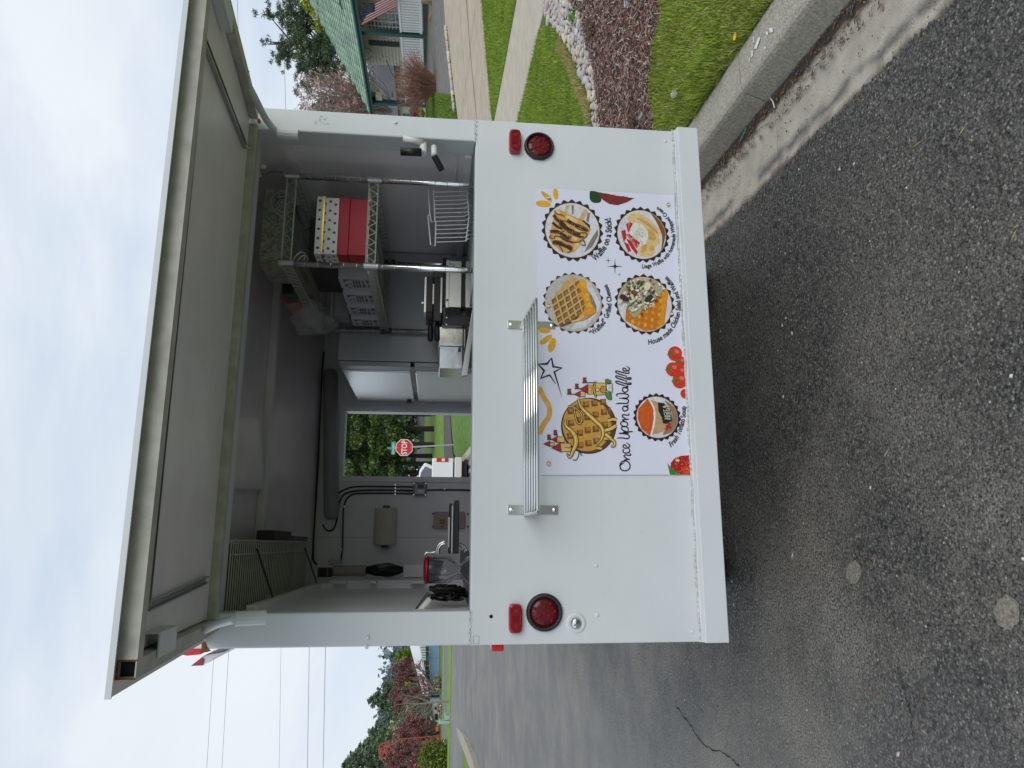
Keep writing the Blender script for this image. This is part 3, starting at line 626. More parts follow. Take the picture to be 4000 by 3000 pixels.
# fridge in the front right corner
FX, FY0, FY1, FZ = .295, 1.205, YF-.012, 2.085
FRM = mat('fridge_side', (.36, .37, .39), .38, .35, var=.06, vs=8)
b = MB(); b.box(FX, .92, FY0, FY1, .73, FZ); fr = b.build('refrigerator', FRM, None, bevel=.006, **tag('tall two door steel refrigerator beside the front window', 'refrigerator'))
zs_ = ox('i2', 1598, 600, FX-.02).z
b = MB(); b.box(FX-.028, FX-.002, FY0, FY0+.10, .75, FZ-.01); sub(b, 'side_frame', FRM, fr, bevel=.004)
FDOOR = mat('fridge_door_steel', (.70, .71, .72), .30, .85, var=.06, vs=30, stretch=(1, 1, 10))
for z0, z1 in ((zs_+.012, FZ-.012), (.78, zs_-.012)):
    b = MB(); b.box(FX-.034, FX-.003, FY0+.105, FY1-.03, z0, z1); d_ = sub(b, 'door', FDOOR, fr, bevel=.006)
    b = MB(); b.box(FX-.055, FX-.035, FY1-.10, FY1-.06, z0+.02, z0+.05); sub(b, 'handle', BLACK, d_, bevel=.003)
b = MB(); b.box(FX-.03, FX-.004, FY0+.0, FY0+.6, zs_-.011, zs_+.011); sub(b, 'hinge', BLACK, fr)
# cooking appliances
wf = lambda x, y, d=.75: oy('wf', x, y, d)
def wbox(b, x0, x1, y0, y1, d, dep):
    p, q = wf(x0, y0, d), wf(x1, y1, d); b.box(min(p.x, q.x), max(p.x, q.x), d, d+dep, min(p.z, q.z), max(p.z, q.z))
WI = thing('waffle_iron', 'black hinged waffle iron with two handles pointing left', 'waffle iron', wf(740, 660, .9))
b = MB(); wbox(b, 190, 278, 395, 815, .75, .22); sub(b, 'upper_plate', BLACK, WI, bevel=.006)
b = MB(); wbox(b, 283, 380, 395, 920, .75, .22); sub(b, 'lower_plate', BLACK, WI, bevel=.006)
b = MB(); wbox(b, 180, 190, 398, 810, .748, .22); wbox(b, 368, 379, 405, 820, .744, .006); wbox(b, 275, 284, 480, 715, .746, .1); sub(b, 'steel_trim', STEEL, WI)
for y0, x0 in ((220, 245), (310, 325)):
    b = MB(); b.tube([wf(x0, 900, .8), wf(x0, 960, .8)], .006, 8); b.tube([wf(x0, 955, .8), wf(x0, 985, .8), wf(x0, 1130, .8), wf(x0, 1160, .8)], [.009, .0125, .014, .008], 10); sub(b, 'handle', BLACK, WI, smooth=True)
b = MB(); b.tube([wf(180, 700, .8), wf(150, 700, .8)], .004, 8); b.lathe([(.009, -.004), (.009, .004)], wf(152, 700, .8), n=10); sub(b, 'knob', CHROME, WI)
b = MB()
for k in (0, 1): b.tube(spline([wf(270-k*-70, 395, .85), wf(300+k*40, 330, .87), wf(395, 245+k*10, .9)], 5), .006, 7)
sub(b, 'hinge_cable', mat('braided_cable', (.33, .34, .34), .4, .5), WI)
b = MB(); wbox(b, 395, 425, 165, 735, .80, .2); wbox(b, 385, 740, 745, 975, .77, .25); sub(b, 'control_base', mat('black_enamel', (.022, .022, .024), .25), WI, bevel=.003)
b = MB()
for x, y in ((440, 790), (437, 880), (433, 960), (475, 765), (540, 780), (580, 765)): o_ = wf(x, y, .768); b.cyl(o_, o_-Vector((0, .004, 0)), .003, n=8)
sub(b, 'rivet', CHROME, WI)
GS = thing('steel_housing', 'steel appliance housing with three vent slots behind the near shelf post', 'appliance', wf(740, 500, .9))
b = MB(); wbox(b, 465, 608, 205, 755, .70, .2); sub(b, 'panel', STEEL, GS, bevel=.002)
b = MB(); wbox(b, 432, 463, 195, 758, .695, .2); sub(b, 'flange', STEEL, GS, bevel=.002)
b = MB(); wbox(b, 665, 745, 212, 760, .70, .2); sub(b, 'lower_panel', STEEL, GS, bevel=.002)
b = MB(); wbox(b, 609, 664, 215, 745, .72, .18); sub(b, 'gap_liner', BLACK, GS)
b = MB()
for y in (245, 275, 304): wbox(b, 470, 533, y-4, y+4, .6985, .001)
sub(b, 'vent_slot', BLACK, GS)
b = MB()
for x, y in ((447, 275), (443, 670)): o_ = wf(x, y, .694); b.cyl(o_, o_-Vector((0, .003, 0)), .005, n=8)
sub(b, 'bolt', BLACK, GS)
SBX = thing('steel_cabinet', 'shiny stainless steel countertop cabinet left of the waffle iron', 'cabinet', wf(700, 1100, .9))
b = MB(); wbox(b, 345, 660, 980, 1215, .80, .22); sub(b, 'door', mat('polished_steel', (.66, .64, .58), .16, 1., bump=.25, bs=5), SBX, bevel=.003)
b = MB(); wbox(b, 342, 650, 1217, 1228, .795, .2); sub(b, 'edge_strip', CHROME, SBX)
b = MB(); wbox(b, 350, 650, 1230, 1480, .82, .2); sub(b, 'side_panel', mat('polished_steel_cool', (.60, .62, .66), .14, 1., bump=.2, bs=4), SBX, bevel=.003)
b = MB(); wbox(b, 572, 604, 1245, 1278, .818, .004); sub(b, 'switch', BLACK, SBX)
b = MB(); wbox(b, 625, 634, 980, 1480, .793, .004); sub(b, 'seam', BLACK, SBX)
b = MB(); P4 = [wf(740, 770, .55), wf(745, 1100, .55), wf(685, 1560, .55), wf(603, 1565, .55)]; b.prism(P4, (0, .02, 0)); b.build('steel_rail', STEEL, None, bevel=.002, **tag('slanting flat steel rail in front of the stainless cabinet', 'rail'))
b = MB(); b.box(.30, .925-.001, .20, 1.19, ZLOW-.06, ZLOW-.045); part(b, 'right_counter', MATS['counter_dark'])
# hanging wire shelf along the left wall
e1 = oy('s', 1215, 2117, 1.85); ZWL = e1.z; e0 = oz('s', 873, 2160, ZWL)
HS = thing('hanging_wire_shelf', 'long wire mesh shelf hung under the ceiling along the left wall', 'wire shelf', ((e1.x-.9)/2, 1.1, ZWL))
xe = e1.x; b = MB(); n = 54; y0, y1 = .13, 1.86
for k in range(n+1): y = y0+(y1-y0)*k/n; b.tube([(-.915, y, ZWL), (xe, y, ZWL), (xe, y, ZWL+.025)], .0021, 4)
sub(b, 'shelf_wires', mat('pale_wire', (.68, .70, .62), .4), HS)
for x, z in ((-.91, ZWL-.004), (-.70, ZWL-.004), (xe, ZWL+.026), (xe, ZWL-.004)): b = MB(); b.tube([(x, y0, z), (x, y1, z)], .0036, 6); sub(b, 'rail', WIRE, HS)
for y in (1.62, .5): b = MB(); b.tube([(-.92, y, ZWL-.10), (-.68, y, ZWL-.005)], .004, 6); sub(b, 'brace', BLACK, HS)
b = MB(); c0 = oy('lb' if False else 's', 820+1230/4.879, 2080+160/4.879, 1.9); c1_ = oy('s', 820+1540/4.879, 2080+190/4.879, 1.9)
for k in range(9):
    q_ = c0.lerp(c1_, k/8); b.tube([q_+Vector((math.cos(t)*.010, (math.sin(t)*.006 if k % 2 else 0), math.sin(t)*.006)) for t in [2*math.pi*i/9 for i in range(10)]], .0018, 4)
sub(b, 'chain', BLACK, HS)
for k, (x0, x1, ya, yb2, h, c, lab) in enumerate(((-.90, -.66, .25, .75, .06, (.11, .11, .095), 'flat grey green carton nearest the hatch on the hanging wire shelf'), (-.88, -.60, .85, 1.25, .08, (.06, .055, .05), 'dark carton in the middle of the hanging wire shelf'), (-.90, -.62, 1.35, 1.75, .04, (.15, .135, .11), 'tan carton toward the far end of the hanging wire shelf'))):
    b = MB(); b.box(x0, x1, ya, yb2, ZWL+.003, ZWL+.003+h); b.build('shelf_carton', mat('carton_%s' % 'abc'[k], c, .7, var=.3, vs=14), None, bevel=.003, **tag(lab, 'carton', 'cartons on the hanging wire shelf'))
# left corner stack
lc = lambda x, y, d=1.9: oy('i3', x, y, d)
def stackbox(x0, x1, y0, y1, d=1.88, dep=.1):
    p, q = lc(x0, y0, d), lc(x1, y1, d); return min(p.x, q.x), max(p.x, q.x), d, d+dep, min(p.z, q.z), max(p.z, q.z)
b = MB(); b.box(*stackbox(1560, 1730, 612, 715)); b.build('corner_ledge', INNER, TR, bevel=.004)
b = MB(); xa, xb_, ya, yb2, za, zb2 = stackbox(1262, 1562, 612, 705); V, F = blob(((xa+xb_)/2, ya+.05, (za+zb2)/2), (xb_-xa)*.55, .05, (zb2-za)*.52, 9, .25); b.add(V, F); b.build('black_bag', mat('black_polythene', (.015, .016, .018), .16, bump=.8, bs=18), None, smooth=True, **tag('shiny black plastic bag bundle under the cup stack in the far left corner', 'bag'))
CS = thing('cup_stack', 'stack of kraft paper cups in clear wrap standing on the black bag', 'cup stack', lc(1250, 660))
xa, xb_, ya, yb2, za, zb2 = stackbox(1000, 1258, 622, 705); r = (xb_-xa)/2; prof = []; n = 22
for k in range(n): z = (zb2-za)*k/n; prof += [(r*.93, z), (r, z+.001), (r, z+.0035), (r*.93, z+.004)]
b = MB(); b.lathe(prof, ((xa+xb_)/2, ya+.05, za), n=18); sub(b, 'cups', mat('kraft_paper', (.48, .34, .22), .7), CS)
b = MB(); b.lathe([(r*1.04, 0), (r*1.05, (zb2-za)*.97), (r*.4, (zb2-za)*1.06), (r*.2, (zb2-za)*1.1), (r*.5, (zb2-za)*1.16)], ((xa+xb_)/2, ya+.05, za), n=14, capped=False); V, F = blob((xa+r*2.6, ya+.04, zb2-.01), .02, .02, .035, 4, .4); b.add(V, F); sub(b, 'wrap', BAG, CS)
b = MB(); xa, xb_, ya, yb2, za, zb2 = stackbox(886, 990, 640, 712); b.box(xa, xb_, ya, yb2, za, zb2); o = b.build('black_carton', mat('black_card', (.02, .022, .024), .5), None, bevel=.002, **tag('black carton with grey edges on top of the kraft cup stack', 'carton'))
b = MB(); b.box(xa-.001, xb_+.001, ya-.002, ya-.0005, zb2-.006, zb2+.001); b.box(xa+.004, xb_-.004, ya-.0015, ya-.0005, za+.02, za+.024); sub(b, 'edge_print', GR if False else mat('print_light_grey', (.3, .33, .35), .6), o)
# paper towel
PT = thing('paper_towel_holder', 'upright roll of paper towel in a black holder on the front wall', 'paper towel', oy('pt', 550, 490, YF-.06))
p, q = oy('pt', 110, 480, YF-.06), oy('pt', 545, 480, YF-.06); t_, u_ = oy('pt', 330, 130, YF-.06), oy('pt', 330, 850, YF-.06)
r = (p.z-q.z)/2; czp = (p.z+q.z)/2; x0, x1 = u_.x, t_.x
b = MB(); b.lathe([(.018, 0), (r*.93, 0), (r, .004), (r, x1-x0-.004), (r*.93, x1-x0), (.018, x1-x0)], (x0, YF-.065, czp), (1, 0, 0), 30, False); sub(b, 'roll', mat('paper', (.62, .57, .51), .9, var=.06, vs=9), PT)
b = MB(); b.box(x1+.001, x1+.006, YF-.09, YF-.03, czp-.02, czp+.02); b.box(x1+.0, x1+.02, YF-.031, YF-.001, czp-.02, czp+.02); b.box(x0-.02, x0-.001, YF-.09, YF-.001, czp-.02, czp+.02); sub(b, 'bracket', BLACK, PT)
# clear canister with a red lid
cl = lambda x, y, d=.32: oy('cl', x, y, d)
cc = cl(460, 740); wd = (cl(460, 500)-cl(460, 975)).length/2; zt = cl(425, 740).z; zl = cl(503, 740).z
CA = thing('clear_canister', 'clear dispenser canister with a domed red lid at the left of the hatch', 'canister', (cc.x, .32+wd, ZB))
GLASS = mat('clear_glass', (.93, .94, .96), .04, tr=1., ior=1.3)
b = MB(); b.lathe([(wd*.55, -.22), (wd*.95, -.20), (wd*.96, -.155), (wd*.40, -.13), (wd*.38, -.12), (wd*.93, -.085), (wd*.95, -.004), (wd*.93, 0), (wd*.90, -.004), (wd*.88, -.08), (wd*.33, -.12), (wd*.35, -.13), (wd*.9, -.158), (wd*.9, -.195), (wd*.5, -.214)], (cc.x, .32+wd, zl), n=36, capped=False); sub(b, 'jar', GLASS, CA, smooth=True)
b = MB(); b.lathe([(wd*.98, 0), (wd*1.0, .003), (wd*.97, .010), (wd*.7, (zt-zl)*.9), (.001, (zt-zl))], (cc.x, .32+wd, zl+.0005), n=32); sub(b, 'lid', mat('red_plastic', (.34, .005, .018), .3), CA, smooth=True)
# chrome tap arms behind it
TP = thing('chrome_tap', 'chrome bent tap pipes behind the clear canister', 'tap', cl(1000, 420, .75))
for pts in ([(780, 275), (710, 300), (660, 350), (645, 410), (640, 480)], [(785, 310), (730, 320), (690, 365), (675, 420), (672, 480)], [(1000, 300), (1060, 330), (1110, 370), (1135, 430)], [(1000, 320), (1050, 350), (1090, 395), (1105, 450)], [(450, 490), (480, 455), (560, 455), (630, 440)]):
    b = MB(); b.tube(spline([cl(x, y, .75) for x, y in pts], 5), .006, 8); sub(b, 'pipe', CHROME, TP, smooth=True)
# black folded slab with white paper
pt = lambda x, y, d=.62: oy('pt', x, y, d)
BF = thing('black_folder', 'flat black folder holding white paper, lying edge-on on the counter', 'folder', pt(1700, 500))
def pbox(name, x0, x1, y0, y1, m, d=.62, dep=.18):
    p, q = pt(x0, y0, d), pt(x1, y1, d); b = MB(); b.box(min(p.x, q.x), max(p.x, q.x), d, d+dep, min(p.z, q.z), max(p.z, q.z)); sub(b, name, m, BF, bevel=.003)
pbox('cover', 1592, 1624, 30, 1020, BLACK); pbox('paper', 1630, 1650, 75, 1015, WHITEM); pbox('cover', 1655, 1690, 60, 1015, BLACK); pbox('spine', 1692, 1768, -30, 1020, BLACK); pbox('loose_sheet', 1566, 1588, 300, 900, WHITEM)
# tangle of leads
b = MB()
for k in range(7):
    pts = [cl(rng.uniform(520, 1150), rng.uniform(985, 1215), rng.uniform(.25, .4)) for _ in range(8)]; b.tube(spline(pts, 5), .0055, 6)
b.build('cable_tangle', mat('black_cable', (.012, .01, .012), .4), None, smooth=True, **tag('tangle of black cables under the red lidded canister', 'cables'))
# ================================================================== MENU BANNER
BANM = mat('banner_vinyl', (.70, .725, .84), .38, var=.02, vs=3, bump=.03, bs=3)
INK = mat('ink_black', (.012, .011, .011), .45)
_ink = {}
def ink(r, g, b_):
    k = (r, g, b_)
    if k not in _ink:
        nm = 'print_ink_%d' % len(_ink); _ink[k] = mat(nm, k, .42, var=.22, vs=90)
    return _ink[k]
YB = -.0062
tl, tr_, br_, bl_ = oy('A2', 500, 1553, -.005), oy('A1', 457, 197, -.005), oy('A1', 1737, 268, -.005), oy('A2', 1900, 1550, -.005)
b = MB(); n = 24; vs = []; fs = []
for i in range(n+1):
    for j in range(9):
        u, v = i/n, j/8; p = tl.lerp(tr_, u).lerp(bl_.lerp(br_, u), v); w = .0018*math.sin(u*9+v*3)*min(1, v*3)*0
        e = .006*max(0, (u-.94)/.06)**2*v; p = p+Vector((0, -w-e*.5, 0)); vs.append(p)
for i in range(n):
    for j in range(8): fs.append((i*9+j, (i+1)*9+j, (i+1)*9+j+1, i*9+j+1))
b.add(vs, fs); BAN = b.build('menu_banner', BANM, None, **tag('white printed waffle menu banner with food photos riveted to the trailer back', 'banner'))
def zlo(x):
    t = (x-bl_.x)/(br_.x-bl_.x); return bl_.z+(br_.z-bl_.z)*t+.001
xlo, xhi = (lambda z: tl.x+(bl_.x-tl.x)*(tl.z-z)/(tl.z-bl_.z)), (lambda z: tr_.x+(br_.x-tr_.x)*(tr_.z-z)/(tr_.z-br_.z))
class Print:
    def __init__(s, c, clip=None, y0=YB): s.c = c; s.b = MB(); s.k = 0; s.clip = clip; s.y0 = y0
    def w(s, x, y):
        p = oy(s.c, x, y, s.y0); p.y = s.y0-s.k
        if s.clip:
            c, rx, rz = s.clip; dx, dz = (p.x-c.x)/rx, (p.z-c.z)/rz; d = math.hypot(dx, dz)
            if d > 1: p.x = c.x+dx/d*rx; p.z = c.z+dz/d*rz
        p.z = max(p.z, zlo(p.x)); p.x = min(max(p.x, xlo(p.z)), xhi(p.z)-.001); return p
    def poly(s, pts, m, smooth=0):
        if smooth: pts = [(q.x, q.y) for q in spline([(x, y, 0) for x, y in pts], smooth, True)]
        s.k += .000035; P = [s.w(x, y) for x, y in pts]; s.b.use(m)
        tris = tessellate_polygon([[Vector((q.x, q.z, 0)) for q in P]])
        s.b.add(P, [tuple(t) for t in tris]); return s
    def ell(s, x, y, rx, ry, m, rot=0, n=22):
        c_, s_ = math.cos(rot), math.sin(rot)
        return s.poly([(x+rx*math.cos(t)*c_-ry*math.sin(t)*s_, y+rx*math.cos(t)*s_+ry*math.sin(t)*c_) for t in [2*math.pi*i/n for i in range(n)]], m)
    def rib(s, pts, w, m, k=6, closed=False):
        s.k += .000035; P = [(q.x, q.y) for q in spline([(x, y, 0) for x, y in pts], k, closed)] if k > 1 else pts
        n = len(P); s.b.use(m); ww = w if callable(w) else (lambda t: w); A = []; B = []
        for i in range(n):
            a = P[i-1] if (i or closed) else P[0]; c = P[(i+1) % n] if (i < n-1 or closed) else P[-1]
            d = Vector((c[0]-a[0], c[1]-a[1])); d = d.normalized() if d.length > 1e-6 else Vector((1, 0)); h = ww(i/max(1, n-1))/2
            A.append(s.w(P[i][0]-d.y*h, P[i][1]+d.x*h)); B.append(s.w(P[i][0]+d.y*h, P[i][1]-d.x*h))
        m_ = n if closed else n-1
        s.b.add(A+B, [(i, (i+1) % n, n+(i+1) % n, n+i) for i in range(m_)]); return s
    def out(s, pts, m, w=11, smooth=0):
        s.poly(pts, m, smooth)
        return s.rib(pts, w, INK, smooth or 1, True)
    def build(s, name, parent): return s.b.build(name, None, parent)
def glyphs(txt, bold=.0):
    cu = bpy.data.curves.new('tmp', 'FONT'); cu.body = txt; cu.size = 1; cu.offset = bold; cu.resolution_u = 3; ob = bpy.data.objects.new('tmp', cu); COL.objects.link(ob)
    me = ob.evaluated_get(bpy.context.evaluated_depsgraph_get()).to_mesh() if False else None
    dg = bpy.context.evaluated_depsgraph_get(); me = bpy.data.meshes.new_from_object(ob.evaluated_get(dg))
    V = [(v.co.x, v.co.y) for v in me.vertices]; F = [tuple(p.vertices) for p in me.polygons]
    bpy.data.objects.remove(ob); bpy.data.curves.remove(cu); bpy.data.meshes.remove(me)
    x0 = min(v[0] for v in V); x1 = max(v[0] for v in V); return [(v[0]-x0, v[1]) for v in V], F, x1-x0
def arc_text(txt, c, cx, cy, p0, p1, wrap, name='lettering', hscale=1.18):
    C0 = oy(c, cx, cy, YB); a = oy(c, *p0, YB); e = oy(c, *p1, YB)
    def pol(p): return math.hypot(p.x-C0.x, p.z-C0.z), math.atan2(p.z-C0.z, p.x-C0.x) % (2*math.pi)
    r0, t0 = pol(a); r1, t1 = pol(e)
    if t1 < t0: t1 += 2*math.pi
    V, F, w = glyphs(txt, .026); r = (r0+r1)/2; sc = (t1-t0)*r/w; vs = []
    for x, y in V:
        u = x/w; th = t0+(t1-t0)*u; rr = r0+(r1-r0)*u; rr += wrap*math.sin(math.pi*u)-y*sc*hscale
        vs.append((C0.x+rr*math.cos(th), YB-.0003, C0.z+rr*math.sin(th)))
    b = MB(); b.add(vs, F); return b.build(name, INK, BAN)
def badge(c, x, y, ro, ri, pc):
    C0 = oy(c, x, y, YB); rox = (oy(c, x, y-ro, YB)-C0).length; roz = (oy(c, x+ro, y, YB)-C0).length; f = ri/ro
    b = MB(); n = 23; P = []
    for i in range(n*4):
        t = 2*math.pi*i/(n*4); k = (1, .955, .905, .955)[i % 4]; P.append((C0.x+rox*k*math.cos(t), YB, C0.z+roz*k*math.sin(t)))
    b.poly(P); bd = b.build('badge', INK, BAN)
    b = MB(); b.poly([(C0.x+rox*(f+.015)*math.cos(t), YB-.0001, C0.z+roz*(f+.015)*math.sin(t)) for t in [2*math.pi*i/48 for i in range(48)]]); b.build('rim', ink(.55, .34, .12), bd)
    b = MB(); b.poly([(C0.x+rox*f*math.cos(t), YB-.0002, C0.z+roz*f*math.sin(t)) for t in [2*math.pi*i/48 for i in range(48)]]); b.build('plate', pc, bd)
    return bd, (C0, rox*f*.995, roz*f*.995)
WP = ink(.66, .66, .72); TAN = ink(.60, .36, .10); TAN2 = ink(.72, .52, .22); CHO = ink(.035, .014, .008); CHO2 = ink(.16, .055, .02); GRY = ink(.22, .19, .17); WOOD = ink(.58, .42, .24); BRN = ink(.22, .085, .02); ORG = ink(.72, .30, .015); YEL = ink(.75, .42, .02); REDI = ink(.50, .018, .02); GRN = ink(.05, .15, .03); CRM = ink(.74, .72, .62); PINK = ink(.62, .20, .16)
pr_rng = random.Random(3)
# waffle on a stick
bd, clip = badge('A1', 797, 590, 286, 247, WP); P = Print('fa', clip, YB-.0003)
P.poly([(1520, 740), (1530, 880), (1400, 1130), (1220, 1260), (1330, 1040)], GRY).poly([(950, 225), (1005, 225), (1000, 400), (965, 440)], GRY).poly([(1300, 390), (1355, 400), (1325, 600), (1270, 570)], GRY)
P.poly([(1120, 500), (1230, 560), (1350, 660), (1365, 770), (1300, 890), (1030, 1190), (1000, 900)], CHO)
P.poly([(830, 222), (908, 222), (858, 400), (795, 370)], WOOD).poly([(1230, 305), (1312, 362), (1200, 575), (1115, 510)], WOOD)
P.poly([(580, 360), (700, 325), (880, 420), (1110, 520), (1330, 710), (1350, 790), (1280, 900), (1170, 1050), (1010, 1240), (780, 1250), (540, 1060), (480, 880), (545, 600)], TAN, 3)
for x, y, rx, ry, ro, m in ((960, 540, 150, 60, .5, TAN2), (830, 670, 90, 40, .6, TAN2), (1110, 790, 80, 40, .3, TAN2), (670, 960, 70, 40, .3, TAN2), (1020, 950, 60, 40, .4, TAN2), (650, 370, 70, 35, .3, TAN2), (1060, 1110, 40, 90, .6, TAN2)): P.ell(x, y, rx, ry, m, ro)
for pts, w in (([(570, 440), (640, 540), (760, 620), (880, 740), (1000, 800)], 70), ([(540, 600), (640, 690), (760, 740)], 55), ([(500, 800), (640, 800), (800, 890), (900, 960)], 70), ([(720, 620), (800, 730), (950, 800), (1150, 850)], 60), ([(860, 560), (1000, 640), (1180, 710), (1290, 780)], 75), ([(540, 1040), (700, 1060), (850, 1120), (950, 1180)], 80), ([(980, 850), (1120, 910), (1220, 930)], 55), ([(700, 900), (830, 990), (1000, 1040)], 45)):
    P.rib(pts, w, CHO)
for pts in ([(590, 350), (640, 420), (740, 440), (800, 480)], [(600, 500), (740, 560), (900, 590), (1060, 640), (1180, 690), (1310, 770), (1250, 790), (1080, 730), (860, 540)], [(700, 560), (690, 640), (780, 730), (920, 800), (1100, 830), (1260, 830), (1280, 900), (1200, 940), (1050, 900), (850, 800)], [(480, 780), (580, 830), (700, 820), (800, 790)], [(590, 960), (600, 900), (740, 930), (880, 990), (940, 920), (880, 890)], [(560, 1000), (700, 1010), (820, 1080), (950, 1120), (960, 1200), (860, 1270)], [(540, 1070), (660, 1080), (740, 1180), (760, 1250)], [(730, 860), (810, 950), (960, 1020), (1100, 1030), (1200, 980), (1250, 1100), (1160, 1080)], [(510, 880), (480, 930), (560, 950)]):
    P.rib(pts, 26, CHO2)
for _ in range(60): P.ell(pr_rng.uniform(520, 1250), pr_rng.uniform(400, 1180), pr_rng.uniform(4, 12), pr_rng.uniform(3, 8), pr_rng.choice([CRM, TAN2, CHO, ORG]), pr_rng.random()*3, 8)
P.build('food_print', bd)
# grilled cheese
bd, clip = badge('A1', 806, 1262, 284, 258, ink(.47, .47, .46)); P = Print('fc', clip, YB-.0003)
P.poly([(1230, 400), (1330, 470), (1520, 860), (1500, 1010), (1440, 1120), (1200, 1390), (900, 1420), (1000, 1300), (1300, 1100)], WP).poly([(1290, 650), (1340, 700), (1450, 940), (1440, 1080), (1280, 1200), (1130, 1270), (1200, 1000)], GRY)
P.poly([(930, 330), (1080, 400), (1200, 400), (1250, 600), (1290, 660), (1330, 850), (1430, 1070), (1290, 1150), (1160, 1250), (900, 1310), (700, 1370), (600, 1130), (505, 810), (640, 640), (810, 410)], TAN)
O_, U_, V_ = Vector((560, 830)), Vector((122, -88)), Vector((38, 128))
for i in range(5):
    for j in range(5):
        c0 = O_+U_*i+V_*j
        if c0.x > 1230: continue
        q = [c0+U_*.36*a+V_*.36*bq for a, bq in ((-1, -1), (1, -1), (1, 1), (-1, 1))]; P.poly([(v.x, v.y) for v in q], BRN)
        q = [c0+U_*.2*a+V_*.2*bq+Vector((12, 10)) for a, bq in ((-1, -1), (1, -1), (1, 1), (-1, 1))]; P.poly([(v.x, v.y) for v in q], pr_rng.choice([ink(.36, .16, .04), ink(.30, .20, .09)]))
for j in range(5): c0 = O_+V_*(j-.5); P.rib([(c0.x-60, c0.y+50), ((c0+U_*2).x, (c0+U_*2).y+12), ((c0+U_*4.3).x, (c0+U_*4.3).y)], 24, ink(.62, .47, .20))
for i in range(5): c0 = O_+U_*(i-.5); P.rib([(c0.x-15, c0.y-60), ((c0+V_*2).x, (c0+V_*2).y+12), ((c0+V_*4.2).x, (c0+V_*4.2).y)], 24, ink(.60, .44, .17))
P.poly([(1090, 390), (1200, 405), (1250, 600), (1280, 650), (1290, 800), (1330, 850), (1350, 930), (1395, 980), (1430, 1070), (1280, 1150), (1170, 1080), (1200, 930), (1140, 750), (1040, 780), (1130, 640), (1050, 560), (960, 600), (1060, 480)], ORG, 3)
P.poly([(1100, 395), (1200, 410), (1240, 560), (1180, 560), (1130, 480)], YEL, 3); P.ell(1240, 760, 50, 90, YEL, .2); P.ell(1290, 930, 60, 50, YEL, .2)
P.poly([(700, 1350), (900, 1250), (1060, 1140), (1080, 1160), (930, 1290), (720, 1375)], ink(.12, .06, .04)); P.rib([(920, 1270), (1060, 1230), (1180, 1150)], 40, TAN2)
for _ in range(70): P.ell(pr_rng.uniform(560, 1380), pr_rng.uniform(450, 1250), pr_rng.uniform(5, 16), pr_rng.uniform(4, 9), pr_rng.choice([TAN2, BRN, TAN, YEL]), pr_rng.random()*3, 7)
P.build('food_print', bd)
# liege waffle
bd, clip = badge('A1', 1438, 630, 257, 220, WP); P = Print('fb', clip, YB-.0003)
P.poly([(460, 195), (560, 260), (640, 400), (620, 560), (590, 640), (600, 480), (540, 320)], BRN, 3).poly([(250, 212), (380, 228), (540, 370), (578, 430), (560, 480), (578, 560), (520, 600), (525, 660), (430, 712), (325, 670), (355, 590), (420, 540), (300, 340), (205, 290)], TAN2, 3)
P.poly([(440, 400), (500, 410), (540, 500), (500, 530), (440, 500)], TAN).poly([(360, 590), (430, 560), (420, 650), (360, 660)], TAN).poly([(480, 570), (515, 590), (500, 650), (450, 620)], TAN).poly([(300, 260), (430, 300), (560, 430), (540, 440), (400, 330)], ink(.55, .33, .12))
for q in ([(190, 335), (235, 310), (268, 330), (215, 440)], [(135, 415), (185, 398), (195, 490), (165, 545)], [(190, 450), (225, 445), (350, 550), (310, 610)], [(190, 500), (240, 520), (325, 650), (310, 685), (250, 610)], [(165, 540), (215, 560), (250, 640), (215, 655)]): P.poly(q, REDI)
P.poly([(190, 452), (210, 450), (300, 560), (290, 590)], PINK).poly([(215, 320), (240, 315), (215, 400)], PINK)
P.poly([(290, 320), (350, 325), (400, 370), (440, 440), (435, 510), (395, 570), (350, 550), (265, 470), (240, 400)], CRM, 4)
for _ in range(110): P.ell(pr_rng.gauss(335, 42), pr_rng.gauss(440, 55), pr_rng.uniform(3, 9), pr_rng.uniform(3, 6), pr_rng.choice([ink(.40, .38, .28), ink(.80, .79, .74), CRM]), pr_rng.random()*3, 6)
P.build('food_print', bd)
# chicken salad
bd, clip = badge('A1', 1466, 1275, 281, 247, WP); P = Print('fb', clip, YB-.0003)
P.poly([(190, 1300), (400, 1230), (600, 1080), (640, 1075), (670, 1130), (632, 1475), (520, 1545), (400, 1560), (180, 1430)], ink(.56, .18, .012)).poly([(600, 1100), (665, 1110), (630, 1480), (560, 1530), (590, 1300)], ORG)
for i in range(6):
    for j in range(6):
        x, y = 255+i*72+j*8, 1520-j*78+i*20
        if 190 < x < 590: P.poly([(x-15, y-20), (x+15, y-24), (x+17, y+18), (x-13, y+22)], YEL if (i+j) % 2 else ORG)
P.poly([(250, 960), (400, 950), (560, 990), (600, 1080), (560, 1150), (450, 1230), (380, 1300), (290, 1400), (230, 1340), (180, 1260), (110, 1170), (140, 1060)], ink(.42, .40, .26), 3)
for _ in range(240):
    x, y = pr_rng.gauss(345, 115), pr_rng.gauss(1140, 95)
    if x+y*.9 > 1620 or x < 110 or y < 960: continue
    P.ell(x, y, pr_rng.uniform(9, 30), pr_rng.uniform(8, 20), pr_rng.choice([CRM, CRM, CRM, ink(.80, .78, .70), ink(.52, .46, .24), GRN, ink(.03, .07, .04), ink(.20, .05, .03), ink(.45, .30, .2)]), pr_rng.random()*3, 9)
P.ell(425, 1050, 35, 50, ink(.72, .70, .45), .3).ell(160, 1180, 50, 30, ink(.06, .015, .03), .7).ell(275, 1120, 38, 24, ink(.26, .05, .025), .3).ell(440, 1190, 55, 32, ink(.02, .04, .03), -.6)
P.build('food_print', bd)
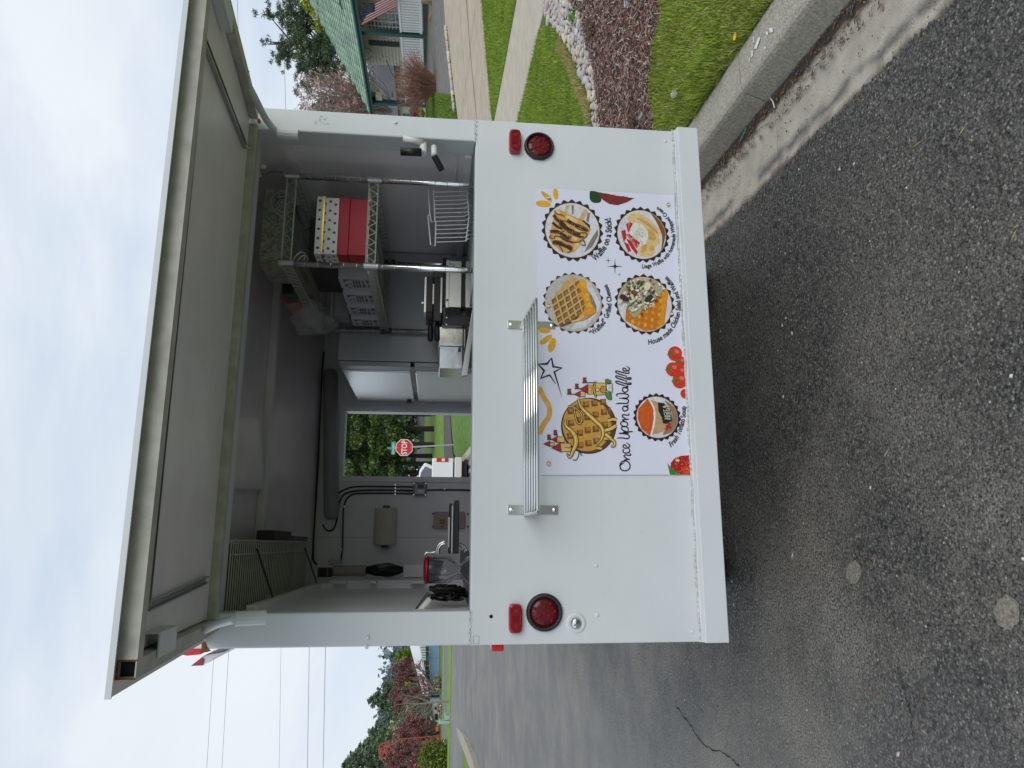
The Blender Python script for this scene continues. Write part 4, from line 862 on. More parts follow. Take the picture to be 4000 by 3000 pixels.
# tomato soup
bd, clip = badge('A2', 1581, 1018, 223, 188, WP); P = Print('sp', clip, YB-.0003)
P.poly([(380, 890), (450, 930), (510, 1010), (505, 1110), (450, 1190), (360, 1215), (420, 1130), (455, 1030), (420, 950)], ink(.30, .19, .11), 3)
P.poly([(245, 880), (370, 920), (430, 960), (452, 1030), (430, 1110), (385, 1180), (255, 1222), (290, 1060)], ink(.50, .33, .17))
P.poly([(130, 970), (215, 862), (270, 960), (278, 1060), (260, 1160), (238, 1228), (160, 1160), (125, 1060)], ink(.60, .10, .008)).rib([(222, 860), (278, 960), (285, 1060), (270, 1160), (245, 1232)], 15, ink(.80, .80, .82))
for _ in range(26): P.ell(pr_rng.uniform(150, 255), pr_rng.uniform(930, 1170), pr_rng.uniform(2, 7), pr_rng.uniform(2, 5), pr_rng.choice([ink(.70, .20, .03), ink(.45, .06, .005), ORG]), 0, 7)
P.poly([(316, 908), (375, 914), (440, 985), (452, 1080), (400, 1112), (365, 1108), (352, 1050), (322, 990)], INK)
for x, y in ((405, 1135), (425, 1115), (432, 1145), (400, 1160)): P.ell(x, y, 15, 15, REDI, 0, 12)
fp = P.build('food_print', bd)
def flat_text(txt, c, p0, p1, size, m, parent, y=YB-.002, name='lettering', bold=.012):
    a, e = oy(c, *p0, y), oy(c, *p1, y); d = e-a; L = d.length; d.normalize(); up = Vector((-d.z, 0, d.x)); V, F, w = glyphs(txt, bold)
    s = L/w; hs = size if size else s
    b = MB(); b.add([a+d*(x*s)+up*(yy*hs) for x, yy in V], F); return b.build(name, m, parent)
flat_text('HOT &', 'sp', (412, 1065), (392, 932), None, ink(.62, .68, .45), bd); flat_text('FRESH', 'sp', (444, 1068), (425, 940), None, ink(.62, .68, .45), bd)
# captions
arc_text('Waffle on a Stick!', 'A1', 797, 590, (1003, 880), (1145, 472), -.0068)
arc_text('Liege Waffle with homemade Whipped Cream', 'A1', 1438, 628, (1440, 942), (1585, 372), -.005)
arc_text('\u201cWaffled\u201d Grilled Cheese', 'A1', 806, 1262, (965, 1568), (1115, 1090), -.0035)
arc_text('House made Chicken Salad and Waffles', 'A1', 1466, 1275, (1500, 1650), (1668, 1015), -.0135)
arc_text('Fresh Tomato Soup', 'A2', 1581, 1018, (1708, 1300), (1840, 912), -.017)
# rays, star, swash, sparkles
RAY = ink(.78, .40, .01)
for c, els in (('A1', ((527, 345, 70, 29, .1), (557, 277, 68, 20, .75), (641, 253, 52, 23, 1.45))), ('A2', ((537, 214, 57, 24, .1), (550, 300, 70, 25, -.62), (607, 350, 68, 32, -1.25)))):
    for e in els: P = Print(c); P.ell(e[0], e[1], e[2], e[3], RAY, e[4], 26); P.build('sun_ray', BAN)
P = Print('A2'); P.rib([(485, 740), (530, 830), (580, 920), (578, 1010), (525, 1090), (490, 1170)], 46, ink(.74, .39, .07)); P.build('swash', BAN)
P = Print('A2'); P.rib([(645, 712), (585, 628), (503, 657), (534, 587), (478, 527), (560, 525), (603, 472), (618, 550), (698, 563), (628, 598), (660, 700), (699, 834)], lambda t: 22 if .12 < t < .8 else (5+17*min(1, t/.12) if t < .5 else 22-20*(t-.8)/.2), INK, 1); P.build('shooting_star', BAN)
for x, y, r in ((1190, 925, 76), (1127, 870, 31), (1230, 1000, 20)):
    P = Print('A1'); P.poly([(x+math.cos(t)*(r if i % 4 == 0 else r*.24 if i % 2 == 0 else r*.17), y+math.sin(t)*(r if i % 4 == 0 else r*.24 if i % 2 == 0 else r*.17)) for i, t in [(i, 2*math.pi*i/16) for i in range(16)]], INK); P.build('sparkle', BAN)
P = Print('A1'); P.poly([(968, 222), (1052, 226), (1062, 322), (1000, 337), (962, 312), (955, 262)], ink(.012, .05, .02), 3).poly([(1045, 226), (1455, 248), (1380, 290), (1300, 332), (1215, 359), (1140, 348), (1080, 312), (1050, 275)], ink(.20, .02, .016))
for _ in range(45): P.ell(pr_rng.uniform(1090, 1300), pr_rng.uniform(262, 325), 5, 3, ink(.30, .05, .04), .5, 7)
P.build('strawberry_print', BAN)
P = Print('A2'); P.poly([(1740, 1402), (1800, 1376), (1900, 1370), (1910, 1552), (1725, 1552), (1703, 1480), (1708, 1440)], ink(.45, .01, .012)).poly([(1674, 1438), (1704, 1482), (1736, 1492), (1728, 1515), (1790, 1520), (1770, 1552), (1700, 1552)], ink(.05, .22, .02))
P.ell(1850, 1510, 45, 40, ink(.68, .04, .03))
for _ in range(36): P.ell(pr_rng.uniform(1735, 1895), pr_rng.uniform(1390, 1545), 5, 3.5, ink(.70, .35, .06), .8, 8)
P.build('strawberry_print', BAN)
P = Print('A2')
for x, y, r in ((1840, 800, 44), (1800, 600, 55), (1800, 505, 48), (1745, 430, 66), (1725, 575, 64), (1790, 680, 70)):
    P.ell(x, y, r, r*1.02, ink(.62, .035, .012), 0, 26).ell(x+r*.25, y-r*.3, r*.35, r*.28, ink(.72, .16, .11), .5)
    if x < 1805:
        for a in range(5): t = a*1.26+.4; P.rib([(x-r*.5, y), (x-r*.5+math.cos(t)*r*.3, y+math.sin(t)*r*.3), (x-r*.5+math.cos(t)*r*.6, y+math.sin(t)*r*.55)], 10, ink(.06, .16, .02), 3)
P.build('tomato_print', BAN)
# brand lettering in script
SCR = [[(1350, 1578), (1332, 1530), (1365, 1468), (1440, 1455), (1492, 1500), (1490, 1575), (1430, 1612), (1365, 1600), (1335, 1555), (1345, 1515), (1388, 1492), (1405, 1470)],
 [(1398, 1440), (1440, 1432), (1500, 1424)], [(1470, 1425), (1425, 1400), (1400, 1375), (1420, 1355), (1470, 1362), (1503, 1362), (1508, 1345), (1480, 1318)],
 [(1400, 1262), (1383, 1285), (1398, 1318), (1450, 1325), (1488, 1300), (1490, 1268), (1462, 1245)],
 [(1455, 1242), (1430, 1205), (1400, 1190), (1384, 1215), (1408, 1245), (1460, 1242), (1492, 1215), (1482, 1188), (1435, 1160)],
 [(1283, 1085), (1360, 1080), (1440, 1092), (1484, 1074), (1470, 1030), (1400, 1012), (1318, 1008)], [(1318, 1008), (1400, 1002), (1480, 1000)],
 [(1385, 990), (1460, 982), (1545, 978)], [(1450, 980), (1380, 955), (1360, 920), (1385, 897), (1440, 900), (1470, 940), (1455, 975)],
 [(1450, 895), (1395, 895), (1350, 865), (1350, 830), (1395, 815), (1445, 830), (1460, 870), (1430, 893)], [(1380, 815), (1400, 790)],
 [(1365, 790), (1420, 782), (1480, 775)], [(1440, 778), (1395, 752), (1368, 725), (1392, 705), (1450, 712), (1478, 706), (1478, 680)],
 [(1388, 572), (1376, 608), (1405, 645), (1450, 632), (1464, 595), (1420, 572), (1388, 572)], [(1380, 570), (1430, 568), (1464, 562), (1462, 535)],
 [(1265, 525), (1350, 520), (1440, 522), (1472, 492), (1455, 455), (1390, 440), (1318, 438)], [(1325, 440), (1390, 436), (1450, 430), (1473, 395), (1440, 370), (1370, 362), (1310, 365), (1278, 385), (1292, 412)],
 [(1390, 265), (1374, 305), (1404, 340), (1450, 327), (1464, 290), (1425, 268), (1390, 265)], [(1380, 263), (1430, 262), (1462, 255), (1455, 228)],
 [(1455, 245), (1380, 225), (1290, 195), (1266, 172), (1285, 160), (1370, 185), (1470, 215), (1512, 210), (1508, 190), (1450, 190), (1425, 160)],
 [(1455, 160), (1380, 140), (1290, 110), (1266, 87), (1285, 75), (1370, 100), (1470, 130), (1512, 125), (1508, 105), (1450, 105), (1425, 75)],
 [(1445, 78), (1370, 60), (1285, 30), (1264, 8), (1285, -4), (1370, 18), (1460, 36), (1482, 15), (1450, -15)],
 [(1452, -8), (1425, -40), (1395, -52), (1380, -32), (1400, -6), (1455, -8), (1486, -32), (1478, -58), (1435, -82)]]
for stroke in SCR:
    P = Print('lg'); P.rib(stroke, lambda t: 20 if .08 < t < .88 else 12, INK, 6); P.build('script_lettering', BAN)
# crest: waffle, syrup and castle towers
LG = Print('lg', None, YB-.0003)
WFB, WFT, SYR, SYL, CAS, ROF, BUSH = ink(.12, .045, .025), ink(.58, .32, .055), ink(.66, .40, .03), ink(.80, .68, .42), ink(.72, .47, .13), ink(.33, .022, .022), ink(.09, .25, .03)
P = Print('lg'); P.ell(828, 885, 450, 455, INK, 0, 44).ell(835, 885, 430, 440, WFB, 0, 44).ell(800, 870, 396, 425, WFT, 0, 44)
for x, y in ((530, 650), (650, 590), (785, 540), (920, 520), (1060, 500), (540, 840), (690, 790), (805, 745), (940, 705), (1075, 660), (525, 1050), (685, 1000), (810, 955), (940, 935), (1090, 870), (690, 1200), (820, 1170), (950, 1130), (1160, 640)):
    h = 52 if x < 1150 else 26; P.poly([(x-h, y-46), (x+h-4, y-54), (x+h, y+44), (x-h+6, y+52)], ink(.19, .07, .02)).poly([(x-h+28, y-42), (x+h-6, y-46), (x+h-12, y+12), (x-h+34, y+16)], ink(.40, .19, .03))
crest = P.build('waffle_crest', BAN)
P = Print('lg', None, YB-.0012)
def syr(pts, w):
    P.rib(pts, lambda t: w(t)+22, INK, 8); P.rib(pts, w, SYR, 8); P.rib([(x-6, y-4) for x, y in pts], lambda t: w(t)*.25, SYL, 8)
syr([(490, 570), (600, 590), (700, 680), (722, 770), (690, 850), (645, 830), (610, 720), (595, 600)], lambda t: 14)
syr([(655, 445), (700, 570), (800, 680), (930, 800), (1030, 900), (1062, 1000), (1030, 1110), (940, 1205)], lambda t: 20+34*math.sin(math.pi*min(1, t*1.1)))
syr([(450, 780), (455, 880), (540, 960), (605, 1050), (622, 1160), (575, 1290), (520, 1395), (475, 1330)], lambda t: 12+52*math.sin(math.pi*min(1, t*1.05)))
syr([(1080, 1090), (1180, 1100), (1245, 1150), (1240, 1210), (1185, 1212)], lambda t: 44-26*t)
syr([(1090, 960), (1190, 930), (1270, 880)], lambda t: 52); syr([(1150, 800), (1220, 780), (1280, 790)], lambda t: 42); syr([(1100, 1020), (1160, 1070), (1190, 1090)], lambda t: 50); syr([(960, 1245), (1040, 1255)], lambda t: 36)
P.build('syrup', crest)
P = Print('lg', None, YB-.0012)
def flag(x, y, w, h): P.out([(x, y), (x+w, y), (x+w, y+h*.15), (x+w*.45, y+h*.3), (x+w, y+h*.5), (x+w, y+h), (x, y+h)], ROF, 10)
def pole(x0, x1, y): P.rib([(x0, y), (x1, y)], 14, INK, 1)
pole(720, 920, 185); flag(738, 105, 52, 78); pole(600, 700, 282); flag(612, 205, 50, 76); pole(475, 600, 372); flag(486, 290, 56, 80)
P.out([(900, 185), (1105, 195), (1110, 375), (930, 390)], CAS).out([(815, 222), (900, 225), (905, 368), (820, 375)], CAS).out([(690, 325), (770, 335), (770, 410), (690, 415)], CAS)
P.out([(685, 290), (812, 212), (815, 368)], ROF).out([(590, 372), (700, 318), (690, 425)], ROF)
P.out([(895, 280), (925, 165), (948, 165), (930, 280), (955, 425), (930, 425)], SYR).ell(970, 300, 34, 34, INK).ell(968, 300, 24, 24, SYL).out([(1020, 265), (1040, 245), (1108, 245), (1108, 352), (1040, 350), (1018, 330)], ink(.50, .27, .05))
P.out([(1115, 215), (1208, 208), (1212, 338), (1130, 320), (1112, 270)], ink(.80, .82, .86))
for k in range(4): P.rib([(1145, 240+k*22), (1205, 238+k*24)], 5, INK, 1)
P.out([(1095, 190), (1100, 132), (1140, 130), (1165, 150), (1190, 150), (1190, 200)], BUSH).out([(1090, 350), (1190, 345), (1200, 460), (1150, 460), (1110, 420)], BUSH)
for k in range(5): P.rib([(860-12*(k % 2), 240+k*26), (885, 240+k*26)], 7, INK, 1)
P.build('castle_towers', crest); P = Print('lg', None, YB-.0012)
P.out([(195, 1152), (272, 1156), (272, 1212), (195, 1210)], CAS).out([(318, 1062), (430, 1065), (440, 1150), (318, 1155)], CAS).out([(372, 1165), (535, 1170), (540, 1305), (375, 1300)], CAS)
P.out([(92, 1178), (202, 1130), (202, 1226)], ROF).out([(222, 1105), (322, 1048), (312, 1160)], ROF).out([(222, 1242), (372, 1155), (388, 1315)], ROF)
P.rib([(430, 1240), (530, 1240)], 8, INK, 1).rib([(570, 1430), (620, 1440), (660, 1380), (670, 1310)], 14, INK, 5).rib([(680, 1310), (720, 1370)], 16, INK, 1)
pole(155, 240, 1106); flag(160, 1032, 52, 72); pole(258, 330, 1032); flag(262, 958, 52, 72)
P.build('castle_towers', crest)
# grommets
BRASS = mat('brass', (.62, .50, .26), .3, 1.)
for c, x, y in (('A1', 574, 287), ('A1', 1683, 352), ('A1', 572, 1291), ('A1', 1712, 1363), ('A2', 574, 1446), ('A2', 1770, 1418)):
    o = oy(c, x, y, YB-.003); b = MB(); b.lathe([(.0038, .004), (.0042, -.0012), (.006, -.0026), (.008, -.0012), (.0082, .004)], o, (0, 1, 0), 18, False); g = b.build('grommet', BRASS, BAN, smooth=True)
    b = MB(); b.lathe([(.0040, 0), (.0001, -.0006)], o, (0, 1, 0), 12, False); b.build('rivet', WHITEM, g)
# ================================================================== STREET AND GROUND
def terr_np(l, s):
    sm_ = lambda a, b_, x: (lambda t: t*t*(3-2*t))(np.clip((x-a)/(b_-a), 0, 1))
    z = .73*sm_(4, 34, s)
    z = z+np.where(s > 40, .043*np.minimum(s-40, 90)*sm_(-25, -4, l), 0)
    return z+np.where(l > 1.65, .13+.09*(np.minimum(l, 21)-1.65)*(1-sm_(34, 44, s)*.8), 0)
def xyz(l, s, z): return np.stack([l*TY+s*TX, -l*TX+s*TY, z], -1)
def sheet(name, ls, ss, m, dz=0., **tags):
    l, s = np.meshgrid(np.asarray(ls, float), np.asarray(ss, float)); z = terr_np(l, s)+dz; V = xyz(l, s, z).reshape(-1, 3); nl, ns = len(ls), len(ss)
    i, j = np.meshgrid(np.arange(nl-1), np.arange(ns-1)); a = (j*nl+i).ravel(); F = np.stack([a, a+1, a+nl+1, a+nl], -1)
    return npmesh(name, V, F, m, None, **tags)
ST = {'kind': 'structure'}
LAWNB = mat('lawn_soil', (.13, .20, .032), .95, var=.45, vs=2.6, bump=.4, bs=60, col2=(.085, .135, .022))
sheet('ground', [-400, -200, -120, -60, -30, -20, -12, -8, -4, 0, 1.38, 1.5, 1.66, 3, 5, 7, 10, 14, 18, 21, 26, 34, 60, 120, 260, 420], list(range(-30, 60, 2))+[62, 66, 72, 80, 90, 100, 115, 130, 160, 220, 320, 480], LAWNB, -.03, **ST)
# asphalt
def asphalt():
    m = bpy.data.materials.new('asphalt'); m.use_nodes = True; t = m.node_tree; b_ = t.nodes['Principled BSDF']; N = t.nodes.new; K = t.links.new
    b_.inputs['Roughness'].default_value = .85; b_.inputs['Specular IOR Level'].default_value = .3
    tcn = N('ShaderNodeTexCoord'); P = tcn.outputs['Object']
    v1 = N('ShaderNodeTexVoronoi'); v1.inputs['Scale'].default_value = 118; K(P, v1.inputs['Vector'])
    v2 = N('ShaderNodeTexVoronoi'); v2.inputs['Scale'].default_value = 230; K(P, v2.inputs['Vector'])
    rp = N('ShaderNodeValToRGB'); e = rp.color_ramp.elements; e[0].position = .0; e[0].color = (.030, .030, .030, 1); e[1].position = 1; e[1].color = (.40, .37, .32, 1)
    for po, c in ((.30, (.104, .099, .091)), (.62, (.158, .153, .143)), (.88, (.205, .197, .18)), (.955, (.27, .255, .225))): x = e.new(po); x.color = (*c, 1)
    sep = N('ShaderNodeSeparateColor'); K(v1.outputs['Color'], sep.inputs[0]); K(sep.outputs[0], rp.inputs[0])
    # pitch between the stones
    rg = N('ShaderNodeValToRGB'); rg.color_ramp.elements[0].position = .28; rg.color_ramp.elements[0].color = (1, 1, 1, 1); rg.color_ramp.elements[1].position = .62; rg.color_ramp.elements[1].color = (.42, .41, .39, 1); K(v1.outputs['Distance'], rg.inputs[0])
    mul = N('ShaderNodeMixRGB'); mul.blend_type = 'MULTIPLY'; mul.inputs[0].default_value = .78; K(rp.outputs[0], mul.inputs[1]); K(rg.outputs[0], mul.inputs[2])
    # pale cement dust lying between the stones in drifts
    n1_ = N('ShaderNodeTexNoise'); n1_.inputs['Scale'].default_value = 1.15; n1_.inputs['Detail'].default_value = 5; n1_.inputs['Roughness'].default_value = .62; K(P, n1_.inputs['Vector'])
    r1_ = N('ShaderNodeValToRGB'); r1_.color_ramp.elements[0].position = .42; r1_.color_ramp.elements[1].position = .72; K(n1_.outputs[0], r1_.inputs[0])
    sx = N('ShaderNodeSeparateXYZ'); K(P, sx.inputs[0])
    mr = N('ShaderNodeMapRange'); mr.inputs[1].default_value = .9; mr.inputs[2].default_value = -.9; mr.inputs[3].default_value = .15; mr.inputs[4].default_value = 1.0; K(sx.outputs[0], mr.inputs[0])
    m0 = N('ShaderNodeMath'); m0.operation = 'MULTIPLY'; K(r1_.outputs[0], m0.inputs[0]); K(mr.outputs[0], m0.inputs[1])
    n3 = N('ShaderNodeTexNoise'); n3.inputs['Scale'].default_value = 120; n3.inputs['Detail'].default_value = 3; K(P, n3.inputs['Vector'])
    r3 = N('ShaderNodeValToRGB'); r3.color_ramp.elements[0].position = .42; r3.color_ramp.elements[1].position = .58; K(n3.outputs[0], r3.inputs[0])
    m1 = N('ShaderNodeMath'); m1.operation = 'MULTIPLY'; K(m0.outputs[0], m1.inputs[0]); K(r3.outputs[0], m1.inputs[1])
    # worn driving lane further on: paler, smoother
    n4 = N('ShaderNodeTexNoise'); n4.inputs['Scale'].default_value = .55; n4.inputs['Detail'].default_value = 4
    mp_ = N('ShaderNodeMapping'); mp_.inputs['Scale'].default_value = (1.2, .2, 1); K(P, mp_.inputs[0]); K(mp_.outputs[0], n4.inputs['Vector'])
    mrl = N('ShaderNodeMapRange'); mrl.inputs[1].default_value = -.9; mrl.inputs[2].default_value = -2.4; mrl.inputs[3].default_value = 0; mrl.inputs[4].default_value = 1; K(sx.outputs[0], mrl.inputs[0])
    mw = N('ShaderNodeMath'); mw.operation = 'MULTIPLY'; K(mrl.outputs[0], mw.inputs[0]); mw.inputs[1].default_value = .65
    lane = N('ShaderNodeMixRGB'); K(mw.outputs[0], lane.inputs[0]); K(mul.outputs[0], lane.inputs[1])
    lr = N('ShaderNodeValToRGB'); lr.color_ramp.elements[0].position = .3; lr.color_ramp.elements[0].color = (.27, .266, .258, 1); lr.color_ramp.elements[1].position = .7; lr.color_ramp.elements[1].color = (.30, .295, .285, 1); K(n4.outputs[0], lr.inputs[0]); K(lr.outputs[0], lane.inputs[2])
    dust = N('ShaderNodeMixRGB'); K(m1.outputs[0], dust.inputs[0]); K(lane.outputs[0], dust.inputs[1]); dust.inputs[2].default_value = (.42, .38, .30, 1)
    K(dust.outputs[0], b_.inputs['Base Color'])
    bn = N('ShaderNodeBump'); bn.inputs['Strength'].default_value = .75; bn.inputs['Distance'].default_value = .006; bn.invert = True
    ad = N('ShaderNodeMath'); ad.operation = 'ADD'; K(v1.outputs['Distance'], ad.inputs[0]); K(v2.outputs['Distance'], ad.inputs[1]); K(ad.outputs[0], bn.inputs['Height']); K(bn.outputs[0], b_.inputs['Normal'])
    return m
ASP = asphalt()
sheet('road', [-9, -7.16, -6, -4, -2, -1, 0, .5, .985], np.linspace(-12, 30, 64), ASP, 0., **ST)
sheet('cross_street', [-140, -60, -30, -20, -15, -10.5, -6, -1.0], np.linspace(21.5, 30.2, 8), ASP, .004, **ST)
sheet('cross_street', [-.98, .5, 1.3, 1.655, 3, 6, 10, 20, 40, 120], np.linspace(29.6, 44, 12), ASP, .006, **ST)
PALE = mat('pale_asphalt', (.20, .20, .20), .9, var=.12, vs=3, bump=.3, bs=90)
sheet('lane', [-140, -60, -30, -20, -15, -10, -6, -1.0], np.linspace(36.6, 42.6, 6), PALE, .012, **ST)
CONC = mat('concrete', (.40, .36, .295), .9, var=.22, vs=7, bump=.35, bs=110)
CONC2 = mat('driveway_concrete', (.52, .455, .355), .9, var=.16, vs=5, bump=.3, bs=70)
sheet('far_pavement', [-140, -60, -30, -20, -15, -10, -6, -1.0], np.linspace(42.8, 43.6, 2), CONC, .014, **ST)
LIME = mat('verge_grass', (.20, .34, .03), .95, var=.4, vs=3, bump=.5, bs=30)
sheet('verge', [-140, -60, -30, -20, -15, -10, -6, -1.0], np.linspace(30.2, 36.4, 6), LIME, .014, **ST)
sheet('far_lawn', [-140, -60, -30, -20, -15, -10, -6, -1.0], np.linspace(43.7, 52, 6), mat('far_lawn_grass', (.13, .24, .03), .95, var=.4, vs=1.5), .006, **ST)
# crack lines in the asphalt (narrow dark strips laid on the surface)
def wob(pts, w, dz, seed, n=10):
    r_ = random.Random(seed); P = spline(pts, n); A = []; B = []
    for i, p in enumerate(P):
        d = (P[min(i+1, len(P)-1)]-P[max(i-1, 0)]); d.z = 0; d = d.normalized(); s = Vector((-d.y, d.x, 0)); q = p+s*r_.uniform(-.008, .008); h = w*(.4+r_.random())
        A.append(q+s*h+Vector((0, 0, dz))); B.append(q-s*h+Vector((0, 0, dz)))
    b = MB(); n = len(P); b.add(A+B, [(i, i+1, n+i+1, n+i) for i in range(n-1)]); return b
b = wob([og('k3', x, y) for x, y in ((60, 1190), (150, 1310), (230, 1430), (380, 1500), (460, 1575))], .0035, .003, 4); b.build('road_crack', mat('crack_dark', (.012, .012, .012), .95), None, **ST)
b = wob([og('k3', x, y) for x, y in ((1430, 960), (1480, 1100), (1520, 1260), (1530, 1400))], .0022, .003, 5); b.build('road_crack', MATS['crack_dark'], None, **ST)
# two pale cement spots
SPOT = mat('cement_spot', (.36, .32, .25), .95, var=.5, vs=110, bump=.5, bs=140, col2=(.12, .11, .10))
for x, y, rx, ry in ((1165, 370, 44, 72), (2115, 620, 78, 110)):
    r_ = random.Random(x); b = MB(); b.poly([og('k3', x+rx*math.cos(t)*(1+r_.uniform(-.12, .12)), y+ry*math.sin(t)*(1+r_.uniform(-.12, .12)))+Vector((0, 0, .003)) for t in [2*math.pi*i/26 for i in range(26)]]); b.build('cement_spot', SPOT, None, **ST)
# kerb blocks and gutter slabs
def gutter_mat():
    m = mat('gutter_concrete', (.50, .455, .37), .92, var=.2, vs=9, bump=.5, bs=120); t = m.node_tree; b_ = t.nodes['Principled BSDF']; N = t.nodes.new; K = t.links.new
    src = b_.inputs['Base Color'].links[0].from_socket; tcn = N('ShaderNodeTexCoord'); P = tcn.outputs['Object']
    dt = N('ShaderNodeVectorMath'); dt.operation = 'DOT_PRODUCT'; dt.inputs[1].default_value = (TY, -TX, 0); K(P, dt.inputs[0])
    def band(cen, half, amp, sc, soft, col, src, streak=False):
        n = N('ShaderNodeTexNoise'); n.inputs['Scale'].default_value = sc; n.inputs['Detail'].default_value = 9; n.inputs['Roughness'].default_value = .68; K(P, n.inputs['Vector'])
        a = N('ShaderNodeMath'); a.operation = 'MULTIPLY_ADD'; a.inputs[1].default_value = amp; K(n.outputs[0], a.inputs[0]); K(dt.outputs['Value'], a.inputs[2])
        d = N('ShaderNodeMath'); d.operation = 'SUBTRACT'; d.inputs[1].default_value = cen+amp*.5; K(a.outputs[0], d.inputs[0])
        ab = N('ShaderNodeMath'); ab.operation = 'ABSOLUTE'; K(d.outputs[0], ab.inputs[0])
        mr = N('ShaderNodeMapRange'); mr.inputs[1].default_value = half+soft; mr.inputs[2].default_value = half-soft; mr.inputs[3].default_value = 0; mr.inputs[4].default_value = 1; K(ab.outputs[0], mr.inputs[0]); f = mr.outputs[0]
        if streak:
            n2_ = N('ShaderNodeTexNoise'); n2_.inputs['Scale'].default_value = 5; n2_.inputs['Detail'].default_value = 4; K(P, n2_.inputs['Vector'])
            r = N('ShaderNodeValToRGB'); r.color_ramp.elements[0].position = .40; r.color_ramp.elements[1].position = .56; K(n2_.outputs[0], r.inputs[0])
            mu = N('ShaderNodeMath'); mu.operation = 'MULTIPLY'; K(f, mu.inputs[0]); K(r.outputs[0], mu.inputs[1]); f = mu.outputs[0]
        mx_ = N('ShaderNodeMixRGB'); mx_.inputs[2].default_value = (*col, 1); K(f, mx_.inputs[0]); K(src, mx_.inputs[1]); return mx_.outputs[0]
    c = band(1.08, .024, .10, 8, .02, (.17, .158, .145), src, True)
    c = band(.975, .045, .10, 9, .02, (.13, .095, .065), c)
    c = band(1.378, .062, .13, 6, .016, (.07, .05, .036), c)
    n = N('ShaderNodeTexVoronoi'); n.inputs['Scale'].default_value = 26; K(P, n.inputs['Vector']); r = N('ShaderNodeValToRGB'); r.color_ramp.elements[0].position = .07; r.color_ramp.elements[0].color = (.05, .05, .05, 1); r.color_ramp.elements[1].position = .10; r.color_ramp.elements[1].color = (1, 1, 1, 1); K(n.outputs['Distance'], r.inputs[0])
    mu = N('ShaderNodeMixRGB'); mu.blend_type = 'MULTIPLY'; mu.inputs[0].default_value = .7; K(c, mu.inputs[1]); K(r.outputs[0], mu.inputs[2]); K(mu.outputs[0], b_.inputs['Base Color'])
    return m
GUTM = gutter_mat()
KERBM = mat('kerb_concrete', (.50, .455, .37), .92, var=.40, vs=70, bump=.9, bs=150)
KERB = bpy.data.objects.new('kerb', None); COL.objects.link(KERB); KERB['kind'] = 'structure'; KERB.location = LS(1.5, 0, 0)
GUT = bpy.data.objects.new('gutter', None); COL.objects.link(GUT); GUT['kind'] = 'structure'; GUT.location = LS(1.2, 0, 0)
jS = toLS(oz('k1', 470, 548, .13))[1]; jG = toLS(oz('k1', 690, 900, .0))[1]
def ext(prof, s0, s1, n):
    vs = []; m_ = len(prof)
    for i in range(n+1):
        s = s0+(s1-s0)*i/n; g = .73*sm(4, 34, s)
        vs += [LS(l-.03*max(0, s-5), s, z+g) for l, z in prof]
    fs = [(i*m_+k, i*m_+(k+1) % m_, (i+1)*m_+(k+1) % m_, (i+1)*m_+k) for i in range(n) for k in range(m_)]
    return vs, fs+[tuple(range(m_)), tuple(range(n*m_, (n+1)*m_))]
KP = [(1.385, -.05), (1.392, .012), (1.428, .112), (1.440, .127), (1.458, .133), (1.63, .138), (1.655, .13), (1.66, -.05)]
GP = [(.975, -.08), (.978, .003), (1.18, -.002), (1.30, .004), (1.3835, .008), (1.3835, -.08)]
for k in range(-4, 9):
    a = jS+3.05*k; b = MB(); b.add(*ext(KP, a+.004, a+3.046, 6)); b.build('kerb_block', KERBM, KERB)
    a = jG+3.05*k; b = MB(); b.add(*ext(GP, a+.003, a+3.047, 6)); b.build('gutter_slab', GUTM, GUT)
# paint flakes on the kerb
b = MB()
for pts in (((640, 170), (660, 172), (662, 195), (648, 202), (640, 190)), ((618, 195), (632, 195), (632, 215), (622, 215)), ((570, 230), (585, 232), (562, 300), (546, 302)), ((530, 312), (538, 312), (538, 345), (528, 355)), ((515, 355), (520, 355), (518, 385), (512, 380)), ((608, 285), (618, 290), (616, 302), (608, 300)), ((540, 225), (548, 230), (542, 265), (538, 260))):
    b.poly([oz('k1', x, y, .1395) for x, y in pts])
b.build('paint_flakes', mat('white_flake', (.75, .75, .74), .7), None, kind='stuff')
# tar overlap on the gutter and dirt against the kerb: sheets with ragged edges
def ragged(name, l0, l1, s0, s1, m, dz, amp, seed, n=160, tag_=None):
    r_ = random.Random(seed); b = MB(); A = []; B = []; pa = [r_.uniform(0, 6.3) for _ in range(6)]
    for i in range(n+1):
        s = s0+(s1-s0)*i/n; g = .73*sm(4, 34, s)
        f = lambda o: sum(math.sin(s*(3+7*j)+pa[(j+o) % 6])/(1+j*.6) for j in range(4))*amp*.4+r_.uniform(-amp, amp)*.5
        A.append(LS(l0, s, -.003+g)); B.append(LS(l1+f(2), s, dz+g))
    b.add(A+B, [(i, i+1, n+2+i, n+1+i) for i in range(n)]); return b.build(name, m, None, **(tag_ or ST))
ragged('road_edge', .90, 1.0, -2.5, 6, ASP, .0055, .022, 4, 900)
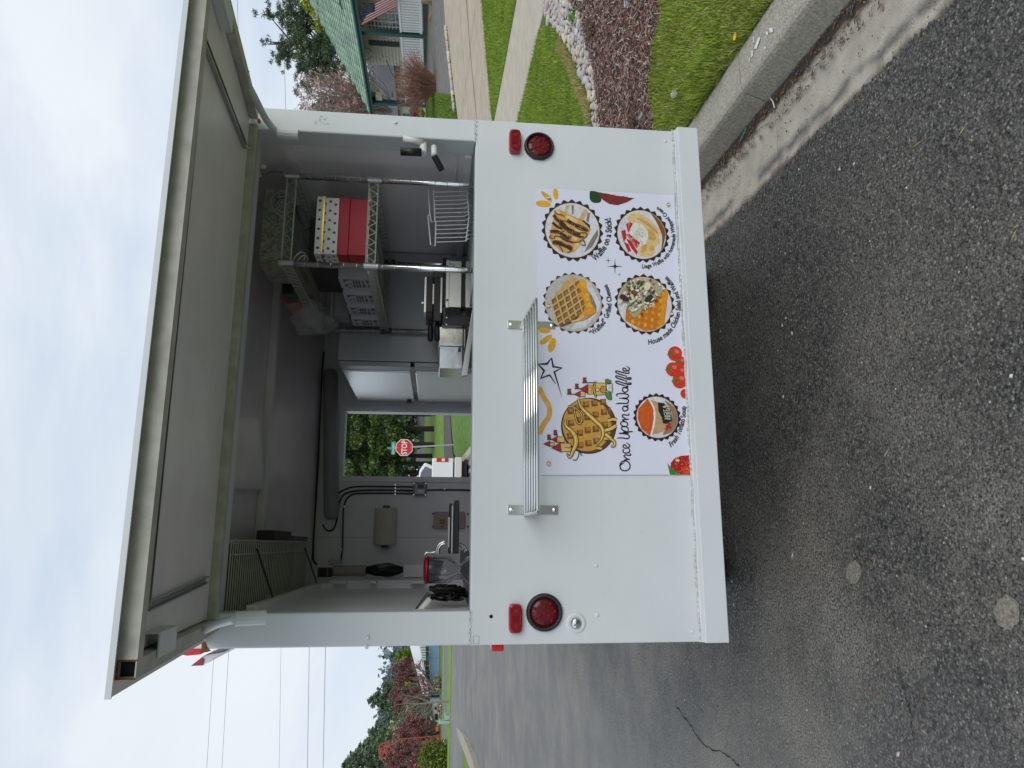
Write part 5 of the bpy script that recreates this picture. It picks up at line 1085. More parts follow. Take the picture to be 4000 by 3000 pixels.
# pebbles, petals, twigs and needles lying on the road
def scatter(name, n, lr, sr, size, cols, dz, flat=.5, dens=None, elong=1., seed=0):
    r_ = np.random.default_rng(seed); l = r_.uniform(*lr, n); s = r_.uniform(*sr, n); z = terr_np(np.where(l < 1.66, np.minimum(l, 1.6), l), s)+dz
    c = xyz(l, s, z); sz = size*(.5+r_.random(n)**2*1.3); an = r_.uniform(0, 6.28, n)
    base = np.array([(1, 0, 0), (0, 1, 0), (-1, 0, 0), (0, -1, 0), (0, 0, 1), (0, 0, -.2)], float); F0 = np.array([(0, 1, 4), (1, 2, 4), (2, 3, 4), (3, 0, 4), (1, 0, 5), (2, 1, 5), (3, 2, 5), (0, 3, 5)])
    B = base[None]*np.array([elong, 1/elong**.5, flat])*(1+r_.uniform(-.3, .3, (n, 6, 1))); ca, sa = np.cos(an)[:, None], np.sin(an)[:, None]
    X = B[..., 0]*ca-B[..., 1]*sa; Y = B[..., 0]*sa+B[..., 1]*ca; V = np.stack([X, Y, B[..., 2]], -1)*sz[:, None, None]+c[:, None]
    F = (F0[None]+np.arange(n)[:, None, None]*6).reshape(-1, 3)
    return npmesh(name, V.reshape(-1, 3), F, cols, None, np.repeat(r_.integers(0, len(cols), n), 8), kind='stuff')
PB = [mat('pebble_%s' % k, c, .8) for k, c in (('pale', (.50, .48, .43)), ('grey', (.16, .16, .16)), ('buff', (.30, .25, .18)), ('slate', (.09, .09, .10)), ('white', (.66, .65, .62)))]
scatter('road_grit', 1500, (-3.5, .98), (-1.5, 4), .0034, PB[:4], .001, .6, seed=1)
scatter('road_grit', 70, (-2, .98), (-1.5, 2), .0055, [PB[0], PB[4]], .001, .6, seed=2)
PETAL = [mat('petal', (.62, .50, .47), .8), mat('dry_leaf', (.34, .18, .08), .9)]
scatter('fallen_petals', 60, (-1.6, 1.3), (-1.5, 2), .007, PETAL, .002, .25, elong=1.3, seed=3)
TW = [mat('pine_needle', (.30, .19, .09), .9), mat('twig', (.13, .085, .05), .95), mat('straw', (.40, .32, .19), .9)]
scatter('fallen_needles', 60, (-2.4, .98), (-1.5, 2.5), .006, TW, .002, .15, elong=4, seed=4)
scatter('gutter_debris', 2600, (1.235, 1.385), (-1.8, 3.5), .005, TW[:2]+PETAL[1:]+[PB[3], PB[1]], .012, .35, elong=2.2, seed=5)
scatter('gutter_debris', 500, (.95, 1.2), (-1.8, 3.5), .0035, TW[:2]+[PB[3]], .008, .35, elong=1.6, seed=6)
b = MB(); b.tube([oz('k1', 497, 790, .016), oz('k1', 480, 830, .016), oz('k1', 462, 868, .016)], .0035, 5); b.build('plastic_strip', mat('mint_plastic', (.12, .42, .30), .4), None, **tag('thin mint green plastic strip lying in the gutter dirt', 'litter'))
b = MB(); b.tube(spline([oz('k1', 645, 605, .016), oz('k1', 662, 628, .016), oz('k1', 672, 665, .016)], 5), .0032, 5); b.build('white_strip', WHITEM, None, **tag('curved white scrap lying in the gutter by the kerb joint', 'litter'))
# far left kerb and lawn corner
def lsp(c, x, y): return toLS(og(c, x, y))
kn = [(-7.0, -12), (-6.95, 14), (-7.1, 18), (-7.6, 21.5), (-8.45, 25.2)]
def kerbline(pts, w, h, name, m, **t):
    P = [Vector((a, c, 0)) for a, c in pts]; b = MB(); A = []
    for i, p in enumerate(P):
        d = (P[min(i+1, len(P)-1)]-P[max(0, i-1)]).normalized(); s = Vector((-d.y, d.x, 0)); g0 = terr(-8, p.y)
        A += [LS(p.x, p.y, g0-.05), LS(p.x+s.x*.03, p.y+s.y*.03, g0+h*(1-sm(19, 25, p.y)*.85)), LS(p.x+s.x*w*(1-sm(21, 25.2, p.y)*.8), p.y+s.y*w, g0+h*(1-sm(19, 25, p.y)*.85)), LS(p.x+s.x*w, p.y+s.y*w, g0-.05)]
    n = len(P); b.add(A, [(i*4+k, i*4+k+1, i*4+k+5, i*4+k+4) for i in range(n-1) for k in range(3)]); return b.build(name, m, None, **t)
kerbline(kn, .42, .13, 'corner_kerb', CONC, **ST)
b = MB(); fan = [LS(l-.40, s-.1, terr(-8, s)+.10*(1-sm(19, 25, s))+.01) for l, s in kn[:4]]+[LS(-9.2, 21.4, terr(-8, 21.4)+.06), LS(-60, 21.4, terr(-8, 21.4)+.06), LS(-60, -12, .1)]
b.poly(fan); b.build('corner_lawn', mat('olive_lawn', (.17, .22, .035), .95, var=.4, vs=3), None, **ST)
# ------------------------------------------------------------------ right-hand yard
def lsurf(name, pts, m, dz, parent=None, n=14, **t):   # polygon of (L,S) draped on the slope
    P = [Vector((a, c, 0)) for a, c in pts]; tr_ = tessellate_polygon([P]); bm = bmesh.new(); vs = [bm.verts.new(p) for p in P]
    for f in tr_: bm.faces.new([vs[i] for i in f])
    bmesh.ops.subdivide_edges(bm, edges=bm.edges[:], cuts=5, use_grid_fill=True)
    for v in bm.verts: v.co = LS(v.co.x, v.co.y, terr(v.co.x, v.co.y)+dz)
    me = bpy.data.meshes.new(name); bm.to_mesh(me); bm.free(); me.materials.append(m); return link(name, me, parent, **t)
wk0 = [lsp('r1', 735, 0), (5.2, 5.4), (5.28, 6.6), (5.22, 7.5)]
SWK = bpy.data.objects.new('sidewalk', None); COL.objects.link(SWK); SWK['kind'] = 'structure'; SWK.location = LS(5.8, 6, .5)
for k in range(-3, 10):
    a, c = 1.5*k+.35, 1.5*k+1.838
    b = MB(); V = [LS(l, s, terr(l, s)+z) for z in (-.08, .004) for s in (a, c) for l in (5.06, 6.40)]; b.hexa(V); b.build('slab', CONC2, SWK, bevel=.006)
DRV = bpy.data.objects.new('driveway', None); COL.objects.link(DRV); DRV['kind'] = 'structure'; DRV.location = LS(10, 13, 1)
DCON = mat('driveway_aggregate', (.49, .415, .305), .92, var=.2, vs=3, bump=.5, bs=90)
for i, (a, c) in enumerate(((6.42, 9.6), (9.62, 12.8), (12.82, 15.9), (15.92, 18.9))):
    for s0, s1 in ((9.92, 13.7), (13.72, 17.6)):
        b = MB(); ng = 4; V = [LS(a+(c-a)*u/ng, s0+(s1-s0)*v/ng, terr(a+(c-a)*u/ng, s0+(s1-s0)*v/ng)+.006) for v in range(ng+1) for u in range(ng+1)]; b.add(V, [(v*5+u, v*5+u+1, v*5+u+6, v*5+u+5) for v in range(ng) for u in range(ng)]); b.build('slab', DCON, DRV)
b = wob([LS(l, s, terr(l, s)) for l, s in ((6.6, 12.4), (8, 12.2), (10, 12.3), (12.5, 12.0))], .05, .012, 7); b.build('rust_stain', mat('rust_stain', (.42, .25, .11), .95, var=.3, vs=9), DRV)
# mulch bed
low = [lsp('r1', x, y) for x, y in ((1690, 1120), (1690, 1000), (1650, 820), (1640, 700), (1680, 500), (1690, 350), (1740, 150), (1750, 0))]
rlo = [lsp('r1', x, y) for x, y in ((950, 0), (1050, 160), (1065, 300), (1100, 400), (1130, 520), (1160, 650), (1175, 800), (1190, 950), (1200, 1120))]
rup = [lsp('r1', x, y) for x, y in ((735, 0), (745, 150), (830, 245), (880, 310), (950, 430), (1000, 530), (1040, 640), (1080, 730), (1130, 850), (1145, 950), (1150, 1100))]
ext_r = lambda p, d: (p[0]+d, p[1]-d*.5)
mul = [(1.66, 1.75)]+low+[(4.2, .9), (6.6, 2.2), (6.2, 4.2)]+rlo+[(1.66, 3.05)]
MULB = mat('mulch_base', (.075, .038, .028), .98, var=.5, vs=40, bump=1., bs=60)
lsurf('mulch_bed', mul, MULB, .004, **ST)
def inpoly(pts, l, s):
    ins = np.zeros(len(l), bool); n = len(pts)
    for i in range(n):
        (x0, y0), (x1, y1) = pts[i], pts[(i+1) % n]; c = ((y0 > s) != (y1 > s)) & (l < (x1-x0)*(s-y0)/(y1-y0+1e-12)+x0); ins ^= c
    return ins
def sample(pts, n, seed):
    r_ = np.random.default_rng(seed); a = np.array(pts); lo, hi = a.min(0), a.max(0); L, S = [], []; tot = 0
    while tot < n:
        l = r_.uniform(lo[0], hi[0], n); s = r_.uniform(lo[1], hi[1], n); k = inpoly(pts, l, s); L.append(l[k]); S.append(s[k]); tot += k.sum()
        if not k.any(): break
    return np.concatenate(L)[:n], np.concatenate(S)[:n], r_
def chips(name, pts, n, ln, wd, mats_, seed, dz=.01, tilt=.35):
    l, s, r_ = sample(pts, n, seed); n = len(l); c = xyz(l, s, terr_np(l, s)+dz+r_.random(n)*.018); a = r_.uniform(0, 6.28, n); t = r_.normal(0, tilt, n); roll = r_.normal(0, .5, n)
    d = np.stack([np.cos(a)*np.cos(t), np.sin(a)*np.cos(t), np.sin(t)], -1); w = np.stack([-np.sin(a), np.cos(a), roll*.6], -1); w /= np.linalg.norm(w, axis=1)[:, None]; u = np.cross(d, w)
    L_2 = (ln*(.35+r_.random(n)))[:, None]; W2 = (wd*(.4+r_.random(n)))[:, None]; H = W2*.35
    V = np.stack([c-d*L_2-w*W2, c-d*L_2*.9+w*W2, c+d*L_2-w*W2*.6, c+d*L_2*.95+w*W2*.6, c-d*L_2*.8+u*H*1.6, c+d*L_2*.8+u*H*1.6], 1)
    F0 = np.array([(0, 2, 5, 4), (1, 4, 5, 3), (0, 4, 1, 1), (2, 3, 5, 5)]); F = (np.array([(0, 2, 5), (0, 5, 4), (1, 4, 5), (1, 5, 3), (0, 4, 1), (2, 3, 5)])[None]+np.arange(n)[:, None, None]*6).reshape(-1, 3)
    return npmesh(name, V.reshape(-1, 3), F, mats_, None, np.repeat(r_.choice(len(mats_), n, p=[.30, .20, .22, .18, .10]), 6), kind='stuff')
CH = [mat('bark_%s' % k, c, .95, var=.3, vs=50) for k, c in (('brown', (.22, .115, .082)), ('dark', (.095, .052, .04)), ('red', (.33, .18, .125)), ('pale', (.46, .35, .28)), ('grey', (.58, .52, .46)))]
mulv = [(1.70, 1.72)]+low+[(3.6, 1.25), (5.6, 3.0), (5.2, 3.8)]+rlo+[(1.7, 3.0)]
chips('mulch_chips', mulv, 16000, .026, .0042, CH, 21)
# river rock border, every stone an object
ROCK = thing('rock_border', 'curving border of smooth river stones between the mulch and the lawn', 'rock border', LS(3.5, 3.4, .3))
RM = [mat('stone_%s' % k, c, .75, var=.18, vs=9, bump=.15, bs=40) for k, c in (('grey', (.52, .50, .46)), ('buff', (.60, .50, .36)), ('pink', (.55, .41, .35)), ('slate', (.42, .43, .42)), ('cream', (.66, .60, .49)), ('mauve', (.50, .43, .41)))]
RME = []
for k in range(6):
    for m_ in range(2):
        bm = bmesh.new(); bmesh.ops.create_icosphere(bm, subdivisions=2, radius=1); r_ = random.Random(k*7+m_)
        ph = [r_.uniform(0, 6.3) for _ in range(3)]; ex = r_.uniform(1.25, 1.9)
        for v in bm.verts: q = v.co.copy(); f = 1+.12*math.sin(2*q.x+ph[0])*math.sin(2*q.y+ph[1])+.07*math.sin(3*q.z+ph[2]); v.co = Vector((q.x*ex, q.y, q.z*.62))*f
        me = bpy.data.meshes.new('stone'); bm.to_mesh(me); bm.free(); me.polygons.foreach_set('use_smooth', [True]*len(me.polygons)); me.materials.append(RM[k]); RME.append(me)
cen = [((a[0]+c[0])/2, (a[1]+c[1])/2, math.hypot(a[0]-c[0], a[1]-c[1])) for a, c in zip([rlo[min(len(rlo)-1, int(i*len(rlo)/len(rup)))] for i in range(len(rup))], rup)]
rockpoly = rlo+list(reversed(rup)); rp2 = [(7.0, 5.6), (7.4, 4.6)]; rockpoly = [ext_r(rlo[0], .9)]+rlo+list(reversed(rup))+[(rup[0][0]+.5, rup[0][1]-.1)]
placed = []; r_ = random.Random(5); cand_l, cand_s, _ = sample(rockpoly, 9000, 31)
for l, s in zip(cand_l, cand_s):
    rad = r_.uniform(.018, .040)*(1.0+.10*max(0, l-3))
    if all((l-a)**2+(s-c)**2 > (.88*(rad+d))**2 for a, c, d in placed): placed.append((float(l), float(s), rad))
    if len(placed) >= 1150: break
placed.sort(key=lambda q: -q[2]/((q[0]+.52)**2+(q[1]+2.6)**2)**.5)
restb = MB(); restc = {}
for l, s, rad in placed[296:]:
    me = r_.choice(RME); T = Matrix.Translation(LS(l, s, terr(l, s)+rad*.3)) @ Matrix.Rotation(r_.uniform(0, 6.3), 4, 'Z') @ Matrix.Scale(rad*.92, 4); restb.use(me.materials[0]); restb.add([T @ v.co for v in me.vertices], [tuple(p.vertices) for p in me.polygons])
restb.build('stones', None, ROCK, smooth=True)['kind'] = 'stuff'
for l, s, rad in placed[:296]:
    o = bpy.data.objects.new('stone', r_.choice(RME)); COL.objects.link(o); o.parent = ROCK; o.matrix_parent_inverse = Matrix.Translation(ROCK.location).inverted()
    o.location = LS(l, s, terr(l, s)+rad*.30); o.rotation_euler = (r_.uniform(-.3, .3), r_.uniform(-.3, .3), r_.uniform(0, 6.3)); o.scale = (rad*.92,)*3
lsurf('rock_bed', rockpoly, mat('rock_bed_soil', (.05, .045, .04), .95), .006, **ST)
# grass blades
def grass(name, pts, n, h, w, mats_, seed, lean=.5, dz=0., probs=None, keep=None):
    l, s, r_ = sample(pts, n, seed)
    if keep is not None: k = keep(l, s, r_); l, s = l[k], s[k]
    n = len(l); c = xyz(l, s, terr_np(l, s)+dz); a = r_.uniform(0, 6.28, n); H = h*(.45+r_.random(n)*.9); ln = np.abs(r_.normal(0, lean, n)); d = r_.uniform(0, 6.28, n)
    wv = np.stack([np.cos(a), np.sin(a), np.zeros(n)], -1)*(w*(.6+r_.random(n)))[:, None]; tip = np.stack([np.cos(d)*np.sin(ln), np.sin(d)*np.sin(ln), np.cos(ln)], -1)*H[:, None]
    mid = tip*.55; mid[:, 2] = tip[:, 2]*.62+H*.06
    V = np.stack([c-wv, c+wv, c+mid-wv*.75, c+mid+wv*.75, c+tip], 1); F = (np.array([(0, 1, 3), (0, 3, 2), (2, 3, 4)])[None]+np.arange(n)[:, None, None]*5).reshape(-1, 3)
    return npmesh(name, V.reshape(-1, 3), F, mats_, None, np.repeat(r_.choice(len(mats_), n, p=probs), 3), kind='stuff')
GM = [mat('grass_%s' % k, c, .7, var=.3, vs=3, spec=.25) for k, c in (('deep', (.20, .315, .03)), ('mid', (.29, .40, .045)), ('lime', (.38, .47, .075)), ('straw', (.54, .47, .23)))]
lawn1 = list(reversed(rup))+[lsp('r1', 700, 230), (5.03, 5.2), (5.03, 7.6), (5.03, 9.85), (1.7, 9.85), (1.7, 3.3)]
gv = [(lsp('r1', *p)) for p in ((1130, 850), (1080, 730), (1040, 640), (1000, 530), (950, 430), (880, 310), (830, 245), (735, 215))]+[(5.05, 5.1), (5.05, 9.8), (2.5, 9.8), (2.55, 3.25)]
grass('lawn_grass', gv, 62000, .042, .0028, GM, 41, .55, .0, [.48, .36, .14, .02])
strip = [(6.44, 6.3), (6.44, 9.88), (10.5, 9.88), (11.5, 8.2), (8.5, 6.2)]
grass('lawn_grass', strip, 34000, .045, .004, GM, 42, .55, .0, [.5, .36, .12, .02])
near = [(1.655, -1.0), (1.655, 1.72)]+low+[(2.75, .95), (2.4, -.2), (2.0, -1.2)]
grass('verge_grass', near, 46000, .036, .0021, GM, 43, .75, .0, [.2, .36, .26, .18])
grass('verge_tufts', [(1.63, -1), (1.63, 1.7), (1.72, 1.7), (1.74, -1)], 3800, .055, .0022, GM, 44, .85, .0, [.2, .35, .25, .2])
grass('verge_tufts', [(1.64, .62), (1.64, 1.0), (1.85, 1.05), (1.9, .55)], 2200, .075, .0024, GM, 45, .9, .0, [.2, .4, .35, .05])
grass('dry_edge_grass', [(a[0]-.02, a[1]+.03) for a in rup[3:]]+[(a[0]-.06, a[1]+.13) for a in reversed(rup[3:])], 3600, .06, .0026, [mat('dry_blade', (.40, .30, .13), .9), GM[3], GM[2]], 46, .8, .01, [.5, .35, .15])
lsurf('lawn_base', [(a[0], a[1]) for a in lawn1], mat('lawn_thatch', (.10, .16, .022), .95, var=.4, vs=8), .003, **ST)
lsurf('verge_base', near, mat('verge_thatch', (.19, .21, .06), .95, var=.5, vs=10, bump=.5, bs=60), .004, **ST)
# small plants and things in the yard
o = thing('leafy_plant', 'small bright green leafy plant growing among the river stones', 'plant', og('r1', 985, 150)); b = MB(); r_ = random.Random(8); c0 = og('r1', 985, 150)
for k in range(46):
    a = r_.uniform(0, 6.3); L = r_.uniform(.05, .13); u = Vector((math.cos(a), math.sin(a), r_.uniform(.5, 1.5))).normalized(); s_ = u.orthogonal().normalized()*L*.16; q = c0+Vector((r_.uniform(-.07, .07), r_.uniform(-.10, .10), 0)); b.add([q, q+u*L*.5+s_, q+u*L-Vector((0, 0, L*.25)), q+u*L*.5-s_], [(0, 1, 2), (0, 2, 3)])
sub(b, 'leaves', mat('fresh_leaf', (.10, .27, .03), .5), o)
for c, x, y, lab in (('r1', 1150, 290, 'tuft of brown dry stems near the upper mulch edge'), ('r1', 1530, 1060, 'dry brown grass clump beside the ground light')):
    c0 = og(c, x, y); o = thing('dry_tuft', lab, 'dry plant', c0, None); b = MB()
    for k in range(60): a = r_.uniform(0, 6.3); L = r_.uniform(.05, .16); b.tube([c0, c0+Vector((math.cos(a)*L*.6, math.sin(a)*L*.6, L*.6)), c0+Vector((math.cos(a)*L*1.1, math.sin(a)*L*1.1, L*.55))], .0014, 3)
    sub(b, 'stems', TW[1], o)
c0 = og('r1', 1590, 1020); o = thing('ground_light', 'round grey landscape light sunk in the mulch beside the verge', 'ground light', c0)
b = MB(); b.lathe([(.022, -.02), (.023, .035), (.020, .042), (.013, .044), (.012, .032), (.001, .032)], c0, (.25, -.3, 1), 18, False); sub(b, 'housing', GREYPL, o, smooth=True); b = MB(); b.lathe([(.027, .032), (.028, .040), (.023, .046)], c0, (.25, -.3, 1), 18, False); sub(b, 'ring', mat('weathered_grey', (.33, .33, .32), .6), o)
c0 = oz('k1', 438, 224, .18); o = thing('yellow_dandelion', 'yellow dandelion flower in the grass along the kerb', 'flower', c0); b = MB()
for k in range(24): a = k*.26; d = Vector((math.cos(a), math.sin(a), .5)); s_ = Vector((-d.y, d.x, 0))*.004; q = c0+Vector((0, 0, .0)); b.add([q-s_*.5, q+d*.018-s_, q+d*.018+s_, q+s_*.5], [(0, 1, 2, 3)])
sub(b, 'petals', mat('dandelion_yellow', (.75, .47, .015), .7), o); b = MB(); b.tube([c0-Vector((0, 0, .06)), c0], .002, 5); sub(b, 'stem', GM[1], o)
c0 = og('k1', 112, 585)+Vector((0, 0, .06)); o = thing('dandelion_clock', 'white seeded dandelion clock standing in the verge grass', 'flower', c0); b = MB()
for k in range(90): d = Vector((r_.gauss(0, 1), r_.gauss(0, 1), r_.gauss(0, 1))).normalized(); b.tube([c0, c0+d*.021], .0005, 3); b.lathe([(.003, 0), (.0001, .001)], c0+d*.021, d, 5, False)
sub(b, 'seed_head', mat('seed_fluff', (.66, .65, .6), .9), o); b = MB(); b.tube([c0-Vector((0, 0, .07)), c0], .0018, 5); sub(b, 'stem', GM[2], o)
b = MB(); q = og('r1', 1455, 25)
for k in range(3): b.prism([q+Vector((math.cos(t)*.04+k*.03, math.sin(t)*.025-k*.02, .012)) for t in [i*1.05 for i in range(6)]], (0, 0, .02))
b.build('bed_stones', RM[3], None, **tag('dark flat stones lying at the near edge of the mulch bed', 'stones'))
# ================================================================== BACKGROUND
def onL(c, x, y, L):
    q = ray(*cr(c, x, y)); n = Vector((TY, -TX, 0)); t = (L-CAM.dot(n))/q.dot(n); return CAM+q*t
def onS(c, x, y, S):
    q = ray(*cr(c, x, y)); n = Vector((TX, TY, 0)); t = (S-CAM.dot(n))/q.dot(n); return CAM+q*t
def lbox(b, l0, l1, s0, s1, z0, z1): return b.hexa([LS(l, s, z) for z in (z0, z1) for s in (s0, s1) for l in (l0, l1)])
# ---------- foliage
def foliage(name, blobs, n, size, mats_, parent, seed=0, elong=1.5, shell=.45, probs=None, up=.0, fold=True):
    r_ = np.random.default_rng(seed); bl = np.array([(*c, *r) for c, r in blobs], float); vol = bl[:, 3]*bl[:, 4]*bl[:, 5]; i = r_.choice(len(bl), n, p=vol**.75/np.sum(vol**.75))
    d = r_.normal(size=(n, 3)); d /= np.linalg.norm(d, axis=1)[:, None]; rad = shell+(1-shell)*r_.random(n)**.6; rad *= 1+.16*r_.normal(size=n)*(r_.random(n) < .3)
    c = bl[i, :3]+d*bl[i, 3:]*rad[:, None]
    a = r_.normal(size=(n, 3)); a[:, 2] += up; a /= np.linalg.norm(a, axis=1)[:, None]; w = np.cross(a, r_.normal(size=(n, 3))); w /= np.linalg.norm(w, axis=1)[:, None]
    L = (size*(.5+r_.random(n)))[:, None]; Wd = L/elong*.5
    V = np.stack([c-a*L*.5, c+w*Wd, c+a*L*.5, c-w*Wd], 1); F = np.arange(n*4).reshape(-1, 4)
    return npmesh(name, V.reshape(-1, 3), F, mats_, parent, r_.choice(len(mats_), n, p=probs))
def trunk(b, base, top, r0, r1, bend=.0, n=6, rs=None):
    rr = rs or rng; P = [Vector(base).lerp(Vector(top), i/n)+Vector((rr.uniform(-bend, bend), rr.uniform(-bend, bend), 0))*(0 if i in (0,) else 1) for i in range(n+1)]
    b.tube(P, [r0+(r1-r0)*i/n for i in range(n+1)], 7); return P
BARK = mat('bark', (.085, .062, .048), .95, var=.4, vs=14, bump=.8, bs=20); BARKG = mat('grey_bark', (.17, .14, .12), .95, var=.3, vs=14)
NEED = [mat('needles_%s' % k, c, .75, spec=.2) for k, c in (('dark', (.075, .12, .072)), ('mid', (.125, .18, .105)), ('pale', (.20, .26, .15)))]
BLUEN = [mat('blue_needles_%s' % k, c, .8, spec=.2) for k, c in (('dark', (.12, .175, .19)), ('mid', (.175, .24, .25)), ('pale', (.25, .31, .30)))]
LEAFG = [mat('leaf_%s' % k, c, .6, spec=.3) for k, c in (('dark', (.045, .085, .02)), ('mid', (.10, .165, .036)), ('light', (.19, .27, .06)))]
LIMEL = [mat('lime_leaf_%s' % k, c, .6) for k, c in (('a', (.36, .40, .02)), ('b', (.22, .29, .02)), ('c', (.46, .46, .04)))]
REDL = [mat('red_leaf_%s' % k, c, .7) for k, c in (('a', (.23, .085, .08)), ('b', (.16, .065, .062)), ('c', (.31, .16, .14)))]
def conifer(base, h, r, label, seed, mats_=NEED, grp='conifers beyond the houses', n=2600, leaf=None, bare=.1):
    o = thing('conifer_tree', label, 'tree', base, grp); rr = random.Random(seed); r_ = np.random.default_rng(seed); base = Vector(base)
    b = MB(); trunk(b, base-Vector((0, 0, .3)), base+Vector((0, 0, h*.97)), h*.018, h*.003, 0, 5, rr); sub(b, 'trunk', BARK, o)
    C, A = [], []; nb = int(48+h*2.4)
    for k in range(nb):
        t = bare+(1-bare)*(k/nb); z = h*t; rad = r*(1-t)**.8*(.75+.5*rr.random())+.12; a = k*2.4+rr.uniform(-.4, .4); m_ = max(6, int(n/nb*(1.5-t)))
        u = r_.random(m_)**.6; x = np.cos(a)*rad*u; y = np.sin(a)*rad*u; zz = z-u*rad*.30+r_.normal(0, .06*rad+.05, m_); sp = rad*.22*(1.2-u)+.09
        C.append(np.stack([x+r_.normal(0, 1, m_)*sp, y+r_.normal(0, 1, m_)*sp, zz], -1)); A.append(np.tile([np.cos(a), np.sin(a), -.25], (m_, 1)))
    C = np.concatenate(C)+np.array(base); A = np.concatenate(A)+r_.normal(0, .5, (len(C), 3)); A /= np.linalg.norm(A, axis=1)[:, None]; w = np.cross(A, r_.normal(size=A.shape)); w /= np.linalg.norm(w, axis=1)[:, None]
    L = ((leaf or h*.045)*(.5+r_.random(len(C))))[:, None]; V = np.stack([C-A*L*.5, C+w*L*.17, C+A*L*.5, C-w*L*.17], 1)
    npmesh('crown', V.reshape(-1, 3), np.arange(len(C)*4).reshape(-1, 4), mats_, o, r_.choice(3, len(C), p=[.42, .38, .2])); return o
def branchy(b, base, h, spread, seed, depth=4, r0=.08, up=.75, k=3):
    rr = random.Random(seed); tips = []
    def go(p, d, L, r, dep):
        q = p+d*L; m_ = (p+q)/2+Vector((rr.uniform(-1, 1), rr.uniform(-1, 1), 0))*L*.06; b.tube([p, m_, q], [r, r*.8, r*.6], 5 if dep > 1 else 3, False); tips.append(q)
        if dep <= 0: return
        for _ in range(k+(dep == depth)):
            e = (d*up+Vector((rr.gauss(0, 1), rr.gauss(0, 1), rr.gauss(.25, .6)))*spread).normalized(); go(q.lerp(p, rr.random()*.45), e, L*rr.uniform(.55, .82), r*.55, dep-1)
    go(Vector(base), Vector((0, 0, 1)), h, r0, depth); return tips
# ---------- house with the green porch
HL, HS_ = 20.0, None
Pp = lambda c, x, y, L=HL: onL(c, x, y, L)
fz = Pp('d', 915, 120).z
sA = toLS(Pp('d', 858, 72))[1]; sB = toLS(Pp('d', 875, 224))[1]; sN = toLS(Pp('d', 858, -30))[1]
er, el = Pp('d', 763, 0, HL-.5), Pp('d', 797, 242, HL-.5)
eavez = (er.z+el.z)/2; sL = toLS(el)[1]+.1
HOUSE = thing('porch_house', 'cream sided house with green shingle roof, green posts and white porch railing', 'house', LS(HL+4, (sN+sB)/2, fz))
GREEN = mat('dark_green_trim', (.012, .085, .075), .4); CREAM = mat('cream_siding', (.76, .72, .58), .6)
sR = sN-4
# porch deck and retaining wall
b = MB(); lbox(b, HL-.1, HL+2.2, sR, sL, fz-.55, fz-.02); sub(b, 'porch_floor', mat('porch_dark', (.05, .05, .052), .7), HOUSE)
# wall behind the porch with lap siding
WL_ = HL+2.2
b = MB(); lbox(b, WL_, WL_+5, sR, toLS(onL('ho', 960, 975, WL_))[1], fz-.5, eavez+.3); wallo = sub(b, 'wall', CREAM, HOUSE)
swe = toLS(onL('ho', 960, 975, WL_))[1]; sw0 = toLS(onL('ho', 1200, 735, WL_))[1]; sboard = 0
z = fz
while z < eavez+.1:
    b = MB(); b.hexa([LS(l, s, zz) for zz, dl in ((z, .07), (z+.16, .008)) for s in (sR, swe-.01) for l in (WL_-dl, WL_-.001)]); sub(b, 'siding_board', CREAM, wallo); z += .17
# window, shutter, trim
def wq(name, x0, x1, y0, y1, m, d0, d1, par): 
    p, q = onL('ho', x0, y0, WL_-d0), onL('ho', x1, y1, WL_-d0); s0, s1 = sorted((toLS(p)[1], toLS(q)[1])); z0, z1 = sorted((p.z, q.z)); b = MB(); lbox(b, WL_-d0, WL_-d1, s0, s1, z0, z1); return sub(b, name, m, par)
GLS = mat('window_glass', (.10, .115, .12), .08, spec=.8); TRIM = mat('white_trim', (.72, .72, .70), .45)
win = wq('window', 925, 1420, 195, 460, GLS, .05, .0, HOUSE)
wq('frame', 925, 1420, 398, 418, TRIM, .08, .04, win); wq('frame', 925, 1420, 190, 200, TRIM, .08, .04, win)
for x in (1037, 1158, 1278): wq('mullion', x-5, x+5, 200, 398, TRIM, .075, .045, win)
wq('mullion', 930, 1400, 325, 334, TRIM, .076, .044, win)
wq('shutter', 945, 1425, 622, 730, mat('shutter_green', (.012, .045, .04), .5), .07, .0, HOUSE); wq('frame', 945, 1425, 600, 622, TRIM, .08, .0, win); wq('curtain', 930, 1420, 420, 500, mat('curtain_grey', (.16, .15, .14), .8), .052, .0, win)
b = MB(); b.tube(spline([onL('ho', x, y, WL_-.05) for x, y in ((870, 735), (960, 760), (1000, 850), (960, 910), (890, 930))], 5), .012, 5); sub(b, 'hanging_cable', BLACK, HOUSE)
b = MB(); p, q = onL('ho', 1000, 1000, WL_), onL('ho', 1000, 1580, WL_); lbox(b, HL+.02, HL+.30, swe-.5, sL-.3, eavez-.62, eavez-.30); sub(b, 'porch_beam', CREAM, HOUSE); b = MB(); lbox(b, HL+.05, HL+.28, swe-.5, sL-.3, eavez-.295, eavez+.02); sub(b, 'soffit', mat('soffit_green', (.01, .05, .045), .5), HOUSE)
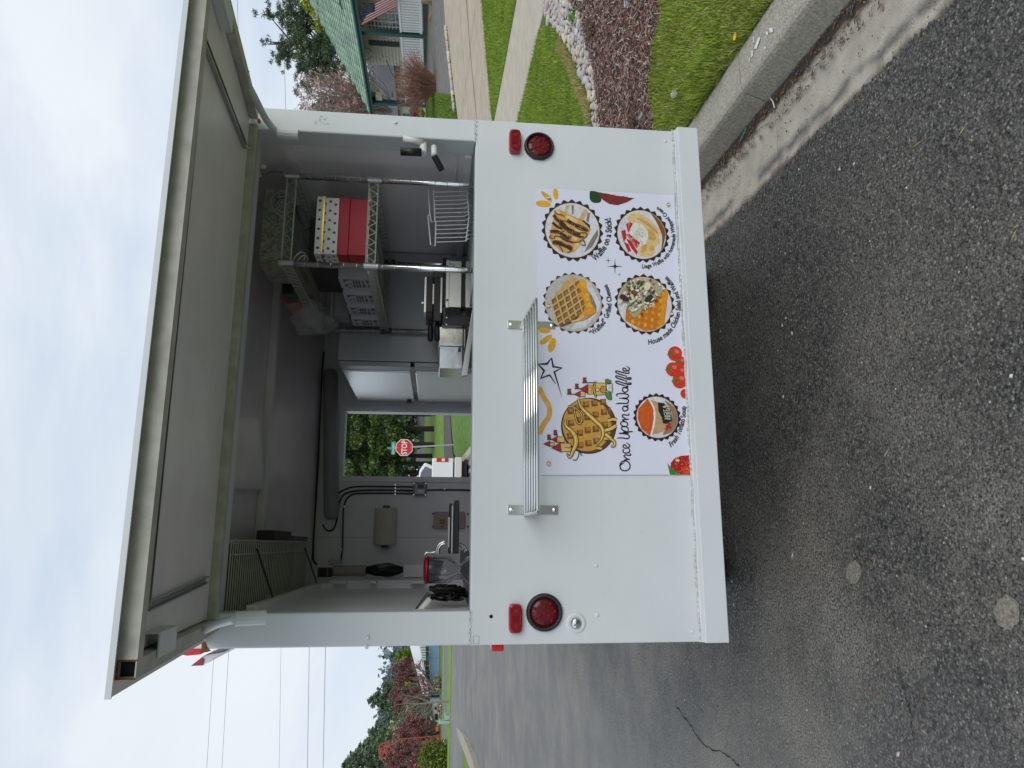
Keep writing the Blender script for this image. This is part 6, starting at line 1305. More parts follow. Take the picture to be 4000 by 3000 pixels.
# posts, railing
for s in (sA, sB, sN-.2):
    b = MB(); lbox(b, HL-.11, HL+.11, s-.11, s+.11, fz-.45, eavez-.05); sub(b, 'porch_post', GREEN, HOUSE, bevel=.012)
RW = mat('railing_white', (.80, .80, .80), .4)
def railing(s0, s1, nb):
    def zz(c, x, y): return Pp(c, x, y).z
    zt_, zb_ = fz+.97, fz+.08
    b = MB(); lbox(b, HL-.045, HL+.045, s0, s1, zt_-.05, zt_+.04); r0 = sub(b, 'railing', RW, HOUSE, bevel=.006)
    b = MB(); lbox(b, HL-.05, HL+.05, s0, s1, zb_-.06, zb_+.05); sub(b, 'bottom_rail', RW, r0)
    for k in range(nb): s = s0+(s1-s0)*(k+.5)/nb; b = MB(); lbox(b, HL-.02, HL+.02, s-(s1-s0)/nb*.29, s+(s1-s0)/nb*.29, zb_+.051, zt_-.051); sub(b, 'baluster', RW, r0)
smid = toLS(Pp('ho', 1440, 1120))[1]
sp_ = (sA-toLS(Pp('ho', 1440, 0))[1])/12.6
railing(sN-1, sA-.13, int((sA-sN+1)/sp_)); railing(sA+.13, smid, 15); railing(smid+.04, sB-.13, 15)
b = MB(); lbox(b, HL-.06, HL+.06, smid-.02, smid+.02, fz, fz+1.05); sub(b, 'railing_post', RW, HOUSE)
# roof with shingles
slope = None
ridge = onS('d', 668, 0, sL); RL, RZ = toLS(ridge)[0], ridge.z
E0, E1 = Vector((HL-.5, eavez)), Vector((RL, RZ)); E1 = E0+(E1-E0)*1.08
def rp_(u, s, up=0): q = E0.lerp(E1, u); n = Vector((-(E1-E0).y, (E1-E0).x)).normalized(); return LS(q.x+n.x*up, s, q.y+n.y*up)
b = MB(); b.hexa([rp_(u, s, up) for up in (-.12, 0) for s in (sR, sL) for u in (0, 1)]); ROOF = sub(b, 'roof', mat('roof_deck', (.04, .055, .05), .9), HOUSE)
b = MB(); b.hexa([LS(l, s, z) for z in (E0.y-.20, E0.y+.0) for s in (sR, sL+.03) for l in (E0.x-.05, E0.x+.02)]); fa = sub(b, 'fascia', GREEN, HOUSE)
b = MB(); b.tube([LS(E0.x-.1, sR, E0.y-.03), LS(E0.x-.1, sL, E0.y-.03)], .06, 8); sub(b, 'gutter_pipe', GREEN, HOUSE)
b = MB(); b.hexa([rp_(u, s, up) for up in (-.24, .03) for s in (sL, sL+.05) for u in (0, 1)]); sub(b, 'rake_board', GREEN, HOUSE)
SHM = [mat('shingle_%s' % k, c, .9, var=.25, vs=14) for k, c in (('a', (.36, .52, .37)), ('b', (.43, .59, .42)), ('c', (.27, .41, .30)), ('d', (.36, .45, .38)))]
ln_ = (E1-E0).length; nc = int(ln_/.30); r_ = random.Random(12); tabs = []
SHME = []
for m_ in SHM:
    b = MB(); b.hexa([Vector((x, y, z)) for z, k in ((0, 0), (.07, 1)) for y in (0, .235) for x in (.06, .49)]); me_o = b.build('shingle', m_, None); SHME.append(me_o.data); bpy.data.objects.remove(me_o)
du = (E1-E0).normalized(); AX = (LS(0, 1)-LS(0, 0)); UX = LS(du.x, 0, du.y); NX = AX.cross(UX)
if NX.z < 0: NX = -NX
RM3 = Matrix((AX, UX, NX)).transposed()
singles = 0; rest = {k: MB() for k in range(4)}
for i in range(nc):
    s = sL-.02-(.27 if i % 2 else 0)
    while s > sN-2:
        k = r_.choices(range(4), (.34, .3, .16, .2))[0]; s -= .55; p = rp_(i*.30/ln_, s, .004+r_.random()*.006)
        M = Matrix.Translation(p) @ (Matrix.Rotation(0, 4, 'X')); tilt = Matrix.Rotation(-.10, 3, 'X')
        if singles < 296 and s < sL:
            o = bpy.data.objects.new('shingle', SHME[k]); COL.objects.link(o); o.parent = ROOF; o.matrix_world = Matrix.Translation(p) @ (RM3 @ tilt).to_4x4(); singles += 1
        else:
            T = RM3 @ tilt; rest[k].hexa([p+T @ Vector((x, y, z)) for z in (0, .07) for y in (0, .235) for x in (.06, .49)])
b = MB()
for k in range(4): b.use(SHM[k]); b.add(rest[k].v, rest[k].f)
so2 = b.build('shingles', None, ROOF); so2['kind'] = 'stuff'
b = MB(); p = Pp('ho', 530, 80, HL+.8); b.prism([Pp('ho', x, y, HL+.6) for x, y in ((490, -60), (490, 60), (530, 148), (562, 105), (545, -60))], LS(.15, 0)); sub(b, 'dormer_trim', GREEN, HOUSE)
# flag
FL = HL-.45
FLAG = thing('flag', 'stars and stripes flag hanging by the porch post', 'flag', Pp('ho', 860, 50, FL))
e1 = Vector((1360-815, -10-410)); out_ = [(865, 45), (1040, 40), (1075, -50), (1362, -60), (1375, 112), (1170, 200), (812, 412), (810, 275), (800, 140), (838, 138), (865, 100)]
fr_, fwh, fbl = mat('flag_red', (.36, .02, .03), .7), mat('flag_white', (.62, .58, .56), .7), mat('flag_blue', (.012, .014, .035), .7)
def fl(x, y, o_=0): q = Pp('ho', x, y, FL-.02*math.sin(x*.016+y*.02)); return q-LS(o_, 0)
b = MB(); n = 13
# stripes run diagonally: from the canton side down to the free corner
TOPL = [(1040, 40), (1362, -110)]; BOTL = [(812, 412), (1378, 108)]
Lft = [(1040, 40), (930, 220), (812, 412)]
for i in range(n):
    u0, u1 = i/n, (i+1)/n
    def lft(u): return Vector((1040, 40)).lerp(Vector((812, 412)), u)
    def rgt(u): return Vector((1362, -110)).lerp(Vector((1378, 108)), u)
    b.use(fr_ if i % 2 == 0 else fwh); m_ = 8; A = [lft(u0).lerp(rgt(u0), t/m_) for t in range(m_+1)]; Bq = [lft(u1).lerp(rgt(u1), t/m_) for t in range(m_+1)]
    b.add([fl(*q) for q in A+Bq], [(t, t+1, m_+2+t, m_+1+t) for t in range(m_)])
sub(b, 'stripes', None, FLAG)
b = MB(); b.poly([fl(x, y, .02) for x, y in ((868, 45), (1042, 38), (1042, 175), (950, 205), (812, 278), (800, 140), (838, 140), (866, 105))]); sub(b, 'canton', fbl, FLAG)
b = MB()
for i in range(9):
    for j in range(6):
        x, y = 862+i*21-j*9.5, 68+j*30-i*4.5
        if x > 1030 or x < 812 or y > 255 or (x < 870 and y < 140): continue
        c0 = fl(x, y, .035); u = (fl(x+5, y, .035)-c0); v = (fl(x, y+5, .035)-c0); b.poly([c0+u*math.cos(t)*(1 if k % 2 == 0 else .45)+v*math.sin(t)*(1 if k % 2 == 0 else .45) for k, t in [(k, k*math.pi/5) for k in range(10)]])
sub(b, 'stars', fwh, FLAG)
b = MB(); b.tube([Pp('ho', 815, 50, FL), Pp('ho', 850, 50, FL), Pp('ho', 1040, 55, FL-.05)], .02, 6); sub(b, 'pole', BLACK, FLAG)
# stone bank, driftwood and bare shrub in front of the porch
b = MB(); b.hexa([LS(l, s, z) for z in (fz-1.3, fz-.50) for s in (sR, sA+1.2) for l in (HL-1.2-(z < fz-1)*.4, HL-.15)]); b.build('retaining_wall', mat('dark_stone', (.10, .10, .10), .9, var=.4, vs=5, bump=.8, bs=9), None, **tag('low dark grey stone bank under the porch railing', 'wall'))
for pts, rr_, lab in (([(1760, 0), (1850, 20), (1930, 70), (1980, 150), (1990, 230)], .10, 'grey brown driftwood branch leaning below the porch railing'), ([(1945, 180), (1905, 260), (1910, 340), (1945, 430), (2040, 455), (2050, 380)], .085, 'curved orange brown driftwood limb in front of the stone bank')):
    b = MB(); b.tube(spline([onL('ho', x, y, HL-1.9) for x, y in pts], 5), [rr_*(1.1-.6*i/(5*(len(pts)-1))) for i in range(5*(len(pts)-1)+1)], 8); b.build('driftwood', mat('driftwood_%d' % int(rr_*1000), (.36, .22, .11) if rr_ < .09 else (.36, .27, .19), .9, var=.3, vs=6), None, **tag(lab, 'driftwood'))
def twigs(name, c0, rx, h, n, label, m, seed, rad=.012, group=None):
    rr = random.Random(seed); o = thing(name, label, 'shrub', c0, group); b = MB()
    for k in range(n):
        a = rr.uniform(0, 6.28); f = rr.random()**.6; p = c0+Vector((math.cos(a), math.sin(a), 0))*rx*.25*rr.random(); q = c0+Vector((math.cos(a)*rx*f, math.sin(a)*rx*f, h*(1-.45*f*f)*rr.uniform(.6, 1.1)))
        md = p.lerp(q, .55)+Vector((rr.gauss(0, .08), rr.gauss(0, .08), h*.12)); b.tube([p, md, q], [rad, rad*.7, rad*.35], 3, False)
        for _ in range(2): t = rr.uniform(.5, .95); s_ = p.lerp(q, t); b.tube([s_, s_+Vector((rr.gauss(0, .16), rr.gauss(0, .16), rr.uniform(.02, .3)))], rad*.4, 3, False)
    sub(b, 'stems', m, o); return o
shb = onL('d', 968, 185, 15.5); shb.z = terr(*toLS(shb))
twigs('bare_shrub', shb, 1.35, 1.65, 420, 'bare brown twiggy shrub at the driveway edge in front of the porch', mat('red_brown_twig', (.30, .17, .125), .9), 5, .012)
lsurf('planting_bed', [(10.6, 17.6), (10.6, 30), (19, 34), (19, 17.6)], mat('bed_gravel', (.20, .185, .165), .95, var=.5, vs=5), .008, **ST)
yg = [toLS(og('d', x, y)) for x, y in ((928, 200), (983, 205), (990, 262), (922, 262))]
lsurf('yard_lawn', yg, MATS['lawn_thatch'], .014, **ST)
grass('yard_grass', yg, 9000, .08, .010, [MATS['leaf_mid'], GM[0]], 61, .5, .014)
RK2 = thing('stone_edging', 'row of pale edging stones along the driveway below the bare shrub', 'edging', onL('d', 985, 150, 15))
for k in range(26):
    p = og('d', 966+k*.75, 60+k*7); l_, s_ = toLS(p); o = bpy.data.objects.new('stone', RME[k % len(RME)]); COL.objects.link(o); o.parent = RK2; o.matrix_parent_inverse = Matrix.Translation(RK2.location).inverted(); o.location = p+Vector((0, 0, .05)); o.scale = (.075, .075, .075); o.rotation_euler = (0, 0, k*1.3)
# ---------- trees on the right
def at_px(c, x, y, D): return od(c, x, y, D)
pine = at_px('d', 930, 100, 46); pine.z = terr(*toLS(pine))
PINE = thing('pine_tree', 'tall dark green pine behind the green roofed house', 'tree', pine)
D = 46; ctr = lambda x, y: at_px('d', x, y, D)
b = MB(); trunk(b, pine, ctr(580, 95), .28, .04, .15); blobs = []
for x, y, r in ((588, 45, .8), (598, 85, .9), (615, 60, 1.0), (625, 105, 1.1), (640, 30, 1.0), (640, 75, 1.2), (650, 130, 1.1), (665, 95, 1.4), (672, 45, 1.3), (680, 150, 1.1), (690, 115, 1.4), (700, 70, 1.5), (612, 135, .8), (632, 150, .9), (655, 165, .8), (590, 125, .55), (715, 130, 1.5), (730, 90, 1.6), (575, 92, .45), (690, 172, .9), (600, 20, .7), (620, 5, .9), (690, 10, 1.2), (660, 60, 1.2), (670, 120, 1.2), (700, 140, 1.3), (710, 95, 1.4), (640, 110, 1.0), (720, 50, 1.4), (735, 120, 1.5), (655, 20, 1.0), (628, 45, .9), (680, 75, 1.3), (745, 150, 1.3)):
    c0 = ctr(x, y)+FW*rng.uniform(-1.5, 1.5); trunk(b, ctr(min(760, x+45), 95), c0, .07, .02, .05, 4)
    for _ in range(9): blobs.append((c0+Vector((rng.gauss(0, .42), rng.gauss(0, .42), rng.gauss(0, .36)))*r, (.30*r, .30*r, .22*r)))
sub(b, 'trunk', BARK, PINE); foliage('crown', blobs, 27000, .27, [mat('pine_needles_%s' % k, c, .75, spec=.2) for k, c in (('dark', (.05, .09, .048)), ('mid', (.09, .145, .07)), ('pale', (.17, .22, .11)))], PINE, 3, 6.5, .1, [.4, .4, .2])
mg = at_px('d', 880, 200, 41); mg.z = terr(*toLS(mg)); MG = thing('magnolia_tree', 'pink flowering magnolia with bare grey branches beside the porch roof', 'tree', mg)
b = MB(); tips = []
rr = random.Random(4)
for k in range(170):
    x0, y0 = rr.uniform(645, 800), rr.uniform(145, 255); q = at_px('d', x0, y0, 41+rr.uniform(-1.5, 1.5)); p = at_px('d', rr.uniform(800, 850), rr.uniform(215, 250), 41); m_ = p.lerp(q, .5)+Vector((0, 0, -.25)); b.tube([p, m_, q], [.028, .02, .008], 4, False)
    tips.append(q)
    for _ in range(3): t = q.lerp(p, rr.random()*.4)+Vector((rr.gauss(0, .3), rr.gauss(0, .3), rr.gauss(.15, .3))); b.tube([q.lerp(p, .3), t], .008, 3, False); tips.append(t)
for x0, y0 in ((835, 130), (850, 165), (870, 180), (880, 215)): q = at_px('d', x0, y0, 36.5); p = at_px('d', 905, 225, 36.5); b.tube(spline([p, p.lerp(q, .5)+Vector((0, 0, .3)), q], 4), .025, 4, False); tips += [q, q.lerp(p, .3), q.lerp(p, .6)]
trunk(b, mg, at_px('d', 850, 225, 41), .16, .06, .03, 4); sub(b, 'branches', mat('magnolia_bark', (.30, .245, .20), .9), MG)['kind'] = 'stuff'
b = MB(); PK = mat('magnolia_pink', (.85, .46, .52), .6); PK2 = mat('magnolia_pale', (.90, .70, .70), .6)
for q in tips:
    if rr.random() < .24:
        sz = rr.uniform(.16, .30)
        for k in range(5): a = k*1.26; d = Vector((math.cos(a), math.sin(a), rr.uniform(.2, 1.2))).normalized(); w = Vector((-math.sin(a), math.cos(a), 0)); b.use(PK if rr.random() < .6 else PK2); b.add([q, q+d*sz*.6+w*sz*.3, q+d*sz, q+d*sz*.6-w*sz*.3], [(0, 1, 2, 3)])
sub(b, 'blossoms', None, MG)
foliage('leaves', [(q, (.35, .35, .35)) for q in tips[::2]], 4200, .11, [mat('olive_leaf', (.20, .20, .07), .7), BARKG, mat('magnolia_bud', (.36, .27, .22), .8)], MG, 7, 2.6)
ly = at_px('d', 740, 60, 40); ly.z = terr(*toLS(ly)); LT = thing('lime_tree', 'bright yellow green spring tree rising over the green roof', 'tree', ly)
b = MB(); trunk(b, ly, at_px('d', 690, 60, 40), .12, .03, .05); sub(b, 'trunk', BARK, LT); foliage('crown', [(at_px('d', x, y, 40+rng.uniform(-.6, .6)), (.38, .38, .36)) for x, y in ((662, 5), (668, 14), (680, 22), (690, 32), (702, 44), (715, 52), (722, 60), (732, 72), (741, 84), (748, 96), (756, 106), (700, 30), (725, 48), (762, 116), (690, 55), (745, 70))], 2600, .17, LIMEL, LT, 9, 1.6, .1)
q0 = od('d', 672, 232, 58); g0 = terr(*toLS(q0)); conifer((q0.x, q0.y, g0), q0.z-g0, 3.6, 'dark conifer half hidden by the magnolia', 77, grp=None, n=5200)

# neighbour house seen through the porch
NL = 27
nh = onL('d', 880, 210, NL); NB = thing('neighbour_house', 'white house with grey roof seen through the porch', 'house', nh)
ps = lambda c, x, y, L=NL: onL(c, x, y, L)
s0, s1 = toLS(ps('ho', 1300, 960))[1], toLS(ps('ho', 1300, 1960))[1]
zt_, zr_ = ps('ho', 1345, 1200).z, ps('ho', 1030, 1200).z; zb_ = ps('ho', 1700, 1200).z
b = MB(); lbox(b, NL, NL+7, s0-4, s1, zb_-2, zt_); sub(b, 'wall', TRIM, NB)
b = MB(); b.prism([LS(NL-.6, s0-4, zt_-.1), LS(NL+4, s0-4, zr_+1), LS(NL+8, s0-4, zt_-.1)], LS(0, s1-s0+5)-LS(0, 0)); sub(b, 'roof', mat('grey_shingle', (.17, .165, .17), .9, var=.25, vs=6), NB)
def nbq(name, x0, x1, y0, y1, m, d, par=NB):
    p, q = ps('ho', x0, y0, NL-d), ps('ho', x1, y1, NL-d); a, c = sorted((toLS(p)[1], toLS(q)[1])); z0, z1 = sorted((p.z, q.z)); b = MB(); lbox(b, NL-d, NL-.002, a, c, z0, z1); return sub(b, name, m, par)
for y0, y1 in ((1000, 1075), (1100, 1215), (1250, 1385)): w_ = nbq('window', 1375, 1440, y0, y1, GLS, .04); nbq('frame', 1368, 1377, y0-8, y1+8, RW, .06, w_)
nbq('trim_board', 1340, 1362, 980, 1600, RW, .08); nbq('door', 1300, 1700, 1440, 1520, mat('door_grey', (.08, .085, .09), .6), .05)
w_ = nbq('window', 1475, 1600, 1760, 1850, GLS, .05); nbq('frame', 1465, 1480, 1750, 1860, RW, .08, w_); nbq('frame', 1600, 1612, 1750, 1860, RW, .08, w_); nbq('mullion', 1530, 1540, 1760, 1850, RW, .07, w_)
q0 = onL('p2', 1655, 890, 17.5); o = thing('red_shrub', 'small red leaved shrub past the end of the porch', 'shrub', q0); foliage('leaves', [(q0, (.28, .3, .26))], 500, .11, [mat('crimson_leaf', (.36, .02, .035), .6), REDL[0]], o, 3); q1 = onL('p2', 1700, 890, 17.5); foliage('lower_leaves', [(q1, (.22, .25, .18))], 260, .12, LIMEL, o, 4)
# ---------- through the front opening
tk_y = 21.5
tz = terr(0, 22)
WT = mat('truck_white', (.74, .75, .75), .25, coat=.5); CHB = mat('truck_black', (.015, .015, .017), .4)
wk = lambda x, y, d=tk_y: oy('wn', x, y, d)
xr = wk(1700, 770).x; zt1 = wk(1503, 900).z; ztb = wk(1822, 900).z; zbb = wk(1930, 900).z; zrf = wk(1275, 1000).z
TRK = thing('pickup_truck', 'white pickup truck parked ahead along the kerb, seen through the front opening', 'truck', (xr-1, tk_y+2.7, tz))
b = MB(); b.box(xr-2.0, xr, tk_y+.02, tk_y+2.0, ztb+.02, zt1); body = sub(b, 'bed', WT, TRK, bevel=.04)
b = MB(); b.box(xr-2.0, xr, tk_y+2.02, tk_y+5.6, ztb+.02, zt1+.02); sub(b, 'cab_body', WT, TRK, bevel=.06)
xs = [(xr-.03, zt1), (wk(1400, 880, tk_y+2.1).x+.12, wk(1400, 880, tk_y+2.1).z), (wk(1290, 960, tk_y+2.1).x+.05, zrf-.06), (xr-.75, zrf+.02), (xr-1.3, zrf+.02), (xr-1.72, zrf-.10), (xr-1.97, zt1)]
b = MB(); b.prism([(x, tk_y+2.1, z) for x, z in xs], (0, 2.6, 0)); cabo = sub(b, 'cab_roof', WT, TRK, bevel=.05)
cxk = xr-1.0; b = MB(); b.prism([(cxk+(x-cxk)*.86, tk_y+2.06, zt1+(z-zt1)*.82+.03) for x, z in xs], (0, .04, 0)); sub(b, 'rear_window', mat('tinted_glass', (.10, .11, .13), .06, spec=.9), TRK)
b = MB(); b.box(xr-1.86, xr-.14, tk_y-.035, tk_y+.018, ztb+.04, zt1-.01); tg = sub(b, 'tailgate', WT, TRK, bevel=.015)
b = MB(); b.box(cxk-.16, cxk+.16, tk_y-.055, tk_y-.036, zt1-.2, zt1-.11); sub(b, 'handle', CHB, tg)
for x0 in (xr-.135, xr-1.995):
    p, q = wk(1568, 775), wk(1735, 830); b = MB(); b.box(x0, x0+.13, tk_y-.03, tk_y+.05, q.z, p.z); tlg = sub(b, 'taillight', mat('bright_taillight', (.55, .015, .02), .2), TRK, bevel=.01)
    zc = (p.z*.42+q.z*.58); b = MB(); b.box(x0+.02, x0+.11, tk_y-.034, tk_y-.029, zc-.05, zc+.05); sub(b, 'reverse_light', TRIM, tlg)
b = MB(); b.box(xr-2.0, xr+.01, tk_y-.22, tk_y+.0, zbb, ztb-.01); sub(b, 'bumper', mat('bumper_white', (.62, .62, .60), .35), TRK, bevel=.03)
b = MB(); b.box(xr-1.9, xr-.1, tk_y+.1, tk_y+5.4, zbb-.18, ztb); sub(b, 'chassis', CHB, TRK)
for x0 in (xr-.18, xr-1.82):
    for y0 in (tk_y+1.1, tk_y+4.5):
        b = MB(); b.lathe([(.2, -.12), (.38, -.12), (.40, -.08), (.40, .08), (.38, .12), (.2, .12)], (x0, y0, tz+.39), (1, 0, 0), 22); w_ = sub(b, 'wheel', RUBBER, TRK); b = MB(); b.lathe([(.02, -.122), (.2, -.122), (.2, .122), (.02, .122)], (x0, y0, tz+.39), (1, 0, 0), 14); sub(b, 'rim', STEEL, w_)
# stop sign
bs_ = og('wn', 1822, 582); sy = bs_.y; sg = lambda x, y: oy('wn', x, y, sy)
SIGN = thing('stop_sign', 'red octagonal STOP sign on a grey post with a green street name blade above', 'sign', bs_)
top = sg(862, 628); POSTM = mat('galvanised', (.42, .44, .45), .5, .5)
b = MB(); b.tube([bs_, sg(1225, 613), sg(930, 630), top], .035, 8); sub(b, 'post', POSTM, SIGN)
c0 = sg(1102, 622); rr_ = (sg(982, 622)-sg(1224, 622)).length/2/math.cos(math.pi/8)
def octo(r, y): return [(c0.x+r*math.cos(a), y, c0.z+r*math.sin(a)) for a in [math.pi/8+k*math.pi/4 for k in range(8)]]
b = MB(); b.prism(octo(rr_, sy-.05), (0, .012, 0)); pl = sub(b, 'plate', mat('sign_white', (.75, .74, .73), .4), SIGN)
b = MB(); b.prism(octo(rr_*.925, sy-.055), (0, .004, 0)); sub(b, 'red_face', mat('sign_red', (.56, .012, .025), .35), pl)
def sign_text(txt, cx_, z_, w_, h_, y, m, par):
    V, F, w = glyphs(txt, .02); b = MB(); hh = max(v[1] for v in V); b.add([(cx_-w_/2+x/w*w_, y, z_-h_/2+yy/hh*h_) for x, yy in V], F); return sub(b, 'lettering', m, par)
wS = (sg(1100, 520)-sg(1100, 722)).length; sign_text('STOP', c0.x, c0.z, wS, (sg(1062, 620)-sg(1142, 620)).length, sy-.06, MATS['sign_white'], pl)
p, q = sg(918, 535), sg(972, 722); GB = mat('sign_green', (.0, .27, .20), .4)
b = MB(); b.box(min(p.x, q.x), max(p.x, q.x), sy-.02, sy-.012, min(p.z, q.z), max(p.z, q.z)); nb_ = sub(b, 'name_blade', GB, SIGN)
wN = abs(p.x-q.x); hN = abs(p.z-q.z); xc = (p.x+q.x)/2; zc = (p.z+q.z)/2
sign_text('HOFFMAN', xc-wN*.09, zc-.0, wN*.72, hN*.56, sy-.024, MATS['sign_white'], nb_); sign_text('AV', xc+wN*.38, zc+hN*.1, wN*.13, hN*.3, sy-.024, MATS['sign_white'], nb_)
b = MB(); b.box(top.x-.012, top.x+.012, sy-.3, sy+.3, top.z-.16, top.z-.0); sub(b, 'side_blade', GB, SIGN)
for x in (1005, 1195): b = MB(); o_ = sg(x, 622); b.cyl(o_+Vector((0, -.056, 0)), o_+Vector((0, -.066, 0)), .016, n=8); sub(b, 'bolt', POSTM, pl)
# kerb of the crossing and the lawns beyond
b = MB(); V = []
for k in range(14): l = 1.2+k*1.6; s = 28.2+.17*(l-1.6)*.6; V += [LS(l, s, terr(l, s)+.03), LS(l, s+.6, terr(l, s)+.02)]
b.add(V, [(2*k, 2*k+1, 2*k+3, 2*k+2) for k in range(13)]); b.build('cross_kerb', CONC, None, **ST)
sheet('park_lawn', [-1, 1, 3, 5, 8, 12, 20, 40, 90], np.linspace(44.2, 62, 8), mat('park_grass', (.17, .29, .035), .95, var=.5, vs=2.2, bump=.5, bs=20), .01, **ST)
sheet('corner_grass', [1.05, 1.70, 3, 4.9], np.linspace(10, 28, 14), mat('street_lawn', (.12, .24, .03), .95, var=.5, vs=5, bump=.6, bs=40), .012, **ST)
r_ = random.Random(21)
for k, (yy, Dp, hw) in enumerate(((130, 60, .2), (150, 70, .14), (352, 62, .25), (590, 61, .26), (740, 66, .22), (860, 64, .24), (980, 68, .25))):
    p = od('wn', 1512, yy, Dp); l_, s_ = toLS(p); p.z = terr(l_, s_); h = r_.uniform(10, 13)
    lab = ['dark trunked park tree at the right edge of the front opening', 'slim park tree just left of the rightmost one', 'park tree right of the stop sign in the front opening', 'park tree directly behind the stop sign post', 'park tree left of the stop sign', 'park tree above the white pickup bed', 'park tree at the left edge of the front opening'][k]
    o = thing('park_tree', lab, 'tree', p, 'park trees beyond the crossing'); b = MB(); trunk(b, p-Vector((0, 0, .3)), p+Vector((0, 0, h*.8)), hw*1.05, .08, .06, 6, r_)
    for _ in range(12): q = p+Vector((0, 0, h*r_.uniform(.25, .7))); trunk(b, q, q+Vector((r_.gauss(0, 1.8), r_.gauss(0, 1.8), r_.uniform(.2, 1.6))), .07, .015, .1, 3, r_)
    sub(b, 'trunk', mat('dark_bark', (.028, .022, .018), .95), o)
    bl = []
    for _ in range(34): z_ = h*r_.uniform(.27, 1.0); rad = 2.6*(1.15-abs(z_/h-.5)); a = r_.uniform(0, 6.3); f = r_.random()**.5; bl.append((p+Vector((math.cos(a)*rad*f, math.sin(a)*rad*f, z_)), (r_.uniform(.45, .95),)*2+(r_.uniform(.3, .6),)))
    foliage('crown', bl, 8200, .26, LEAFG+[NEED[1]], o, 100+k, 2.0, .25, [.38, .32, .16, .14])
def farbox(name, label, cat, y0, y1, x0, x1, D, m, dep=4, group=None, roof=None):
    p, q = od('wn', x0, y0, D), od('wn', x1, y1, D); a, c = sorted((p.x, q.x)); z0, z1 = sorted((p.z, q.z)); b = MB(); b.box(a, c, p.y, p.y+dep, z0-.6, z1); o = b.build(name, m, None, **tag(label, cat, group))
    b = MB(); w = c-a
    for k in range(max(1, int(w/2.4))): x = a+w*(k+.5)/max(1, int(w/2.4)); b.box(x-.4, x+.4, p.y-.04, p.y+.02, z0+.35*(z1-z0), z0+.8*(z1-z0))
    sub(b, 'window', GLS, o)
    b = MB(); b.prism([(a-.4, p.y-.4, z1), (a-.4, p.y+dep/2, z1+1.1), (a-.4, p.y+dep+.4, z1)], (w+.8, 0, 0)); sub(b, 'roof', roof or MATS['grey_shingle'], o)
farbox('far_house', 'white house glimpsed between the rightmost park trunks', 'house', 180, 330, 1370, 1480, 95, TRIM); farbox('far_house', 'pale house glimpsed right behind the stop sign post', 'house', 380, 540, 1375, 1490, 96, mat('pale_wall', (.55, .55, .54), .7)); farbox('far_house', 'tan house glimpsed left of the stop sign between park trunks', 'house', 670, 800, 1395, 1505, 92, mat('tan_wall', (.50, .38, .26), .7))
blb = [(od('wn', x, y, 98+rng.uniform(-4, 4)), (4, 3, 3.4)) for x in range(200, 1300, 230) for y in range(20, 1100, 180)]
o = foliage('far_woods', blb, 9000, .8, [NEED[0], LEAFG[0], NEED[1]], None, 55, 1.7, .2); o['kind'] = 'stuff'
# ---------- left background
SB = 49.5
bw = lambda x, y, S=SB: onS('lf', x, y, S)
p, q = bw(545, 60), bw(745, 700); BLUE = mat('blue_siding', (.20, .33, .50), .7, var=.08, vs=2)
wl0, wl1 = toLS(q)[0], toLS(p)[0]+6; zt_ = bw(545, 90).z; zb_ = bw(730, 90).z
BH = thing('blue_house', 'long pale blue house with a white metal roof across the street', 'house', LS((wl0+wl1)/2, SB+4, zb_))
b = MB(); lbox(b, wl0, wl1, SB, SB+9, zb_-1.2, zt_); wl_o = sub(b, 'wall', BLUE, BH)
def bq(name, x0, x1, y0, y1, m, d, par=BH, S=SB):
    p, q = bw(x0, y0, S-d), bw(x1, y1, S-d); a, c = sorted((toLS(p)[0], toLS(q)[0])); z0, z1 = sorted((p.z, q.z)); b = MB(); lbox(b, a, c, S-d, S-.004, z0, z1); return sub(b, name, m, par)
DKG = mat('dark_glass', (.03, .035, .04), .12, spec=.8)
for x0, x1, y0, y1 in ((545, 588, 90, 205), (546, 592, 275, 382), (552, 597, 402, 506), (568, 600, 580, 640)):
    w_ = bq('window', x0, x1, y0, y1, DKG, .05); bq('mullion', x0, x1, (y0+y1)/2-2, (y0+y1)/2+2, TRIM, .07, w_); bq('frame', x1, x1+4, y0-4, y1+4, TRIM, .08, w_)
bq('seam', 592, 735, 233, 236, mat('blue_seam', (.13, .22, .34), .7), .02); d_ = bq('door', 612, 735, 716, 758, DKG, .06); bq('porch_post', 600, 740, 762, 800, mat('pale_blue', (.33, .45, .60), .6), .5)
WMR = mat('white_metal_roof', (.74, .76, .78), .35)
r0, r1, r2, r3 = bw(455, 60, SB-.6), bw(560, 720, SB-.6), bw(330, 60, SB+3.5), bw(505, 720, SB+3.5)
b = MB(); b.add([r0, r1, r3, r2]+[v-Vector((0, 0, .12)) for v in (r0, r1, r3, r2)], [(0, 1, 2, 3), (7, 6, 5, 4), (0, 4, 5, 1), (1, 5, 6, 2), (2, 6, 7, 3), (3, 7, 4, 0)]); sub(b, 'roof', WMR, BH)
b = MB(); f0, f1, f2, f3 = bw(462, 60, SB-.62), bw(500, 262, SB-.62), bw(542, 262, SB-.62), bw(538, 60, SB-.62); b.prism([f0, f1, f2, f3], LS(0, .1)-LS(0, 0)); g_ = sub(b, 'gable_panel', mat('pale_panel', (.56, .62, .63), .6), BH)
for k in range(6):
    t = k/6; a = f0.lerp(f1, t); c = f3.lerp(f2, t); b = MB(); b.tube([a-LS(0, .02), c-LS(0, .02)], .03, 4); sub(b, 'rib', mat('dark_rib', (.12, .14, .15), .6), g_)
PBW = 46
bh = lambda x, y, S=PBW: onS('lf', x, y, S)
o = thing('patio_chair', 'grey metal patio chair in front of the blue wall', 'chair', bh(735, 470)); b = MB(); m_ = mat('patio_grey', (.20, .20, .20), .5)
